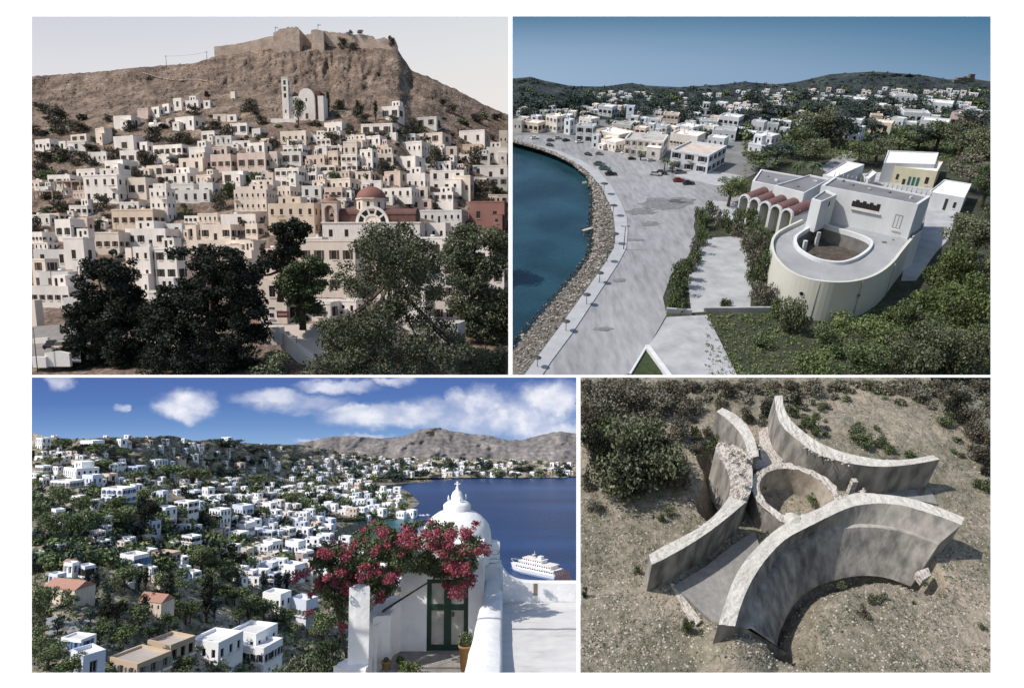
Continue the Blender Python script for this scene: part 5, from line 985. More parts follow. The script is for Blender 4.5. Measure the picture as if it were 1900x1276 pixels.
# houses of the harbour town
TRH = [(945 + a / 3.698, 20 + b / 3.698, 945 + c / 3.698, 20 + d / 3.698, *r) for a, b, c, d, *r in [
 (790, 885, 1110, 1003, 'W', 6, 2), (1105, 850, 1350, 965, 'W', 8, 1), (375, 745, 445, 850, 'V', 1, 2), (455, 790, 600, 905, 'V', 2, 2), (565, 850, 628, 945, 'V', 1, 2), (600, 835, 860, 900, 'C', 6, 1), (25, 750, 100, 835, 'G', 2, 1), (95, 765, 250, 835, 'C', 3, 1), (250, 720, 385, 830, 'W', 3, 2),
 (1050, 710, 1175, 800, 'C', 4, 2), (1005, 785, 1105, 850, 'V', 2, 1), (1150, 790, 1325, 850, 'V', 3, 1), (1310, 755, 1450, 805, 'V', 3, 1), (1440, 725, 1615, 800, 'V', 4, 1), (1330, 790, 1440, 855, 'G', 2, 1), (1390, 820, 1580, 895, 'V', 4, 1), (1360, 870, 1510, 940, 'V', 3, 1), (630, 890, 800, 960, 'W', 4, 1),
 (800, 655, 862, 745, 'B', 1, 2), (610, 655, 745, 725, 'V', 3, 1), (1170, 655, 1225, 700, 'C', 2, 1), (1300, 670, 1405, 725, 'V', 2, 1), (1420, 630, 1505, 668, 'V', 2, 1), (1540, 665, 1600, 745, 'V', 1, 2), (700, 780, 860, 840, 'G', 4, 1), (860, 800, 960, 860, 'C', 2, 1), (480, 735, 620, 800, 'G', 3, 1), (940, 845, 1060, 880, 'W', 3, 1)]]
TRH += [(1395 + a / 3.698, 20 + b / 3.698, 1395 + c / 3.698, 20 + d / 3.698, *r) for a, b, c, d, *r in [
 (-10, 760, 100, 855, 'V', 2, 1), (25, 850, 185, 925, 'V', 3, 1), (100, 775, 185, 845, 'V', 2, 1), (185, 805, 262, 865, 'V', 2, 1), (-20, 915, 135, 995, 'V', 3, 1), (100, 645, 305, 705, 'V', 5, 1), (545, 740, 800, 815, 'V', 4, 1), (635, 795, 765, 895, 'B', 2, 2), (810, 715, 900, 775, 'C', 2, 1), (805, 765, 985, 845, 'C', 2, 1),
 (960, 735, 1055, 805, 'V', 2, 1), (1040, 700, 1235, 775, 'V', 4, 1), (1160, 755, 1375, 835, 'V', 4, 1), (1370, 710, 1590, 830, 'P', 3, 1), (1570, 690, 1640, 740, 'V', 1, 1), (1180, 630, 1410, 695, 'V', 5, 1), (815, 640, 925, 695, 'V', 2, 1), (900, 675, 1050, 730, 'G', 4, 1), (640, 605, 820, 645, 'V', 4, 1), (860, 595, 960, 630, 'V', 2, 1), (985, 585, 1150, 630, 'V', 4, 1)]]
PL['P'] = pbr('mauve_render', (.44, .36, .35), var=.12, scale=.3, rnd=.03); WORD['P'] = 'mauve'
for k, r in enumerate(TRH): px_house(TR, TRS, *r[:7], yaw=-.35 - .25 * ((k * 7) % 3), dr=.8, style='dark' if k % 2 else 'grey', roof='grey' if k % 3 == 0 else 'white', lod=(r[2] - r[0]) > 24)
px_house(TR, TRS, 1246, 283, 1358, 318, 'V', 3, 2, yaw=-.62, dr=1.25, style='dark', roof='tan', lod=True)
rg = random.Random(21); n_ = 0; TRR = [r[:4] for r in TRH]; TRF = MB()
for _ in range(2500):
    if n_ > 260: break
    u = rg.uniform(958, 1832); v = rg.choice((rg.uniform(168, 236), rg.uniform(205, 262))); 
    if u < 1100 and v < 205 or v < tr_sky(u) + 14 or (v > 240 and (u < 1130 or 1440 < u)): continue
    w = rg.uniform(6, 12) + max(0, v - 190) * .30; h = w * rg.uniform(.4, .62); r = (u - w / 2, v - h, u + w / 2, v)
    if fb(u * .011, v * .04, 6) < -.12 or any(max(0, min(r[2], q[2]) - max(r[0], q[0])) * max(0, min(r[3], q[3]) - max(r[1], q[1])) > .3 * w * h for q in TRR): continue
    TRR.append(r); n_ += 1; px_house(TR, TRS, *r, rg.choice('VVVVVWCG'), rg.choice((1, 2, 2)), 1, yaw=-rg.uniform(.3, .8), dr=.8, lod=False, roof=rg.choice(('white', 'white', 'grey')), into=TRF if w < 17 else None)
far_houses(TR, TRF, 'small white houses of the harbour town scattered to the far hills')
# small fortress on the far right ridge
def fort():
    A = TR.at(1790, 150, tr_depth(1790, 152)); b = MB(); m = TR.mpp(A); b.box(-14 * m, 18 * m, 0, 8 * m, -6 * m, 5 * m); b.box(-20 * m, -8 * m, -2 * m, 6 * m, -6 * m, 2 * m); b.box(8 * m, 17 * m, 1 * m, 7 * m, 5 * m, 11 * m); b.box(-2 * m, 3 * m, 1 * m, 6 * m, 5 * m, 7 * m)
    TR.thing('fortress', 'small brown fortress on the far right ridge', 'fortress', A, me=b.mesh('fortress', [pbr('far_fort_stone', (.15, .125, .11), var=.25, scale=.01)]))
fort()
# trees and bushes
TRB = [(1505, 262, 70, 62, 'pine', 1), (1535, 258, 60, 50, 'teal', 1), (1470, 285, 60, 50, 'green', 1), (1510, 300, 55, 52, 'pine', 1), (1555, 270, 50, 55, 'teal', 1), (1440, 300, 60, 36, 'teal', 1), (1410, 312, 70, 32, 'green', 1), (1590, 300, 56, 40, 'green', 1), (1625, 295, 50, 42, 'olive', 1), (1665, 280, 60, 40, 'green', 1), (1700, 275, 60, 42, 'teal', 1), (1615, 248, 40, 28, 'teal', 1),
       (1735, 275, 60, 50, 'green', 1), (1775, 290, 70, 60, 'pine', 1), (1812, 320, 70, 80, 'pine', 1), (1790, 350, 70, 60, 'dry', 1), (1822, 290, 60, 60, 'green', 1), (1820, 380, 60, 70, 'green', 1), (1800, 240, 60, 36, 'teal', 1), (1590, 210, 60, 28, 'teal', 1), (1560, 225, 60, 30, 'teal', 1), (1520, 205, 50, 24, 'teal', 1), (1640, 215, 50, 22, 'teal', 1), (1455, 215, 50, 28, 'teal', 1), (1420, 205, 40, 22, 'teal', 1),
       (1350, 378, 58, 52, 'bright', 1), (1000, 205, 70, 22, 'teal', 0), (1050, 200, 80, 26, 'teal', 0), (980, 218, 60, 20, 'teal', 0), (1090, 195, 60, 22, 'teal', 0), (1195, 215, 40, 20, 'teal', 1), (1270, 222, 50, 30, 'teal', 1), (1250, 212, 40, 22, 'teal', 1), (1330, 212, 40, 22, 'teal', 1), (1180, 235, 20, 12, 'teal', 1), (1380, 222, 40, 22, 'teal', 1), (1300, 205, 60, 18, 'teal', 0), (1220, 198, 60, 16, 'teal', 0), (1400, 190, 70, 16, 'teal', 0), (1480, 182, 60, 14, 'teal', 0), (1560, 190, 60, 16, 'teal', 0), (1700, 205, 70, 18, 'teal', 0), (1760, 215, 50, 20, 'teal', 0), (1640, 190, 60, 14, 'teal', 0)]
TRB += [(1800, 480, 110, 90, 'pine', 1), (1758, 540, 130, 90, 'bright', 0), (1822, 540, 90, 100, 'pine', 1), (1725, 575, 90, 60, 'bright', 0), (1790, 600, 120, 90, 'bright', 0), (1700, 620, 100, 60, 'green', 0), (1690, 690, 130, 90, 'olive', 0), (1770, 690, 140, 90, 'pine', 0), (1825, 650, 70, 90, 'green', 0), (1620, 640, 110, 50, 'bright', 0), (1600, 690, 110, 50, 'green', 0), (1540, 650, 90, 46, 'green', 0), (1500, 690, 90, 44, 'bright', 0), (1465, 612, 74, 74, 'olive', 0),
        (1835, 440, 60, 90, 'green', 1), (1420, 640, 60, 26, 'green', 0), (1560, 605, 60, 24, 'bright', 0), (1660, 600, 70, 34, 'bright', 0), (1402, 462, 58, 58, 'green', 0), (1396, 492, 56, 60, 'dry', 0), (1404, 532, 62, 62, 'green', 0), (1416, 566, 56, 56, 'dry', 0), (1390, 436, 54, 44, 'green', 0), (1425, 500, 40, 50, 'green', 0), (1362, 424, 40, 34, 'green', 0), (1440, 590, 44, 34, 'green', 0), (1345, 570, 30, 22, 'green', 0)]
TRB += [(1300 - 3 * i + (6 if i % 2 else 0), 412 + 9.5 * i if i < 5 else 452 + 11 * (i - 4), 26 + i, 24 + i, 'green' if i % 3 else 'dry', 0) for i in range(0, 2)]
hedge = [(1297, 410, 24), (1303, 425, 24), (1306, 440, 24), (1300, 456, 26), (1293, 472, 28), (1285, 488, 30), (1275, 503, 32), (1268, 518, 34), (1262, 533, 36), (1256, 548, 36), (1252, 562, 36), (1258, 574, 34), (1318, 408, 26), (1335, 420, 28), (1352, 430, 26), (1365, 440, 24), (1380, 452, 24)]
for u, v, w in hedge: px_bush(TR, TRS, u, v, w * 1.25, w * 1.15, 'green' if int(u) % 3 else 'dry', n=900); TR.plants[-1]['noun'] = 'hedge bush'
for u, v, w, h, k, t in TRB:
  if v < 400 and t: w *= 1.35; h *= 1.12
  px_bush(TR, TRS, u, v + (6 if t else 0), w, h, k, 'tree' if t else 'bush', n=int(min(5200, 300 + w * h * .55)), trunk=bool(t))
rg = random.Random(8)
for i in range(300):
    u, v = rg.uniform(955, 1835), rg.uniform(168, 262)
    if v > 222 and u < 1250 or v < tr_sky(u) + 8: continue
    w = rg.uniform(10, 26) * (.6 + (v - 160) / 110); px_bush(TR, TRS, u, v, w, w * rg.uniform(.4, .7), rg.choice(('teal', 'teal', 'green')), n=120, label='stuff')
small_bushes(TR, 'small dark trees and bushes between the far houses')
def far_wood():
    b = MB(); rg = random.Random(4)
    for i in range(2600):
        u = rg.uniform(946, 1850); vr = tr_sky(u); v = vr + 1 + rg.random() ** 1.2 * (232 - vr)
        if fb(u * .02, v * .06, 2) < -.2: continue
        p = TR.at(u, v, tr_depth(u, v) - 15); m = TR.mpp(p); r = rg.uniform(1.5, 4.2) * m * (1 if v > 175 else .7); b.leaves([(p.x, p.y, p.z + r * .4, r * 1.4, r * 1.2, r * .8)], 9, r * 1.1, rg)
    TR.ground('far_wood', b, list(LEAF['teal']), 'stuff', 'dark wooded slopes behind the harbour town')
    b = MB()
    for i in range(5200):
        u, v = (rg.uniform(1310, 1845), rg.uniform(570, 705)) if i % 2 else (rg.uniform(1380, 1845), rg.uniform(235, 330))
        if (500 < v < 585 and u < 1440) or (v < 330 and (1385 < u < 1760 and v > 296)): continue
        p = tg(u, v); m = TR.mpp(p); r = rg.uniform(2, 6) * m; b.leaves([(p.x, p.y, p.z + r * .3, r, r, r * .7)], 12, r * .75, rg)
    TR.ground('undergrowth', b, list(LEAF['bright']), 'stuff', 'rough green undergrowth below the terrace building')
far_wood()
def palm(u, v, h, label):
    p = tg(u, v); m = TR.mpp(p); e = TR.thing('palm_tree', label, 'palm tree', p, u, m, 'palms on the quay'); b = MB(); b.tube([(0, 0, -1), (.6, 0, h * .35), (0, 0, h * .7)], [1.3, 1.0, .9], 7); part('trunk', b.mesh('trunk', [BARK]), e); b = MB(); rg = random.Random(int(u))
    for k in range(22):
        q = 6.28 * k / 22 + rg.uniform(-.1, .1); el = rg.uniform(-.1, 1.0); L = h * .42; pts = [Vector((math.cos(q) * L * t * math.cos(el * (1 - t)), math.sin(q) * L * t * math.cos(el * (1 - t)), h * .7 + L * (math.sin(el) * t - .75 * t * t))) for t in (0, .3, .6, 1)]; sd = Vector((-math.sin(q), math.cos(q), 0)) * L * .12
        for a, c, w0, w1 in zip(pts, pts[1:], (.5, 1, .8), (1, .8, .1)): b.quad(a - sd * w0, c - sd * w1, c + Vector((0, 0, .5)), a + Vector((0, 0, .5))); b.quad(a + Vector((0, 0, .5)), c + Vector((0, 0, .5)), c + sd * w1, a + sd * w0)
    part('fronds', b.mesh('fronds', [LEAF['green'][0]]), e)
for u, v, h, l in ((1232, 318, 30, 'leftmost palm by the white corner house'), (1247, 322, 26, 'shorter palm right beside the leftmost palm'), (1283, 318, 24, 'palm in front of the white corner house'), (1476, 332, 40, 'tall palm among the dark pines'), (1504, 336, 44, 'tall palm right of the other tall palm'), (1188, 298, 20, 'small palm in front of the long arcaded building')): palm(u, v, h, l)
for u, v, c, rz, l in ((1172, 296, 'black', .2, 'black car by the small palm'), (1091, 288, 'black', -.7, 'leftmost dark car on the quay road'), (1112, 287, 'grey', -.3, 'grey car near the white kiosk'), (1112, 307, 'green', -.35, 'first of the green-grey cars parked along the promenade'), (1122, 315, 'green', -.35, 'second green-grey car parked along the promenade'), (1133, 325, 'black', .1, 'dark car at the end of the promenade row'), (1227, 323, 'black', -.3, 'dark car beside the palms'), (1259, 337, 'red', 0, 'dark red car on the quay'), (1277, 342, 'black', .1, 'black car right of the red car'), (1020, 271, 'black', -.6, 'far dark car on the quay'), (1021, 262, 'grey', .3, 'far grey car on the quay'), (1250, 312, 'silver', .2, 'silver car in front of the white corner house'), (1130, 278, 'white', .2, 'white van-like car in front of the arcade'), (1146, 281, 'silver', .25, 'silver car in front of the arcade'), (1050, 262, 'black', .4, 'dark car far along the waterfront'), (1118, 276, 'silver', .3, 'silver car left of the white van-like car'), (1160, 285, 'white', .25, 'white car right of the silver car in front of the arcade'), (1192, 291, 'blue', .2, 'dark blue car in front of the long arcaded building'), (1208, 299, 'silver', .2, 'silver car between the arcade and the palms'), (1075, 265, 'white', .4, 'white car far along the waterfront, by the kiosk'), (1035, 258, 'silver', .4, 'silver car at the far waterfront houses'), (1300, 318, 'white', .15, 'white car beside the white corner house'), (1262, 322, 'grey', .1, 'grey car just left of the red car row'), (992, 258, 'white', .3, 'leftmost white car at the far end of the quay'), (1216, 325, 'silver', -.3, 'silver car left of the palms')):
    p = tg(u, v, 3); make_car(TR, p, rz, TR.mpp(p) * (22 if v > 300 else 15) / 4.2, c, l, 'cars on the quay')
def lamp(u, v, h, label, disc=True):
    p = tg(u, v, 5); m = TR.mpp(p); e = TR.thing('street_lamp', label, 'street lamp', p, 0, m, 'lamps along the promenade'); b = MB(); b.tube([(0, 0, 0), (0, 0, h)], [.7, .45], 6); part('pole', b.mesh('pole', [METAL]), e)
    b = MB(); b.lathe([(.3, h + 1.6), (6.5, h), (7.5, h - .8), (.2, h - .6)], 14); part('lamp_head', b.mesh('lamp_head', [METAL]), e)
for u, v, l in ((1112, 524, 'fourth'), (1088, 564, 'third'), (1050, 613, 'second'), (997, 680, 'nearest'), (1126, 485, 'fifth'), (1140, 452, 'sixth'), (1137, 400, 'seventh'), (1120, 360, 'eighth')): lamp(u, v, 20, f'dark disc-headed lamp on the promenade edge, {l} one up from the bottom'.replace('nearest one up from', 'nearest to'))
px = tg(1157, 462, 5); m = TR.mpp(px); e = TR.thing('tall_lamp', 'tall double-armed lamp standing where the promenade bends', 'street lamp', px, 0, m); b = MB(); b.tube([(0, 0, 0), (0, 0, 44)], [.9, .5], 6); part('pole', b.mesh('pole', [METAL]), e); b = MB(); b.box(-5, 5, -.4, .4, 43.5, 44.3); b.box(-8, -4, -1, 1, 43.6, 44.6); b.box(4, 8, -1, 1, 43.6, 44.6); part('lamp_head', b.mesh('lamp_head', [METAL]), e)
def shore():
    RK = [pbr('pale_boulder', (.34, .30, .26), var=.3, scale=.05, bump=.6, bscale=.3, dist=2), pbr('dark_boulder', (.10, .092, .085), var=.35, scale=.05, bump=.6, bscale=.3, dist=2), pbr('wet_boulder', (.03, .036, .038), var=.3, scale=.05, rough=.4)]
    wl = [(951, 263), (985, 272), (1030, 287), (1062, 304), (1088, 326), (1100, 350), (1103, 375), (1101, 400), (1100, 425), (1102, 455), (1092, 480), (1070, 508), (1040, 543), (1008, 580), (975, 620), (952, 650)]
    b = MB(); rg = random.Random(9); n = len(wl); boulders = []
    for i in range(3600):
        t = rg.random() * (n - 1); k = min(int(t), n - 2); f = rg.uniform(-.28, .95); a = Vector((lerp(wl[k][0], wl[k + 1][0], t - k), lerp(wl[k][1], wl[k + 1][1], t - k))); c = Vector((lerp(kerbL[k][0], kerbL[k + 1][0], t - k), lerp(kerbL[k][1], kerbL[k + 1][1], t - k))); q = a.lerp(c, f)
        if q.x < 952: continue
        h = 3 if f > .08 else -34 + 36 * max(0, (f + .28) / .36); p = TR.on(q.x, q.y, GZ + h); r = TR.mpp(p) * rg.choice((1.0, 1.3, 1.7, 2.3)) * rg.uniform(.7, 1.2)
        b.blob(p, (r * 1.2, r, r * .8), rg, 2 if f < -.02 else (0 if rg.random() < .55 else 1), .3)
    TR.ground('shore_stones', b, RK, 'stuff', 'heap of pale and dark boulders along the water below the promenade')
    protos = []
    for s in range(4):
        bb = MB(); bb.blob((0, 0, 0), (1.25, 1, .75), random.Random(40 + s), 0, .3); protos.append(bb.mesh('boulder', [RK[0]]))
    for i, (u, v) in enumerate([(1108, 455), (1112, 478), (1096, 496), (1082, 520), (1066, 524), (1060, 548), (1048, 560), (1022, 585), (970, 622), (985, 640), (960, 655), (1105, 400), (1112, 425), (1120, 380), (1107, 352), (1085, 340)]):
        p = tg(u, v, -8); r = TR.mpp(p) * rg.uniform(3.2, 5); TR.thing('boulder', f'pale boulder on the shore, {ORD[i]} largest of those below the promenade', 'boulder', p, i, r, 'large shore boulders', protos[i % 4])
    p = TR.on(1110, 424, GZ - 10); A = p; e = TR.thing('jetty', 'narrow wooden jetty reaching into the water from the boulders', 'jetty', A); q = TR.on(1082, 427, GZ - 10) - A; r0 = TR.on(1138, 411, GZ - 8) - A; d = (r0 - q); n_ = Vector((-d.y, d.x, 0)).normalized() * 9
    for i in range(16):
        b = MB(); a, c = q.lerp(r0, i / 16), q.lerp(r0, (i + .85) / 16); t = Vector((0, 0, -4)); b.add([a - n_, c - n_, c + n_, a + n_, a - n_ + t, c - n_ + t, c + n_ + t, a + n_ + t], ((0, 1, 2, 3), (4, 5, 1, 0), (3, 2, 6, 7), (0, 3, 7, 4), (1, 5, 6, 2))); part('plank', b.mesh('plank', [ROOF['grey']]), e)
    for f in (.05, .4, .75):
        a = q.lerp(r0, f); b = MB(); b.tube([a + Vector((0, 0, -50)), a + Vector((0, 0, -3))], 4, 6); part('post', b.mesh('post', [WOODEN]), e)
    p = TR.on(1084, 424, GZ - 30); b = MB(); m = TR.mpp(p); b.prism([(-6, -1.5), (3, -2), (7, 0), (3, 2), (-6, 1.5)], -1, 1.4); TR.thing('rowing_boat', 'dark small boat moored at the end of the jetty', 'boat', p, .2, m, me=b.mesh('rowing_boat', [FRAME['dark']]))
shore()
TRM = [(1560, 440, 'the terrace building'), (1230, 270, 'the long arcaded building'), (1300, 295, 'the white corner house'), (1420, 390, 'the vaulted bays'), (1000, 235, 'the far left waterfront'), (1070, 250, 'the white kiosk'), (1700, 315, 'the teal-door building'), (1505, 260, 'the dark pines'), (1785, 225, 'the mauve house'), (1340, 230, 'the mid town'), (1200, 215, 'the town behind the arcade'), (1440, 235, 'the white roofs'), (1620, 225, 'the houses behind the pines'), (1560, 175, 'the far hill'), (1700, 170, 'the fortress ridge'), (1250, 180, 'the far left hill'), (1270, 490, 'the long hedge'), (1400, 500, 'the pale yard'), (1480, 640, 'the round olive bush'), (1770, 500, 'the big right trees'), (1720, 640, 'the lower right thicket')]
label_houses(TR, TRM, 'harbour', 'houses of the harbour town'); label_plants(TR, TRM, 'trees and bushes of the harbour town')
# ================================================================== lower right: ruined concrete star seen from above
BZ = -100.0
BR.depth = lambda u, v: BR.on(u, v, BZ)[1]
def solve_h():
    p = BR.on(1717, 905, BZ); h = 0.0
    while BR.px(p + Vector((0, 0, h)))[1] > 853 and h < 40: h += .05
    return h
BH = solve_h()
def resamp(p, n):
    p = [Vector((a, c)) for a, c in p]; d = [0]
    for a, c in zip(p, p[1:]): d.append(d[-1] + (c - a).length)
    r = []; k = 0
    for i in range(n):
        t = d[-1] * i / (n - 1)
        while k < len(p) - 2 and d[k + 1] < t: k += 1
        r.append(p[k].lerp(p[k + 1], (t - d[k]) / max(1e-6, d[k + 1] - d[k])))
    return r
def smoothp(p, it=2):
    for _ in range(it): p = [p[0]] + [q for a, c in zip(p, p[1:]) for q in ((a[0] * .75 + c[0] * .25, a[1] * .75 + c[1] * .25), (a[0] * .25 + c[0] * .75, a[1] * .25 + c[1] * .75))] + [p[-1]]
    return p
CONC = ramp3('weathered_concrete', [(.34, (.060, .058, .056)), (.44, (.165, .157, .147)), (.53, (.31, .29, .262)), (.66, (.47, .44, .40))], .055, bump=.5, bscale=1.2, dist=.25, fine=.55, stretch=(1, 1, .35))
CTOP = ramp3('rough_wall_top', [(.30, (.30, .28, .25)), (.42, (.45, .425, .385)), (.60, (.56, .535, .49))], .3, bump=.55, bscale=2.6, dist=.3, fine=2.4)
PALE = ramp3('pale_rubble', [(.30, (.30, .255, .215)), (.5, (.50, .46, .415)), (.7, (.62, .585, .54))], .45, bump=1.0, bscale=1.5, dist=.8, fine=2)
EARTH = ramp3('stony_earth', [(.30, (.085, .079, .057)), (.42, (.155, .146, .108)), (.52, (.24, .215, .168)), (.60, (.325, .272, .218)), (.72, (.42, .36, .30))], .055, bump=.9, bscale=1.6, dist=.5, fine=.75)
BASEPX = smoothp([(1476, 1188), (1450, 1182), (1455, 1150), (1473, 1110), (1493, 1085), (1519, 1064), (1566, 1048), (1612, 1041), (1658, 1045), (1704, 1062)], 1)
def br_height(x, y):
    z = fb(x * .06, y * .06, 1) * .8 + fb(x * .25, y * .25, 4) * .28; d = min((Vector((x, y)) - q).length for q in TRN); z -= 8 * max(0, 1 - d / 4.4) ** .7
    d = (Vector((x, y)) - MOUND).length; z += 4.6 * max(0, 1 - d / 6.5) ** .8
    d = (Vector((x, y)) - WELL).length; z -= 1.8 * max(0, 1 - d / 7.4) ** .3
    return z
TRN = [Vector(BR.on(a, c, BZ)[:2]) for a, c in resamp(BASEPX, 40)] + [Vector(BR.on(a, c, BZ)[:2]) for a, c in resamp([(1330, 850), (1345, 880), (1347, 905), (1335, 940)], 14)]
MOUND = Vector(BR.on(1360, 1216, BZ)[:2]); WELL = Vector(BR.on(1478, 916, BZ + 5.0)[:2])
def br_ground():
    b = MB(); vs = []; x0, x1, y0, y1 = 0, 108, 40, 152; nx, ny = 270, 270
    for j in range(ny + 1):
        for i in range(nx + 1):
            x, y = lerp(x0, x1, i / nx), lerp(y0, y1, j / ny); u, v = BR.px((x, y, BZ)); vs.append((x, y, BZ + br_height(x, y)))
    ok = []
    for q in vs: u, v = BR.px(q); ok.append(1073 < u < 1990 and 697.6 < v < 1400)
    r = nx + 1
    b.add(vs, [(j * r + i, j * r + i + 1, (j + 1) * r + i + 1, (j + 1) * r + i) for j in range(ny) for i in range(nx) if ok[j * r + i] and ok[j * r + i + 1] and ok[(j + 1) * r + i] and ok[(j + 1) * r + i + 1]], 0, True)
    BR.ground('ground', b, EARTH)
br_ground()
def band_wall(name, e, A, outer, inner, h=None, top=CTOP, rough=.13, base=None, n=46, low=5.0, ledge=None, facem=CONC, seed=1):
    """A curved wall: its two top edges as seen in the photograph, raised h above the ground, with a broken-up top."""
    h = BH if h is None else h; o = resamp(smoothp(outer, 1), n); i_ = resamp(smoothp(inner, 1), n); rg = random.Random(seed); K = 5; b = MB(); rows = []
    for k in range(n):
        a, c = BR.on(*o[k], BZ + h) - A, BR.on(*i_[k], BZ + h) - A; row = []
        for q in range(K + 1):
            p = a.lerp(c, q / K); z = rough * (rg.uniform(-1, 1) * (.35 if q in (0, K) else 1)); row.append(p + Vector((0, 0, z)))
        rows.append(row)
    vs = [p for r in rows for p in r]; b.add(vs, [(k * (K + 1) + q, k * (K + 1) + q + 1, (k + 1) * (K + 1) + q + 1, (k + 1) * (K + 1) + q) for k in range(n - 1) for q in range(K)], 0)
    part(name + '_top' if False else 'wall_top', b.mesh('wall_top', [top]), e)
    b = MB(); dz = Vector((0, 0, -h - low)); bp = [BR.on(*p, BZ) - A for p in resamp(base, n)] if base else None; lp = [BR.on(*p, BZ + h * .55) - A for p in resamp(ledge, n)] if ledge else None
    for k in range(n - 1):
        p, q = rows[k][0], rows[k + 1][0]; b.add([p, q, q + dz, p + dz], ((0, 1, 2, 3),), 0, True)
        p, q = rows[k][K], rows[k + 1][K]
        if bp:
            P, Q = bp[k] + Vector((0, 0, -4)), bp[k + 1] + Vector((0, 0, -4))
            if lp:
                l0, l1 = lp[k], lp[k + 1]; st = (bp[k] - l0); st.z = 0; st = st.normalized() * .8; m0, m1 = l0 + st, l1 + st
                b.add([q, p, l0, l1], ((0, 1, 2, 3),), 0, True); b.add([l1, l0, m0, m1], ((0, 1, 2, 3),)); b.add([m1, m0, P, Q], ((0, 1, 2, 3),), 0, True)
            else: b.add([q, p, P, Q], ((0, 1, 2, 3),), 0, True)
        else: b.add([q, p, p + dz, q + dz], ((0, 1, 2, 3),), 0, True)
    for k in (0, n - 1):
        r = rows[k]; f = (bp[k] + Vector((0, 0, -4))) if bp else r[K] + dz; g = lp[k] if lp else None
        vs = r + ([g] if g else []) + [f, r[0] + dz]; b.add(vs, [tuple(range(len(vs)))])
    return part('curved_wall', b.mesh('curved_wall', [facem]), e)
def star():
    A = BR.on(1480, 915, BZ); e = BR.thing('ruined_structure', 'ruined star-shaped concrete structure of three hollow arcs around an open well', 'ruin', A)
    # big hollow arc facing the lower right
    band_wall('arc', e, A, [(1333, 1158), (1345, 1119), (1361, 1073), (1382, 1039), (1412, 1006), (1440, 981), (1478, 957), (1510, 948), (1545, 928), (1584, 914), (1609, 914), (1643, 917), (1689, 923), (1734, 938), (1768, 951), (1789, 960)],
              [(1364, 1161), (1373, 1126), (1391, 1082), (1412, 1048), (1440, 1015), (1460, 997), (1505, 974), (1541, 956), (1577, 940), (1609, 934), (1643, 933), (1677, 937), (1711, 947), (1745, 958), (1784, 973)], base=BASEPX,
              ledge=smoothp([(1385, 1166), (1398, 1115), (1422, 1070), (1450, 1024), (1484, 1001), (1519, 984), (1552, 975), (1612, 970), (1680, 981), (1745, 1006)], 1), n=64, seed=1)
    # left hollow arc: lower limb, then broken rubble at its upper end
    band_wall('arc', e, A, [(1204, 1029), (1229, 1013), (1278, 990), (1313, 967), (1336, 945), (1352, 922)], [(1209, 1047), (1241, 1032), (1283, 1008), (1320, 983), (1352, 958), (1385, 930)], n=34, seed=2)
    band_wall('arc', e, A, [(1352, 924), (1356, 900), (1352, 880), (1343, 860), (1332, 845), (1327, 832), (1333, 820)], [(1385, 932), (1396, 905), (1397, 880), (1394, 858), (1384, 838), (1368, 828), (1350, 820)], h=BH * .82, top=PALE, rough=.55, n=34, seed=3)
    band_wall('arc', e, A, [(1329, 763), (1354, 781), (1375, 804), (1384, 825), (1388, 850)], [(1340, 756), (1370, 770), (1393, 797), (1403, 822), (1408, 846)], n=26, seed=4)
    # upper right arc
    band_wall('arc', e, A, [(1452, 733), (1453, 752), (1464, 776), (1486, 797), (1518, 820), (1550, 834), (1577, 842), (1605, 848), (1640, 853), (1680, 853), (1732, 844)], [(1437, 735), (1440, 766), (1450, 790), (1474, 812), (1508, 838), (1545, 852), (1575, 859), (1600, 863), (1640, 866), (1690, 862), (1744, 852)], n=52, seed=5)
    # walls round the central well
    rg = random.Random(3)
    zt = 5.0; W0 = BR.on(1478, 916, BZ + zt) - A; b = MB(); n, K = 60, 4; vs = []; Ri, Ro = 6.9, 8.5     # round well: thick broken rim, smooth lining
    for k in range(n):
        q = 2 * math.pi * k / n; j_ = .18 * math.sin(5 * q) + rg.uniform(-.16, .16)
        vs += [(W0.x + math.cos(q) * lerp(Ri, Ro + j_, t / K), W0.y + math.sin(q) * lerp(Ri, Ro + j_, t / K), zt + rg.uniform(-.22, .22)) for t in range(K + 1)]
    b.add(vs, [(k * (K + 1) + t, k * (K + 1) + t + 1, ((k + 1) % n) * (K + 1) + t + 1, ((k + 1) % n) * (K + 1) + t) for k in range(n) for t in range(K)], 0); part('well_rim', b.mesh('well_rim', [PALE]), e)
    b = MB(); b.lathe([(Ri, zt), (Ri - .1, zt - 2), (Ri, -7)], 60, 0, (W0.x, W0.y, 0), True); part('well_lining', b.mesh('well_lining', [ramp3('well_wall_face', [(.34, (.20, .165, .13)), (.5, (.36, .31, .255)), (.64, (.50, .445, .38))], .16, bump=.4, fine=.9, stretch=(1, 1, .4))]), e)
    b = MB(); b.lathe([(Ro, -5), (Ro, zt)], 60, 0, (W0.x, W0.y, 0), True); part('well_wall', b.mesh('well_wall', [CONC]), e)
    def slab(pts, z, mat, t=.6, nm='floor_slab'):
        q = [BR.on(u, v, BZ + z) - A for u, v in pts]; q = q if sum((c.x - a.x) * (c.y + a.y) for a, c in zip(q, q[1:] + q[:1])) < 0 else q[::-1]; b = MB(); b.prism([(p.x, p.y) for p in q], z - t, z); part(nm, b.mesh(nm, [mat]), e)
    FL = ramp3('floor_concrete', [(.3, (.16, .155, .15)), (.55, (.25, .245, .235)), (.75, (.34, .33, .315))], .12, bump=.3, bscale=2, fine=1.2)
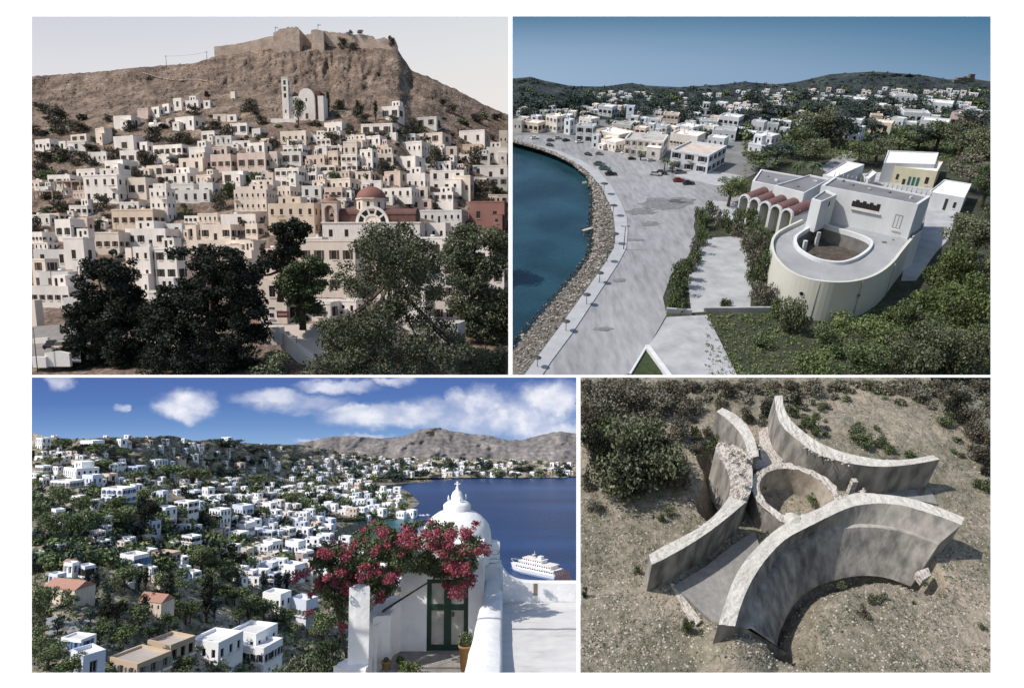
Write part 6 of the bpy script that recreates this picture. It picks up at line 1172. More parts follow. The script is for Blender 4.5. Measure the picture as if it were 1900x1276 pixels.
    slab([(1250, 1086), (1307, 1139), (1345, 1172), (1400, 1110), (1420, 1040), (1400, 985), (1360, 1010), (1310, 1050)], 1.0, FL, 1.6); slab([(1243, 1082), (1250, 1082), (1302, 1150), (1292, 1158), (1270, 1132)], .8, PALE, 2.2, 'slab_edge')
    slab([(1408, 800), (1440, 780), (1462, 842), (1440, 868), (1412, 850)], .8, PALE, 2); slab([(1402, 850), (1440, 858), (1425, 866), (1402, 870)], 1.2, PALE, 2)
    slab([(1575, 895), (1590, 905), (1740, 935), (1725, 905), (1650, 912)], .3, FL, 1)
    slab([(1700, 1060), (1722, 1052), (1728, 1066), (1712, 1076)], .9, PALE, 1.5, 'slab_edge')
    # loose blocks on the broken wall tops: one part each for the larger, the crumbs joined
    pts = [(1384, 842), (1372, 834), (1350, 832), (1362, 850), (1370, 872), (1380, 895), (1376, 915), (1500, 826), (1486, 808), (1524, 842), (1545, 850), (1390, 850), (1402, 835), (1570, 856), (1560, 846), (1600, 912), (1560, 922)]
    for i, (u, v) in enumerate(pts):
        p = BR.on(u, v, BZ + BH) - A; b = MB(); b.blob((0, 0, 0), (rg.uniform(.3, .7), rg.uniform(.3, .6), rg.uniform(.2, .35)), rg, 0, .35); part('loose_block', b.mesh('loose_block', [PALE]), e, p)
    b = MB()
    for i in range(260):
        u, v = rg.choice(pts); u += rg.gauss(0, 6); v += rg.gauss(0, 4); p = BR.on(u, v, BZ + BH) - A; r = rg.uniform(.08, .24); b.blob(p, (r * 1.2, r, r * .8), rg, 0, .3)
    tag(part('crumbled_stones', b.mesh('crumbled_stones', [PALE]), e), kind='stuff')
    p = BR.on(1470, 960, BZ + BH) - A; b = MB(); b.blob((0, 0, .0), (1.5, 1.2, .6), random.Random(5), 0, .2); part('loose_block', b.mesh('loose_block', [CTOP]), e, p)
    p = BR.on(1580, 905, BZ + BH * .5) - A; b = MB(); b.box(-.5, .5, -.5, .5, -3, 2.2); part('broken_pillar', b.mesh('broken_pillar', [PALE]), e, p)
star()
# bushes and scattered ground cover
BRB = [(1150, 900, 150, 90, 'dark'), (1240, 900, 90, 60, 'scrub'), (1110, 830, 100, 70, 'green'), (1180, 830, 110, 70, 'green'), (1170, 900, 200, 130, 'pine'), (1120, 860, 110, 90, 'dark'), (1215, 880, 110, 90, 'dark'), (1130, 770, 120, 60, 'dry'), (1200, 762, 110, 50, 'dry'), (1100, 790, 80, 50, 'scrub'), (1245, 740, 60, 36, 'scrub'), (1160, 730, 90, 40, 'scrub'), (1100, 735, 60, 40, 'dry'), (1270, 770, 60, 36, 'dry'), (1295, 765, 34, 26, 'dry'), (1255, 815, 56, 44, 'dry'), (1290, 818, 32, 28, 'green'), (1312, 812, 28, 26, 'dry'), (1318, 835, 36, 34, 'green'), (1290, 840, 30, 22, 'dry'), (1335, 762, 30, 22, 'scrub'), (1350, 735, 40, 26, 'scrub'), (1386, 782, 40, 30, 'scrub'), (1420, 775, 40, 34, 'dark'), (1410, 790, 28, 22, 'dry'), (1428, 750, 28, 24, 'dry'), (1470, 770, 26, 22, 'green'), (1478, 752, 26, 22, 'dark'), (1500, 790, 36, 32, 'green'), (1520, 760, 18, 14, 'green'), (1512, 808, 24, 20, 'green'), (1530, 808, 16, 12, 'green'),
       (1585, 815, 40, 26, 'olive'), (1604, 828, 34, 28, 'green'), (1630, 825, 30, 22, 'green'), (1645, 838, 30, 20, 'green'), (1685, 848, 30, 20, 'green'), (1590, 800, 24, 18, 'green'), (1625, 798, 16, 12, 'green'), (1765, 770, 60, 46, 'dark'), (1790, 785, 50, 36, 'scrub'), (1752, 790, 36, 26, 'green'), (1800, 805, 60, 36, 'scrub'), (1825, 770, 50, 36, 'dry'), (1830, 820, 50, 40, 'scrub'), (1815, 850, 50, 40, 'scrub'), (1830, 880, 40, 40, 'dark'), (1768, 840, 14, 10, 'green'), (1822, 905, 40, 26, 'green'), (1700, 735, 60, 22, 'dry'), (1740, 728, 60, 26, 'scrub'), (1780, 745, 60, 28, 'dry'), (1815, 735, 60, 30, 'scrub'), (1670, 730, 30, 16, 'dry'), (1830, 716, 50, 24, 'scrub'), (1690, 715, 60, 18, 'scrub'),
       (1503, 720, 50, 22, 'dry'), (1470, 715, 50, 22, 'scrub'), (1560, 716, 40, 16, 'dry'), (1600, 712, 40, 14, 'scrub'), (1310, 715, 50, 20, 'dry'), (1340, 712, 40, 18, 'scrub'), (1390, 720, 40, 22, 'dry'), (1370, 710, 34, 16, 'scrub'), (1420, 712, 36, 18, 'dry'), (1440, 722, 26, 16, 'scrub'), (1280, 722, 40, 20, 'scrub'), (1270, 750, 40, 22, 'dry'), (1220, 715, 60, 26, 'dry'), (1130, 712, 70, 28, 'dry'), (1090, 712, 40, 24, 'scrub'), (1636, 732, 16, 10, 'green'),
       (1180, 1062, 18, 20, 'green'), (1272, 1175, 30, 48, 'green'), (1300, 1185, 30, 20, 'olive'), (1615, 1118, 24, 26, 'olive'), (1633, 1112, 22, 18, 'olive'), (1598, 1142, 30, 22, 'dry'), (1715, 1086, 12, 12, 'green'), (1694, 1120, 10, 8, 'green'), (1084, 1105, 14, 24, 'dark'), (1560, 1090, 20, 14, 'olive'), (1820, 1165, 20, 14, 'olive'), (1228, 970, 22, 20, 'green'), (1505, 930, 24, 16, 'bright'), (1560, 888, 26, 18, 'green'), (1412, 905, 18, 12, 'scrub'), (1240, 955, 30, 20, 'olive'), (1100, 945, 40, 26, 'dry'), (1090, 905, 40, 30, 'dry')]
BR.plants = []
for u, v, w, h, k in BRB: px_bush(BR, 1, u, v, w, h, k, n=int(min(5200, 350 + w * h * .5)))
rg = random.Random(31)
for i in range(230):
    u = rg.uniform(1082, 1832); v = rg.choice((rg.uniform(703, 760), rg.uniform(703, 850)))
    if u > 1735 and rg.random() < .55: continue
    if 1310 < u < 1770 and v > 815 - .25 * abs(u - 1540) or (u > 1560 and u < 1740 and v > 735 and rg.random() < .7): continue
    w = rg.uniform(8, 24); px_bush(BR, 1, u, v, w, w * rg.uniform(.55, .8), rg.choice(('dry', 'scrub', 'dry', 'olive')), n=230, label='stuff')
small_bushes(BR, 'small dry bushes dotted over the upper slope')
def br_stuff():
    rg = random.Random(12); b = MB(); SM = [pbr('field_stone', (.40, .36, .31), var=.25, scale=2), pbr('brown_stone', (.20, .165, .13), var=.25, scale=2)]
    for i in range(13000):
        u, v = rg.uniform(1079, 1836), rg.uniform(701, 1246); dens = .35 + .65 * (v > 930) + .5 * fb(u * .012, v * .012, 8)
        if rg.random() > dens: continue
        p = BR.on(u, v, BZ); p.z += br_height(p.x, p.y); r = rg.choice((.05, .06, .07, .09, .11, .14, .2)) * rg.uniform(.8, 1.3); b.blob(p, (r * 1.2, r, r * .8), rg, 0 if rg.random() < .7 else 1, .3)
    BR.ground('stones', b, SM, 'stuff', 'loose pale stones scattered over the dry ground')
    b = MB()
    for i in range(20000):
        u, v = rg.uniform(1079, 1836), rg.uniform(701, 1246); g = fb(u * .014, v * .018, 3) + .25 * fb(u * .06, v * .06, 5)
        if g < rg.uniform(-.35, .2): continue
        p = BR.on(u, v, BZ); p.z += br_height(p.x, p.y); r = rg.uniform(.12, .34); b.leaves([(p.x, p.y, p.z + r * .2, r, r, r * .4)], 5, r * .9, rg, mats=(rg.choice((0, 2)), rg.choice((1, 3))))
    BR.ground('dry_grass', b, [*LEAF['olive'], *LEAF['dry']], 'stuff', 'low dry grass and herbs over the stony ground')
br_stuff()
BRM = [(1480, 915, 'the open well'), (1170, 850, 'the big dark bush'), (1360, 790, 'the upper left wall'), (1450, 760, 'the upper wall end'), (1660, 860, 'the right wall'), (1600, 1000, 'the big arc'), (1260, 1000, 'the lower left wall'), (1610, 1130, 'the middle of the hollow'), (1790, 790, 'the right scrub'), (1280, 1160, 'the slab corner'), (1110, 720, 'the upper left corner'), (1650, 720, 'the bare upper slope'), (1300, 740, 'the upper left scrub'), (1090, 1100, 'the left edge')]
label_plants(BR, BRM, 'bushes around the ruined star')
# ================================================================== lower left: white town round a blue bay, gate with bougainvillea in front
BLS, SEA = 5.0, -150.0
bl_sky = table([(40, 804), (59, 803), (90, 811), (144, 814), (211, 811), (278, 811), (318, 807), (359, 818), (420, 812), (453, 822), (506, 824), (560, 825), (620, 836), (700, 845), (800, 849), (940, 851), (1080, 858)])
coast_u = table([(886, 1085), (886.5, 836), (889, 838), (893, 800), (897, 742), (901.5, 700), (905, 702), (907, 748), (914, 760), (922, 768), (931, 778), (936, 776), (944, 764), (952, 748), (957, 762), (960, 790), (962, 760), (967, 668), (976, 640), (986, 622), (1000, 608), (1012, 640), (1030, 720), (1050, 748), (1300, 748)])
coast_s = table([(800, 790), (886, 780), (930, 780), (960, 750), (1000, 690), (1060, 750), (1260, 750)])
def yb(u, v): return BL.on(u, v, SEA)[1] if v >= 886 else BL.on(u, 886, SEA)[1] + (886 - v) * 2.4
def sstep(t): t = max(0, min(1, t)); return t * t * (3 - 2 * t)
def bl_depth(u, v):
    dist = max(0, coast_s(v) - u); s = sstep(dist / 640) * .50 + .05 * sstep(dist / 90)
    return yb(u, v) * (1 - s)
BL.depth = bl_depth
def bl_relief(u, v): return (fb(u * .02, v * .035, 2) * .020 + fb(u * .07, v * .1, 5) * .010) * min(1, max(0, ((coast_u(v) if v > 886 else 1300) - u) / 60))
def bl_land():
    b = MB(); rows = []; vv = [lerp(0, 1, j / 60) for j in range(61)]; nu = 190
    for t in vv: rows.append([(u, lerp(bl_sky(u) + fb(u * .15, 1) * 1.6, 886, t)) for u in [-80 + (1076 + 80) * i / nu for i in range(nu + 1)]])
    v = 886.4
    while v < 1262: rows.append([(lerp(-80, coast_u(v), (i / nu) ** .8), v) for i in range(nu + 1)]); v += 1.3 if v < 1010 else 4
    vs = [BL.at(u, w, bl_depth(u, w) * (1 + bl_relief(u, w))) for r in rows for u, w in r]; n = nu + 1
    b.add(vs, [((j + 1) * n + i, (j + 1) * n + i + 1, j * n + i + 1, j * n + i) for j in range(len(rows) - 1) for i in range(nu)], 0, True)
    b.add([vs[i] for i in range(n)] + [vs[i] + Vector((0, 60, -40)) for i in range(n)], [(i, i + 1, n + i + 1, n + i) for i in range(n - 1)])
    sk = [vs[j * n + nu] for j in range(61, len(rows))]; k = len(sk); b.add(sk + [p + Vector((3, 0, -12)) for p in sk], [(i, i + 1, k + i + 1, k + i) for i in range(k - 1)])
    BL.ground('hillside', b, ramp3('bay_hill_soil', [(.30, (.060, .068, .042)), (.42, (.12, .118, .082)), (.52, (.28, .245, .19)), (.66, (.50, .45, .38))], .035, bump=.7, bscale=.4, dist=1.5, fine=.35))
    b = MB(); b.add([BL.on(u, v, SEA) for u, v in ((540, 880), (1085, 880), (1085, 1290), (540, 1290))], [(3, 2, 1, 0)])
    m = bpy.data.materials.new('deep_water'); m.use_nodes = True; nn = m.node_tree; bs = nn.nodes['Principled BSDF']; bs.inputs['Roughness'].default_value = .35; bs.inputs['Specular IOR Level'].default_value = .22
    tc = nn.nodes.new('ShaderNodeTexCoord'); mp = nn.nodes.new('ShaderNodeMapping'); mp.inputs['Scale'].default_value = (.25, 1, 1); nn.links.new(tc.outputs['Object'], mp.inputs[0]); nz = nn.nodes.new('ShaderNodeTexNoise'); nz.inputs['Scale'].default_value = .012; nz.inputs['Detail'].default_value = 7; nn.links.new(mp.outputs[0], nz.inputs[0])
    rp = nn.nodes.new('ShaderNodeValToRGB'); rp.color_ramp.elements[0].position = .35; rp.color_ramp.elements[0].color = (.007, .031, .100, 1); rp.color_ramp.elements[1].position = .7; rp.color_ramp.elements[1].color = (.020, .062, .185, 1); nn.links.new(nz.outputs[0], rp.inputs[0]); nn.links.new(rp.outputs[0], bs.inputs['Base Color'])
    n2 = nn.nodes.new('ShaderNodeTexNoise'); n2.inputs['Scale'].default_value = .35; n2.inputs['Detail'].default_value = 6; nn.links.new(tc.outputs['Object'], n2.inputs[0]); bp = nn.nodes.new('ShaderNodeBump'); bp.inputs['Strength'].default_value = .5; bp.inputs['Distance'].default_value = 1; nn.links.new(n2.outputs[0], bp.inputs['Height']); nn.links.new(bp.outputs[0], bs.inputs['Normal'])
    BL.ground('sea', b, m)
    sheet(BL, 'shallow_water', [(590, 1000), (612, 984), (650, 966), (700, 960), (760, 958), (775, 975), (760, 992), (640, 1010)], .25, pbr('shallow_water_blue', (.03, .12, .15), rough=.3, var=.3, scale=.03), z0=SEA)
    sheet(BL, 'shallow_water', [(553, 988), (563, 972), (577, 980), (581, 990), (566, 995)], 4, pbr('shallow_water_blue', (.03, .12, .15)), z0=SEA)
bl_land()
def bl_mountains():
    sk = table([(530, 826), (560, 821), (590, 815), (615, 810), (648, 808), (708, 813), (735, 811), (755, 807), (779, 797), (800, 794), (815, 793), (834, 799), (850, 801), (875, 805), (895, 806), (910, 808), (940, 816), (970, 816), (998, 808), (1020, 803), (1039, 800), (1060, 803), (1090, 808)])
    b = MB(); us = [520 + 3 * i for i in range(189)]; nv = 44; vs = []
    for u in us:
        vr = sk(u) + fb(u * .1, 7) * 1.3
        for j in range(nv + 1): f = j / nv; v = lerp(872, vr, f); vs.append(BL.at(u, v, 1435 + 190 * f + (fb(u * .03, v * .04, 5) * 22 + fb(u * .1, v * .12, 6) * 3.5 + abs(fb(u * .03, v * .012, 9)) * 14) * min(1, f * 4)))
        vs.append(vs[-1] + Vector((0, 40, -60)))
    n = nv + 2; b.add(vs, [(i * n + j, (i + 1) * n + j, (i + 1) * n + j + 1, i * n + j + 1) for i in range(len(us) - 1) for j in range(nv + 1)], 0, True)
    BL.ground('mountains', b, ramp3('bare_mountain', [(.34, (.105, .100, .102)), (.46, (.165, .152, .148)), (.56, (.225, .203, .190)), (.66, (.34, .315, .30))], .010, bump=.6, bscale=.12, dist=5, fine=.08))
bl_mountains()
ZA = lambda l: [(50 + a / 3.7255, 690 + b / 3.7255, 50 + c / 3.7255, 690 + d / 3.7255, *r) for a, b, c, d, *r in l]
ZB = lambda l: [(50 + a / 3.7255, 960 + b / 3.7255, 50 + c / 3.7255, 960 + d / 3.7255, *r) for a, b, c, d, *r in l]
BLH = ZA([(480, 790, 715, 910, 'N', 4, 2), (340, 465, 510, 540, 'N', 5, 1), (35, 445, 150, 540, 'N', 3, 2), (600, 455, 690, 510, 'N', 2, 1), (35, 575, 130, 620, 'N', 1, 1), (35, 640, 150, 695, 'N', 3, 1), (275, 605, 440, 645, 'Y', 0, 1), (190, 655, 480, 725, 'N', 6, 1), (130, 745, 350, 805, 'N', 5, 1), (355, 700, 500, 790, 'B', 3, 1), (495, 695, 615, 765, 'C', 2, 1), (540, 625, 680, 655, 'N', 3, 1), (650, 645, 800, 690, 'B', 3, 1), (800, 600, 925, 650, 'N', 3, 1),
  (930, 660, 1030, 712, 'N', 2, 1), (1110, 560, 1185, 625, 'N', 2, 1), (1110, 720, 1200, 760, 'N', 2, 1), (970, 580, 1090, 612, 'C', 2, 1), (1420, 620, 1505, 680, 'C', 2, 1), (690, 770, 795, 822, 'N', 3, 1), (800, 825, 885, 862, 'N', 2, 1), (880, 812, 965, 892, 'B', 2, 1), (1085, 810, 1200, 872, 'B', 3, 1), (1190, 790, 1295, 862, 'N', 2, 1), (1300, 800, 1395, 855, 'C', 3, 1), (990, 885, 1170, 985, 'N', 3, 2), (850, 925, 1025, 1000, 'N', 3, 1), (890, 1010, 1025, 1095, 'P', 2, 2), (1020, 1010, 1110, 1062, 'T', 1, 1),
  (1080, 1060, 1195, 1112, 'N', 2, 1), (1230, 935, 1400, 1055, 'N', 4, 2), (1390, 910, 1565, 1000, 'B', 4, 1), (1355, 1035, 1555, 1140, 'N', 5, 1), (1600, 830, 1725, 892, 'G', 2, 1), (1610, 893, 1725, 975, 'N', 2, 1), (1690, 985, 1765, 1062, 'N', 2, 2), (1780, 995, 1900, 1070, 'N', 3, 1), (1060, 455, 1100, 485, 'N', 1, 1), (1330, 448, 1420, 476, 'N', 2, 1), (150, 435, 215, 470, 'N', 1, 1), (520, 435, 560, 465, 'N', 1, 1), (660, 432, 720, 460, 'N', 1, 1)])
BLH += ZB([(600, 245, 825, 355, 'N', 5, 1), (325, 320, 462, 415, 'B', 3, 1), (240, 300, 335, 405, 'N', 2, 1), (825, 235, 1040, 330, 'T', 4, 1), (1040, 110, 1195, 270, 'N', 3, 3), (965, 160, 1050, 215, 'N', 2, 1), (1075, 48, 1195, 112, 'B', 2, 1), (1615, 520, 1800, 645, 'N', 3, 1), (1800, 560, 1990, 735, 'B', 4, 1), (815, 330, 895, 435, 'N', 2, 2), (1590, 300, 1725, 405, 'B', 3, 1), (1370, 90, 1525, 185, 'N', 4, 1), (1460, 200, 1565, 300, 'G', 1, 1), (1605, 150, 1765, 240, 'N', 4, 1),
  (1640, 235, 1760, 315, 'G', 2, 1), (1765, 150, 1920, 265, 'N', 4, 1), (1725, 310, 1920, 425, 'N', 4, 1), (250, 930, 500, 1120, 'B', 2, 1), (215, 835, 415, 925, 'N', 2, 1), (800, 860, 1095, 1005, 'T', 3, 1), (510, 985, 900, 1115, 'T', 3, 1), (1250, 75, 1350, 150, 'C', 2, 1), (1360, 180, 1470, 250, 'N', 3, 1), (1850, 240, 1930, 340, 'P', 1, 1), (1670, 85, 1780, 150, 'B', 3, 1)])
BLH = [(r[0] + .07 * (r[2] - r[0]), r[1] + .1 * (r[3] - r[1]), r[2] - .07 * (r[2] - r[0]), *r[3:]) if r[3] < 1100 else r for r in BLH]
for k, r in enumerate(BLH):
    hot = r[4] == 'T' and r[3] > 1215
    px_house(BL, BLS, *r[:7], yaw=(-.42 if hot else -.25 - .12 * (k % 4)), dr=.85 if hot else .7, style=('blue', 'dark', 'grey')[k % 3], roof='tan' if r[4] in 'TYC' else 'white', lod=(r[2] - r[0]) > 26, extra='none' if hot else None)
for u0, vt, u1, vb, l in ((345, 1188, 428, 1230, 0), (418, 1172, 496, 1214, 1), (440, 1198, 508, 1238, 2)): px_house(BL, BLS, u0, vt, u1, vb, 'N', 3, 1, yaw=-.3, dr=1.0, style='dark', roof='white', lod=True)
def red_roof(u0, vt, vm, u1, vb, label, yaw=-.3):
    uc = (u0 + u1) / 2; p = BL.at(uc, vb, bl_depth(uc, vb)); m = BL.mpp(p); e = BL.thing('tile_roofed_house', label, 'house', p, yaw, m); w = (u1 - u0) * .92; h = vb - vm; d = w * .55; r = (vm - vt) * .75
    b = MB(); wall_face(b, Vector((-w / 2, 0, 0)), Vector((1, 0, 0)), Vector((0, 1, 0)), w, -16, h, [(w * (i + .5) / 4 - 2, w * (i + .5) / 4 + 2, h * .25, h * .7) for i in range(4)], 1, 0, 1); b.box(-w / 2, w / 2, 1.2, d, -16, h); part('wall', b.mesh('wall', [PL['C'], GLASS]), e)
    b = MB(); x = w / 2 + 1.5; n = 16                                              # tile courses as raised ribs
    for s, y0 in ((1, -1.5), (-1, d + 1.5)):
        for i in range(n):
            x0, x1 = -x + 2 * x * i / n, -x + 2 * x * (i + .86) / n; b.quad((x0, y0, h), (x1, y0, h), (x1, d / 2, h + r), (x0, d / 2, h + r)); b.quad((x1, y0, h), (-x + 2 * x * (i + 1) / n, y0, h - .35), (-x + 2 * x * (i + 1) / n, d / 2, h + r - .35), (x1, d / 2, h + r))
    b.add([(-x, -1.5, h), (-x, d + 1.5, h), (-x, d / 2, h + r)], ((0, 1, 2),)); b.add([(x, -1.5, h), (x, d / 2, h + r), (x, d + 1.5, h)], ((0, 1, 2),)); part('roof', b.mesh('roof', [ROOF['red']]), e)
red_roof(66, 1076, 1092, 150, 1122, 'long cream house with a terracotta tile roof at the left edge'); red_roof(246, 1100, 1116, 307, 1132, 'terracotta tile roof half hidden among the dark cypresses'); red_roof(112, 1038, 1044, 140, 1064, 'small white house with a reddish roof above the long tile-roofed house')
sheet_pts = [BL.at(u, v, bl_depth(u, v) - 1.2) for u, v in ((84, 1146), (186, 1132), (186, 1168), (150, 1172), (90, 1190))]
b_ = MB(); b_.add(sheet_pts, [(4, 3, 2, 1, 0)]); BL.ground('paved_yard', b_, YARD)
BLF = MB(); rg = random.Random(77); BLR = [r[:4] for r in BLH]; n_ = 0
def dens(u, v):
    if v < 812 or v < bl_sky(u) + 3: return 0
    if v < 884 and u > 560: return .8 if v > 846 else .25
    if 884 <= v < 903 and u < 690: return .45
    if 903 <= v < 960 and 560 < u < 745: return .85
    if 960 <= v < 1000 and 400 < u < 610: return 1
    if 1000 <= v < 1090 and 440 < u < 640: return 1
    if 900 <= v < 960 and 330 < u < 570: return .55
    if v < 880 and u < 560: return .30
    return .06
for _ in range(12000):
    if n_ > 560: break
    u, v = rg.uniform(62, 1064), rg.uniform(815, 1095)
    if rg.random() > dens(u, v) or (v > 886 and u > coast_u(v) - 8): continue
    s = max(0, v - 845) * .110 + max(0, 560 - u) * .010 + 5.5; w = min(30, s * rg.uniform(.7, 1.35)); h = w * rg.uniform(.5, .85); r = (u - w / 2, v - h, u + w / 2, v)
    if any(max(0, min(r[2], q[2]) - max(r[0], q[0])) * max(0, min(r[3], q[3]) - max(r[1], q[1])) > .38 * w * h for q in BLR): continue
    BLR.append(r); n_ += 1; px_house(BL, BLS, *r, rg.choice('NNNNNNNBWCG' + ('P' if n_ % 12 == 0 else 'N')), rg.choice((1, 2, 2, 3)), 2 if h > w * .75 and w > 14 else 1, yaw=-rg.uniform(.1, .7), lod=w > 27, roof=rg.choice(('white', 'white', 'white', 'tan')), style=rg.choice(('blue', 'dark', 'grey')), into=BLF if w < 18 else None)
far_houses(BL, BLF, 'small white houses scattered round the far side of the bay')
# trees of the bay
BLT = [(100, 1010, 70, 60, 'mid', 1), (135, 1000, 60, 50, 'mid', 1), (165, 985, 60, 40, 'mid', 1), (220, 985, 90, 46, 'mid', 1), (265, 975, 60, 50, 'dark', 1), (290, 985, 40, 30, 'mid', 1), (75, 985, 50, 60, 'mid', 1), (150, 955, 60, 36, 'bright', 1), (110, 940, 60, 40, 'mid', 1), (215, 955, 60, 34, 'bright', 1), (260, 935, 50, 30, 'mid', 1), (150, 1045, 60, 30, 'mid', 1), (190, 1045, 40, 26, 'mid', 1), (65, 1080, 30, 40, 'dark', 1), (90, 1130, 60, 50, 'mid', 1), (70, 1165, 50, 70, 'mid', 1), (125, 1135, 40, 40, 'mid', 1), (160, 1115, 40, 34, 'bright', 1),
       (230, 1090, 70, 46, 'mid', 1), (215, 1165, 60, 60, 'dark', 1), (260, 1165, 60, 50, 'mid', 1), (320, 1110, 80, 60, 'mid', 1), (300, 1140, 60, 50, 'dark', 1), (345, 1155, 60, 46, 'mid', 1), (375, 1060, 80, 46, 'mid', 1), (410, 1075, 70, 46, 'mid', 1), (440, 1085, 60, 36, 'mid', 1), (380, 1105, 60, 40, 'mid', 1), (420, 1115, 50, 30, 'bright', 1), (460, 1140, 60, 36, 'mid', 1), (490, 1150, 60, 40, 'mid', 1), (530, 1165, 60, 40, 'mid', 1), (575, 1160, 50, 40, 'mid', 1), (600, 1190, 80, 60, 'mid', 1), (180, 1195, 70, 36, 'bright', 1), (235, 1195, 60, 34, 'bright', 1), (85, 1247, 90, 60, 'mid', 1), (130, 1262, 80, 50, 'bright', 1), (75, 1215, 50, 40, 'mid', 1), (340, 1262, 60, 50, 'mid', 1), (372, 1215, 28, 22, 'mid', 1), (398, 1228, 34, 30, 'bright', 1), (405, 1262, 60, 36, 'olive', 1), (440, 1262, 50, 30, 'mid', 1),
       (470, 925, 50, 30, 'mid', 1), (480, 965, 44, 30, 'mid', 1), (540, 940, 50, 26, 'mid', 1), (420, 970, 50, 30, 'mid', 1), (355, 905, 90, 36, 'mid', 1), (310, 890, 90, 30, 'mid', 1), (250, 895, 60, 26, 'mid', 1), (480, 905, 70, 26, 'mid', 1), (430, 890, 70, 22, 'teal', 1), (180, 845, 60, 24, 'mid', 1), (115, 835, 50, 24, 'mid', 1), (150, 845, 40, 22, 'dark', 1), (200, 835, 26, 20, 'dark', 1), (250, 830, 60, 18, 'scrub', 1), (420, 835, 90, 22, 'teal', 1), (470, 845, 70, 18, 'teal', 1), (340, 860, 60, 20, 'teal', 1), (390, 865, 70, 18, 'teal', 1), (95, 865, 40, 18, 'bright', 1), (180, 870, 60, 22, 'mid', 1), (230, 850, 40, 20, 'mid', 1), (640, 945, 40, 24, 'mid', 1), (610, 935, 40, 20, 'mid', 1), (700, 940, 30, 20, 'mid', 1), (755, 930, 26, 16, 'mid', 1), (585, 960, 40, 24, 'mid', 1), (660, 925, 30, 16, 'mid', 1), (730, 890, 70, 14, 'teal', 0), (650, 885, 60, 14, 'teal', 0), (830, 868, 50, 14, 'teal', 0), (900, 866, 40, 12, 'teal', 0), (970, 872, 60, 12, 'teal', 0), (1040, 878, 50, 10, 'teal', 0), (880, 880, 60, 10, 'teal', 0), (960, 882, 40, 8, 'teal', 0), (780, 880, 40, 10, 'teal', 0)]
for u, v, w, h, k, t in BLT: px_bush(BL, BLS, u, v, w, h, k, 'tree' if t else 'bush', n=int(min(2600, 160 + w * h * .45)), trunk=bool(t))
for u, v, w, h in ((159, 1108, 15, 52), (175, 1108, 18, 50), (258, 1094, 16, 44), (270, 1092, 14, 40), (384, 1152, 28, 88), (488, 1098, 17, 40), (517, 1096, 18, 34), (532, 1096, 18, 36), (197, 1158, 20, 58), (268, 1152, 20, 50), (311, 1150, 24, 90), (292, 1090, 14, 36), (60, 855, 10, 20)): px_cypress(BL, u, v, w, h)
rg = random.Random(50)
for i in range(1000):
    u, v = rg.uniform(62, 1060), rg.uniform(822, 1060)
    if v < bl_sky(u) + 4 or (v > 884 and u > coast_u(v) - 12) or v > 960 and 470 < u and rg.random() < .75: continue
    w = (7 + max(0, v - 830) * .13) * rg.uniform(.7, 1.4); px_bush(BL, BLS, u, v, w, w * rg.uniform(.5, .8), rg.choice(('mid', 'teal', 'mid', 'dark')), n=130, label='stuff')
small_bushes(BL, 'small dark trees between the houses round the bay')
rg = random.Random(91); n_ = 0
for _ in range(400):
    if n_ > 36: break
    u, v = rg.uniform(66, 620), rg.uniform(1050, 1205); w = rg.uniform(24, 40); h = w * rg.uniform(.7, 1.0)
    if any(q[0] - 6 < u < q[2] + 6 and q[1] - 4 < v < q[3] + h * .8 for q in BLR) or (470 < u and v < 1095) or (330 < u < 515 and 1165 < v) or (66 < u < 155 and 1072 < v < 1150) or (240 < u < 312 and 1095 < v < 1160): continue
    n_ += 1; px_bush(BL, BLS, u, v, w, h, rg.choice(('mid', 'mid', 'bright', 'teal', 'olive')), 'tree', n=520, trunk=True)
def bl_green():
    b = MB(); rg = random.Random(6)
    for i in range(9500):
        u, v = rg.uniform(50, 1068), 815 + 440 * rg.random() ** 1.6
        if v < bl_sky(u) + 1 or (v > 885 and u > coast_u(v) - 4) or fb(u * .018, v * .03, 3) < rg.uniform(-.3, .15): continue
        p = BL.at(u, v, bl_depth(u, v) * (1 + bl_relief(u, v))); m = BL.mpp(p); r = rg.uniform(1.6, 4.4) * m * (.7 + max(0, v - 830) / 260); b.leaves([(p.x, p.y, p.z + r * .4, r, r, r * .7)], 9, r * .95, rg, mats=(rg.choice((0, 2)), rg.choice((1, 3))))
    for i in range(2600):
        u, v = rg.uniform(52, 640), rg.uniform(1050, 1247)
        if fb(u * .02, v * .03, 4) < rg.uniform(-.45, .0) or (84 < u < 190 and 1130 < v < 1192): continue
        p = BL.at(u, v, bl_depth(u, v) * (1 + bl_relief(u, v))); m = BL.mpp(p); r = rg.uniform(2, 5.5) * m; b.leaves([(p.x, p.y, p.z + r * .3, r, r, r * .6)], 10, r * .85, rg, mats=(0, 1))
    BL.ground('scrub_cover', b, [*LEAF['mid'], *LEAF['teal']], 'stuff', 'dark green scrub and small trees covering the slopes of the bay')
bl_green()
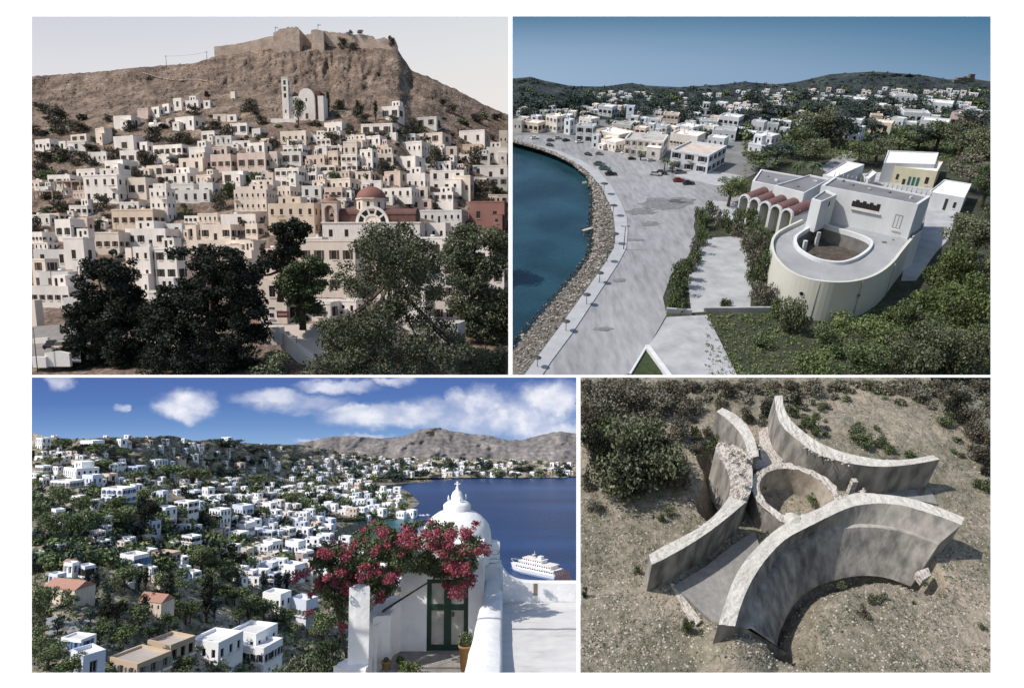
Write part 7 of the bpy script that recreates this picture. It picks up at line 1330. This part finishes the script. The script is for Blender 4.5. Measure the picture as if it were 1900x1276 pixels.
def ferry():
    p = BL.on(992, 1071, SEA); m = BL.mpp(p); q0, q1 = BL.on(1038, 1076, SEA), BL.on(948, 1056, SEA); d = q1 - q0; L = d.length; rz = math.atan2(d.y, d.x); e = BL.thing('ferry', 'white passenger ferry with three decks on the blue bay', 'ship', (q0 + q1) / 2 + Vector((0, 0, 0)), rz, 1.0); w = L * .13
    b = MB(); top = [(-L / 2, -w), (L * .2, -w), (L * .36, -w * .7), (L * .5, 0), (L * .36, w * .7), (L * .2, w), (-L / 2, w)]; bot = [(x * .9, y * .7) for x, y in top]; n = len(top); H = L * .09
    b.add([(x, y, -1) for x, y in bot] + [(x, y, H + (H * .35 if x > L * .3 else 0)) for x, y in top], [(i, (i + 1) % n, n + (i + 1) % n, n + i) for i in range(n)] + [tuple(range(n, 2 * n))]); part('hull', b.mesh('hull', [PL['N']]), e)
    b = MB(); b.add([(x * 1.004, y * 1.01, H * .3) for x, y in top] + [(x * 1.004, y * 1.01, H * .46) for x, y in top], [(i, (i + 1) % n, n + (i + 1) % n, n + i) for i in range(n)]); part('blue_stripe', b.mesh('blue_stripe', [FRAME['blue']]), e)
    z = H
    for k, (a, c, f, hh) in enumerate(((-.46, .30, .9, .055), (-.40, .24, .8, .05), (-.20, .17, .62, .045))):
        b = MB(); x0, x1 = a * L, c * L; b.box(x0, x1, -w * f, w * f, z, z + hh * L); dk = part('deck', b.mesh('deck', [PL['N']]), e); nn = int((c - a) * 22)
        wm = PROTO.setdefault(('fw', k), (lambda bb: (bb.box(-L * .012, L * .012, -.12, .12, 0, hh * L * .42), bb.mesh('window', [GLASS]))[1])(MB()))
        for i in range(nn):
            for s in (-1, 1): part('window', wm, dk, (lerp(x0, x1, (i + .5) / nn), s * w * f, z + hh * L * .35))
        z += hh * L; b = MB(); b.box(x0 - L * .02, x1 + L * .015, -w * (f + .05), w * (f + .05), z, z + L * .008); part('deck_roof', b.mesh('deck_roof', [PL['W']]), e); z += L * .008
    b = MB(); b.tube([(L * .02, 0, z), (-L * .01, 0, z + L * .11)], [L * .006, L * .003], 6); b.box(-L * .01, L * .03, -w * .3, w * .3, z + L * .05, z + L * .055); part('mast', b.mesh('mast', [FRAME['white']]), e)
    b = MB(); b.box(-L * .17, -L * .10, -w * .3, w * .3, z - L * .01, z + L * .05); part('funnel', b.mesh('funnel', [PL['B']]), e)
    b = MB()
    for s in (-1, 1): b.tube([(-L * .5, s * w, H * 1.45), (L * .22, s * w, H * 1.45), (L * .37, s * w * .7, H * 1.9), (L * .5, 0, H * 2.0)], L * .0025, 4)
    part('railing', b.mesh('railing', [FRAME['white']]), e)
ferry()
def yachts():
    rg = random.Random(4)
    for i in range(7):
        u, v = 763 + i * 8 + rg.uniform(-2, 2), 953 + rg.uniform(-2, 2) + i; p = BL.on(u, v, SEA); m = BL.mpp(p); e = BL.thing('moored_boat', f'small white boat moored off the cape, {ORD[i]} from left', 'boat', p, rg.uniform(-.3, .3), m, 'boats moored off the cape'); b = MB(); b.prism([(-3, -1), (1.5, -1), (3.5, 0), (1.5, 1), (-3, 1)], -.5, 1.2); part('hull', b.mesh('hull', [PL['N']]), e); b = MB(); b.box(-1.5, 1, -.7, .7, 1.2, 2.2); part('cabin', b.mesh('cabin', [PL['B']]), e)
        if i % 2: b = MB(); b.tube([(0, 0, 1), (0, 0, 7)], .18, 4); part('mast', b.mesh('mast', [METAL]), e)
yachts()
# ------------------------------------------------------------------ the terrace with the domed gate
LIME = ramp3('limewash', [(.25, (.60, .59, .59)), (.45, (.78, .775, .77)), (.7, (.86, .855, .85))], .25, bump=.35, bscale=1.1, dist=.25, fine=1.3)
LFLOOR = ramp3('terrace_cement', [(.28, (.40, .39, .375)), (.45, (.58, .57, .55)), (.7, (.70, .69, .67))], .22, bump=.15, bscale=2, dist=.08, fine=1.4, stretch=(.6, 1.5, 1))
GRN = pbr('dark_green_paint', (.012, .040, .028), rough=.45, var=.25, scale=1.5, spec=.4); PANE = pbr('frosted_pane', (.42, .40, .36), rough=.5, var=.25, scale=.8)
FZ = -16.0; TZ, WZ = -13.1, -12.35           # court floor, terrace floor, top of the broad wall
def lump(mb, poly, z0, z1, n=3, amp=.05, mat=0, seed=1):
    """A hand-plastered prism: edges a little uneven."""
    rg = random.Random(seed); q = []
    for a, c in zip(poly, poly[1:] + poly[:1]):
        for k in range(n): q.append((lerp(a[0], c[0], k / n) + rg.uniform(-amp, amp), lerp(a[1], c[1], k / n) + rg.uniform(-amp, amp)))
    zs = z1 if hasattr(z1, '__len__') else None
    mb.prism(q, z0, [(z1 if not zs else zs[i // n] + (zs[(i // n + 1) % len(zs)] - zs[i // n]) * (i % n) / n) + rg.uniform(-amp, amp) for i in range(len(q))], mat)
def terrace():
    P = BL
    top = [P.on(u, v, TZ) for u, v in ((933, 1118), (1074, 1118), (1074, 1262), (926, 1262))]; b = MB(); nx, ny = 20, 20; vs = []
    for j in range(ny + 1):
        for i in range(nx + 1): a, c = top[3].lerp(top[2], i / nx), top[0].lerp(top[1], i / nx); q = a.lerp(c, j / ny); vs.append(q + Vector((0, 0, .05 * fb(q.x, q.y, 2))))
    b.add(vs, [(j * (nx + 1) + i, j * (nx + 1) + i + 1, (j + 1) * (nx + 1) + i + 1, (j + 1) * (nx + 1) + i) for j in range(ny) for i in range(nx)], 0, True); P.ground('terrace_floor', b, LFLOOR)
    # far parapet
    A = P.on(933, 1117, TZ); B = P.on(1078, 1117, TZ); hp = (P.at(1000, 1082, A.y).z - TZ); b = MB(); n = 26; rg = random.Random(2)
    for i in range(n):
        x0, x1 = lerp(0, B.x - A.x, i / n), lerp(0, B.x - A.x, (i + 1) / n); z = hp + (.9 * math.exp(-x0 * 1.9)) ; z2 = hp + .9 * math.exp(-x1 * 1.9); b.prism([(x0, 0), (x1, 0), (x1, .75), (x0, .75)], -.5, [z + .03 * fb(x0, 1), z2 + .03 * fb(x1, 1), z2, z])
    e = P.thing('parapet_wall', 'white parapet along the far edge of the terrace, the bay behind it', 'wall', A); part('wall', b.mesh('wall', [LIME]), e); b = MB(); b.box(2.0, 2.25, -.03, .2, .45, 1.2); part('drain_slot', b.mesh('drain_slot', [pbr('drain_brown', (.22, .17, .12), var=.3)]), e)
    # broad diagonal wall running towards the viewer
    pts = [(905, 1060), (932, 1069), (931, 1262), (858, 1262)]; t = [P.on(u, v, WZ) for u, v in pts]; A = t[0].copy(); n = 16; b = MB(); vs = []; rg = random.Random(3)
    for k in range(n + 1):
        l, r = t[0].lerp(t[3], k / n), t[1].lerp(t[2], k / n); dz = .9 * math.exp(-k * .9); row = [(l.x, l.y, TZ - 4), (l.x, l.y, l.z - .12 + dz), (lerp(l.x, r.x, .12), lerp(l.y, r.y, .12), l.z + dz), (lerp(l.x, r.x, .5), lerp(l.y, r.y, .5), l.z + .06 + dz), (lerp(l.x, r.x, .9), lerp(l.y, r.y, .9), l.z + dz), (r.x, r.y, r.z - .1 + dz), (r.x, r.y, TZ - 1)]; vs += [Vector(q) - A + Vector((rg.uniform(-.03, .03), 0, rg.uniform(-.03, .03))) for q in row]
    b.add(vs, [(k * 7 + q, k * 7 + q + 1, (k + 1) * 7 + q + 1, (k + 1) * 7 + q) for k in range(n) for q in range(6)], 0, True); b.add(vs[:7], [tuple(range(7))])
    P.thing('sloping_wall', 'broad bright white wall running from the gate down towards the viewer', 'wall', A, me=b.mesh('sloping_wall', [LIME]))
    # gatehouse
    Y = 43.0; base = P.at(820, 1210, Y); base.z = FZ; X = lambda u: P.at(u, 1100, Y).x - base.x; Zv = lambda v: P.at(820, v, Y).z - FZ; e = P.thing('gatehouse', 'small white domed gatehouse with a green double door on the terrace', 'gatehouse', base)
    b = MB(); W0, W1 = X(744), X(897); wall_face(b, Vector((W0, 0, 0)), Vector((1, 0, 0)), Vector((0, 1, 0)), W1 - W0, -1, Zv(1008), [(X(792) - W0, X(869) - W0, .0, Zv(1074))], .45); D = 6.0
    for x, s in ((W0, 0), (W1, 1)): q = [(x, 0, -1), (x, D, -1), (x, D, Zv(1008)), (x, 0, Zv(1008))]; b.quad(*(q if s else q[::-1]))
    b.quad((W0, 0, Zv(1008)), (W1, 0, Zv(1008)), (W1, D, Zv(1008)), (W0, D, Zv(1008))); b.box(X(792), X(869), .5, .9, -1, Zv(1074)); part('front_wall', b.mesh('front_wall', [LIME]), e)
    b = MB(); lump(b, [(X(786), -.25), (X(876), -.25), (X(876), -.01), (X(786), -.01)], Zv(1070), Zv(1062), 6, .04); part('lintel', b.mesh('lintel', [LIME]), e)
    dr = None; fx0, fx1, fz = X(792), X(869), Zv(1074); mid = (fx0 + fx1) / 2; t = .29
    b = MB()
    for x in (fx0, mid - t * .8, fx1 - t): b.box(x, x + (t * 1.6 if x == mid - t * .8 else t), .12, .34, 0, fz)
    for z in (0, fz * .56, fz - t): b.box(fx0 + t, mid - t * .8, .13, .33, z, z + t * 1.3); b.box(mid + t * .8, fx1 - t, .13, .33, z, z + t * 1.3)
    dr = part('door', b.mesh('door', [GRN]), e)
    for x0, x1 in ((fx0 + t, mid - t * .8), (mid + t * .8, fx1 - t)):
        for z0, z1 in ((t * 1.3, fz * .56), (fz * .56 + t * 1.3, fz - t)): b = MB(); b.box(x0, x1, .2, .25, z0, z1); part('pane', b.mesh('pane', [PANE]), dr)
    b = MB(); b.box(mid + .3, mid + .42, .02, .12, fz * .48, fz * .54); part('handle', b.mesh('handle', [METAL]), dr)
    m = P.mpp(P.at(848, 1000, Y + 3)); xc, yc = P.at(848, 980, Y + 3).x - base.x, 3.0; zz = lambda v: P.at(848, v, Y + 3).z - FZ
    b = MB(); b.lathe([(64 * m, zz(1040)), (64 * m, zz(1000)), (63 * m, zz(987)), (60 * m, zz(974)), (54 * m, zz(966)), (45 * m, zz(957)), (35 * m, zz(950)), (26 * m, zz(946))], 36, 0, (xc, yc, 0)); part('dome', b.mesh('dome', [LIME]), e)
    b = MB(); b.lathe([(25 * m, zz(952)), (26 * m, zz(936)), (22 * m, zz(932)), (16 * m, zz(928)), (12 * m, zz(927)), (11 * m, zz(918)), (8 * m, zz(912)), (3.2 * m, zz(908)), (2.6 * m, zz(903)), (.3 * m, zz(900))], 20, 0, (xc, yc, 0)); ln = part('lantern', b.mesh('lantern', [LIME]), e)
    for k in range(4):
        q = math.pi / 2 * k + .4; b = MB(); b.lathe([(0, zz(928)), (2.2 * m, zz(926)), (1.4 * m, zz(920)), (0, zz(916))], 8, 0, (xc + 17 * m * math.cos(q), yc + 17 * m * math.sin(q), 0)); part('corner_knob', b.mesh('corner_knob', [LIME]), ln)
    b = MB(); b.box(xc - .06, xc + .06, yc - .05, yc + .05, zz(901), zz(893)); b.box(xc - .2, xc + .2, yc - .05, yc + .05, zz(898), zz(896.5)); part('cross', b.mesh('cross', [LIME]), ln)
    # stacked mouldings of the right pier
    A = P.at(912, 1062, 45.5); A.z = TZ; m = P.mpp(A); e2 = P.thing('moulded_pier', 'white stepped pier of stacked mouldings right of the dome', 'pier', A); z = lambda v: P.at(912, v, 45.5).z - TZ; b = MB(); b.box(-14 * m, 14 * m, 0, 26 * m, -1, z(1050)); part('shaft', b.mesh('shaft', [LIME]), e2)
    for i, (v0, v1, w0) in enumerate(((1052, 1044, 17), (1043, 1036, 13), (1035, 1028, 15), (1027, 1021, 12), (1020, 1005, 11))):
        b = MB(); lump(b, [(-w0 * m + (6 * m if i == 4 else 0), -2 * m), (w0 * m + (3 * m if i == 4 else 0), -2 * m), (w0 * m, 24 * m), (-w0 * m, 24 * m)], z(v0), z(v1), 3, .06, 0, i); part('moulding', b.mesh('moulding', [LIME]), e2)
    # left court wall, front pillar and ledge
    q = [P.on(u, v, FZ) for u, v in ((700, 1236), (745, 1206))]; A = q[0].copy(); d = q[1] - q[0]; nrm = Vector((-d.y, d.x, 0)).normalized() * 1.2; b = MB(); lump(b, [(0, 0), (d.x, d.y), (d.x + nrm.x, d.y + nrm.y), (nrm.x, nrm.y)], -.6, [2.4, 3.4, 3.4, 2.4], 6, .05); P.thing('court_wall', 'low white wall on the left side of the gate court', 'wall', A, me=b.mesh('court_wall', [LIME]))
    A = P.on(664, 1262, FZ); m = P.mpp(A); b = MB(); hz = P.at(664, 1090, A.y).z - FZ; lump(b, [(-18 * m, 0), (17 * m, 0), (14 * m, 20 * m), (-13 * m, 20 * m)], -1, hz, 3, .07, 0, 4); b2 = MB(); e3 = P.thing('white_pillar', 'rough white pillar at the left of the gate court under the bougainvillea', 'pillar', A); part('shaft', b.mesh('shaft', [LIME]), e3); lump(b2, [(12 * m, 2), (42 * m, 2.5), (46 * m, 4), (14 * m, 4)], -1, hz * .55, 4, .06, 0, 5); part('wing', b2.mesh('wing', [LIME]), e3); b2 = MB(); lump(b2, [(-44 * m, -.4), (20 * m, -.8), (20 * m, -.02), (-30 * m, 1.0)], -1.2, .9, 4, .06, 0, 6); part('ledge', b2.mesh('ledge', [LIME]), e3)
    b = MB(); qs = [P.on(u, v, FZ + .02) for u, v in ((690, 1262), (872, 1262), (872, 1196), (745, 1196))]; b.add(qs, [(0, 1, 2, 3)]); P.ground('court_floor', b, ramp3('court_paving', [(.3, (.18, .165, .15)), (.55, (.32, .30, .28)), (.75, (.45, .43, .41))], .6, bump=.4, fine=2))
    # pots and plants
    def pot(u, v, r, h, mat, label, leaf, lk='green'):
        A = P.on(u, v, FZ + .03); m = P.mpp(A); e = P.thing('plant_pot', label, 'plant pot', A, 0, m); b = MB(); b.lathe([(0, 0), (r * .72, 0), (r, h * .92), (r * 1.08, h * .92), (r * 1.08, h), (r * .9, h), (r * .85, h * .85), (0, h * .85)], 18); part('pot', b.mesh('pot', [mat]), e); b = MB(); b.leaves([(0, 0, h + leaf * .45, leaf * .6, leaf * .6, leaf * .55)], 260, 5, random.Random(int(u))); part('foliage', b.mesh('foliage', list(LEAF[lk])), e)
    pot(864, 1243, 13, 46, pbr('ochre_clay', (.30, .17, .07), var=.2, scale=.1), 'tall ochre clay pot by the green door', 24); pot(716, 1240, 9, 14, pbr('yellow_clay', (.42, .28, .12), var=.2, scale=.1), 'small yellowish pot at the foot of the low left wall', 6, 'dry')
    pot(742, 1238, 6, 9, pbr('ochre_clay', (.30, .17, .07)), 'little clay pot in the shade of the left wall', 12, 'green')
    A = P.on(766, 1268, FZ); m = P.mpp(A); P.thing('potted_herb', 'leafy green plant at the bottom edge in front of the gate court', 'plant', A, 0, (36 * m, 30 * m, 36 * m), None, bush_mesh('bright', 900, 2))
terrace()
def bougainvillea():
    Y = 41.5; BOU = [pbr('bract_crimson', (.255, .055, .075), var=.25, scale=1.2, rough=.7), pbr('bract_pink', (.35, .095, .120), var=.25, scale=1.2, rough=.7)]
    poly = [(600, 1012), (622, 995), (660, 984), (692, 968), (730, 966), (760, 962), (800, 962), (850, 968), (890, 975), (902, 995), (890, 1020), (880, 1048), (868, 1070), (850, 1082), (835, 1075), (800, 1060), (770, 1052), (740, 1062), (725, 1090), (712, 1108), (690, 1100), (672, 1108), (655, 1130), (640, 1160), (625, 1140), (612, 1120), (592, 1100), (588, 1080), (600, 1050), (585, 1040), (575, 1040), (590, 1028)]
    e = BL.thing('bougainvillea', 'sprawling bougainvillea with crimson blossom hanging over the white gate', 'climbing plant', BL.at(652, 1200, Y)); base = BL.at(652, 1200, Y); m = BL.mpp(base); rg = random.Random(8); bl = []; red = []
    while len(bl) < 230:
        u, v = rg.uniform(575, 905), rg.uniform(962, 1160)
        if not inside(poly, u, v): continue
        q = BL.at(u, v, Y) - base; r = rg.uniform(7, 14) * m; bl.append((q.x, rg.uniform(-3.4 if v < 1045 else -1.4, 1.2), q.z, r * 1.2, r * 1.2, r * .9))
    cl = [(696, 960, 8), (728, 968, 14), (765, 975, 22), (800, 970, 16), (818, 972, 14), (845, 978, 18), (870, 970, 16), (885, 962, 10), (640, 1008, 16), (660, 1010, 14), (625, 1000, 12), (585, 1042, 14), (600, 1038, 10), (655, 1040, 14), (690, 1030, 12), (705, 1020, 12), (720, 1000, 12), (745, 1062 - 20, 16), (730, 1062, 14), (670, 1078, 20), (655, 1085, 14), (712, 1092, 16), (725, 1080, 10), (605, 1070, 12), (592, 1090, 10), (635, 1070, 10), (825, 1000, 14), (850, 1010, 16), (872, 1000, 16), (895, 1000, 14), (905, 1004, 9), (838, 1030, 20), (860, 1030, 16), (842, 1050, 18), (860, 1078, 22), (838, 1084, 16), (872, 1068, 14), (780, 985, 12), (810, 990, 12), (760, 1000, 10), (876, 1025, 12), (650, 1145, 10), (590, 1122, 7), (735, 985, 10), (685, 990, 9), (705, 1045, 10), (640, 1040, 10), (672, 1000, 8), (720, 1040, 10), (660, 1060, 12)]
    for u, v, r in cl: q = BL.at(u, v, Y) - base; k = r * m; red += [(q.x + rg.gauss(0, k * .4), rg.choice((rg.uniform(-4.0, -2.6), rg.uniform(-3.6, -.4))) if v < 1050 else rg.uniform(-2.2, -.4), q.z + rg.gauss(0, k * .3), k * .72, k * .6, k * .58) for _ in range(4)]
    b = MB(); b.leaves(bl, 36000, 4.7 * m, rg); part('foliage', b.mesh('foliage', [LEAF['green'][1], LEAF['olive'][0]]), e)
    b = MB(); b.leaves(red, 21000, 3.6 * m, rg, out=.8); part('blossom', b.mesh('blossom', BOU), e)
    b = MB()
    for k in range(2):
        t = BL.at(rg.uniform(620, 880), rg.uniform(985, 1050), Y) - base; s = Vector((rg.uniform(-.3, .3), rg.uniform(-.3, .3), -1)); b.tube([s, s.lerp(t, .4) + Vector((-.8, .2, .6)), t], [.11, .08, .03], 6)
    part('stems', b.mesh('stems', [BARK]), e)
bougainvillea()
px_bush(BL, BLS, 545, 1285, 130, 84, 'olive', n=4200, Y=92, label='large silvery olive bush at the bottom, left of the white pillar'); px_bush(BL, BLS, 612, 1262, 70, 70, 'green', n=2600, Y=75, label='dark green bush just left of the white pillar')
p_ = BL.at(1054, 1084, 60); e_ = BL.thing('tile_roof', 'corner of a terracotta roof just beyond the terrace parapet', 'roof', p_, .2); b_ = MB(); m_ = BL.mpp(p_)
for i in range(6): x0 = (-16 + 5 * i) * m_; b_.quad((x0, -1, -1.2), (x0 + 4.2 * m_, -1, -1.2), (x0 + 4.2 * m_, 2, .75), (x0, 2, .75)); b_.quad((x0 + 4.2 * m_, -1, -1.2), (x0 + 5 * m_, -1, -1.35), (x0 + 5 * m_, 2, .6), (x0 + 4.2 * m_, 2, .75))
part('tiles', b_.mesh('tiles', [ROOF['red']]), e_); b_ = MB(); b_.box(-15 * m_, 12 * m_, -.7, 1.9, -5, -1.3); part('wall', b_.mesh('wall', [PL['N']]), e_)
BLM = [(820, 1040, 'the domed gate'), (195, 910, 'the large left white house'), (250, 1035, 'the white house with blue windows'), (345, 1010, 'the tall white house'), (115, 1085, 'the long tile-roofed house'), (300, 1120, 'the cypress grove'), (400, 1200, 'the big lower white house'), (240, 1215, 'the two tan houses'), (560, 1080, 'the dense white quarter'), (500, 1000, 'the upper white quarter'), (660, 930, 'the cape houses'), (300, 970, 'the salmon pink house'), (340, 940, 'the three-window white house'), (160, 820, 'the left hilltop houses'), (330, 815, 'the left hilltop knoll'), (420, 815, 'the right hilltop'),
       (600, 870, 'the inner bay slope'), (720, 870, 'the mid bay shore'), (850, 870, 'the far shore below the peak'), (970, 875, 'the far right shore'), (110, 870, 'the upper left terraces'), (250, 865, 'the left slope'), (380, 885, 'the middle slope'), (480, 870, 'the grey middle slope'), (450, 940, 'the blue-white houses'), (100, 980, 'the left dark trees'), (440, 1090, 'the stony bank'), (90, 1220, 'the lower left corner')]
label_houses(BL, BLM, 'bay', 'white houses round the bay'); label_plants(BL, BLM, 'trees round the bay')
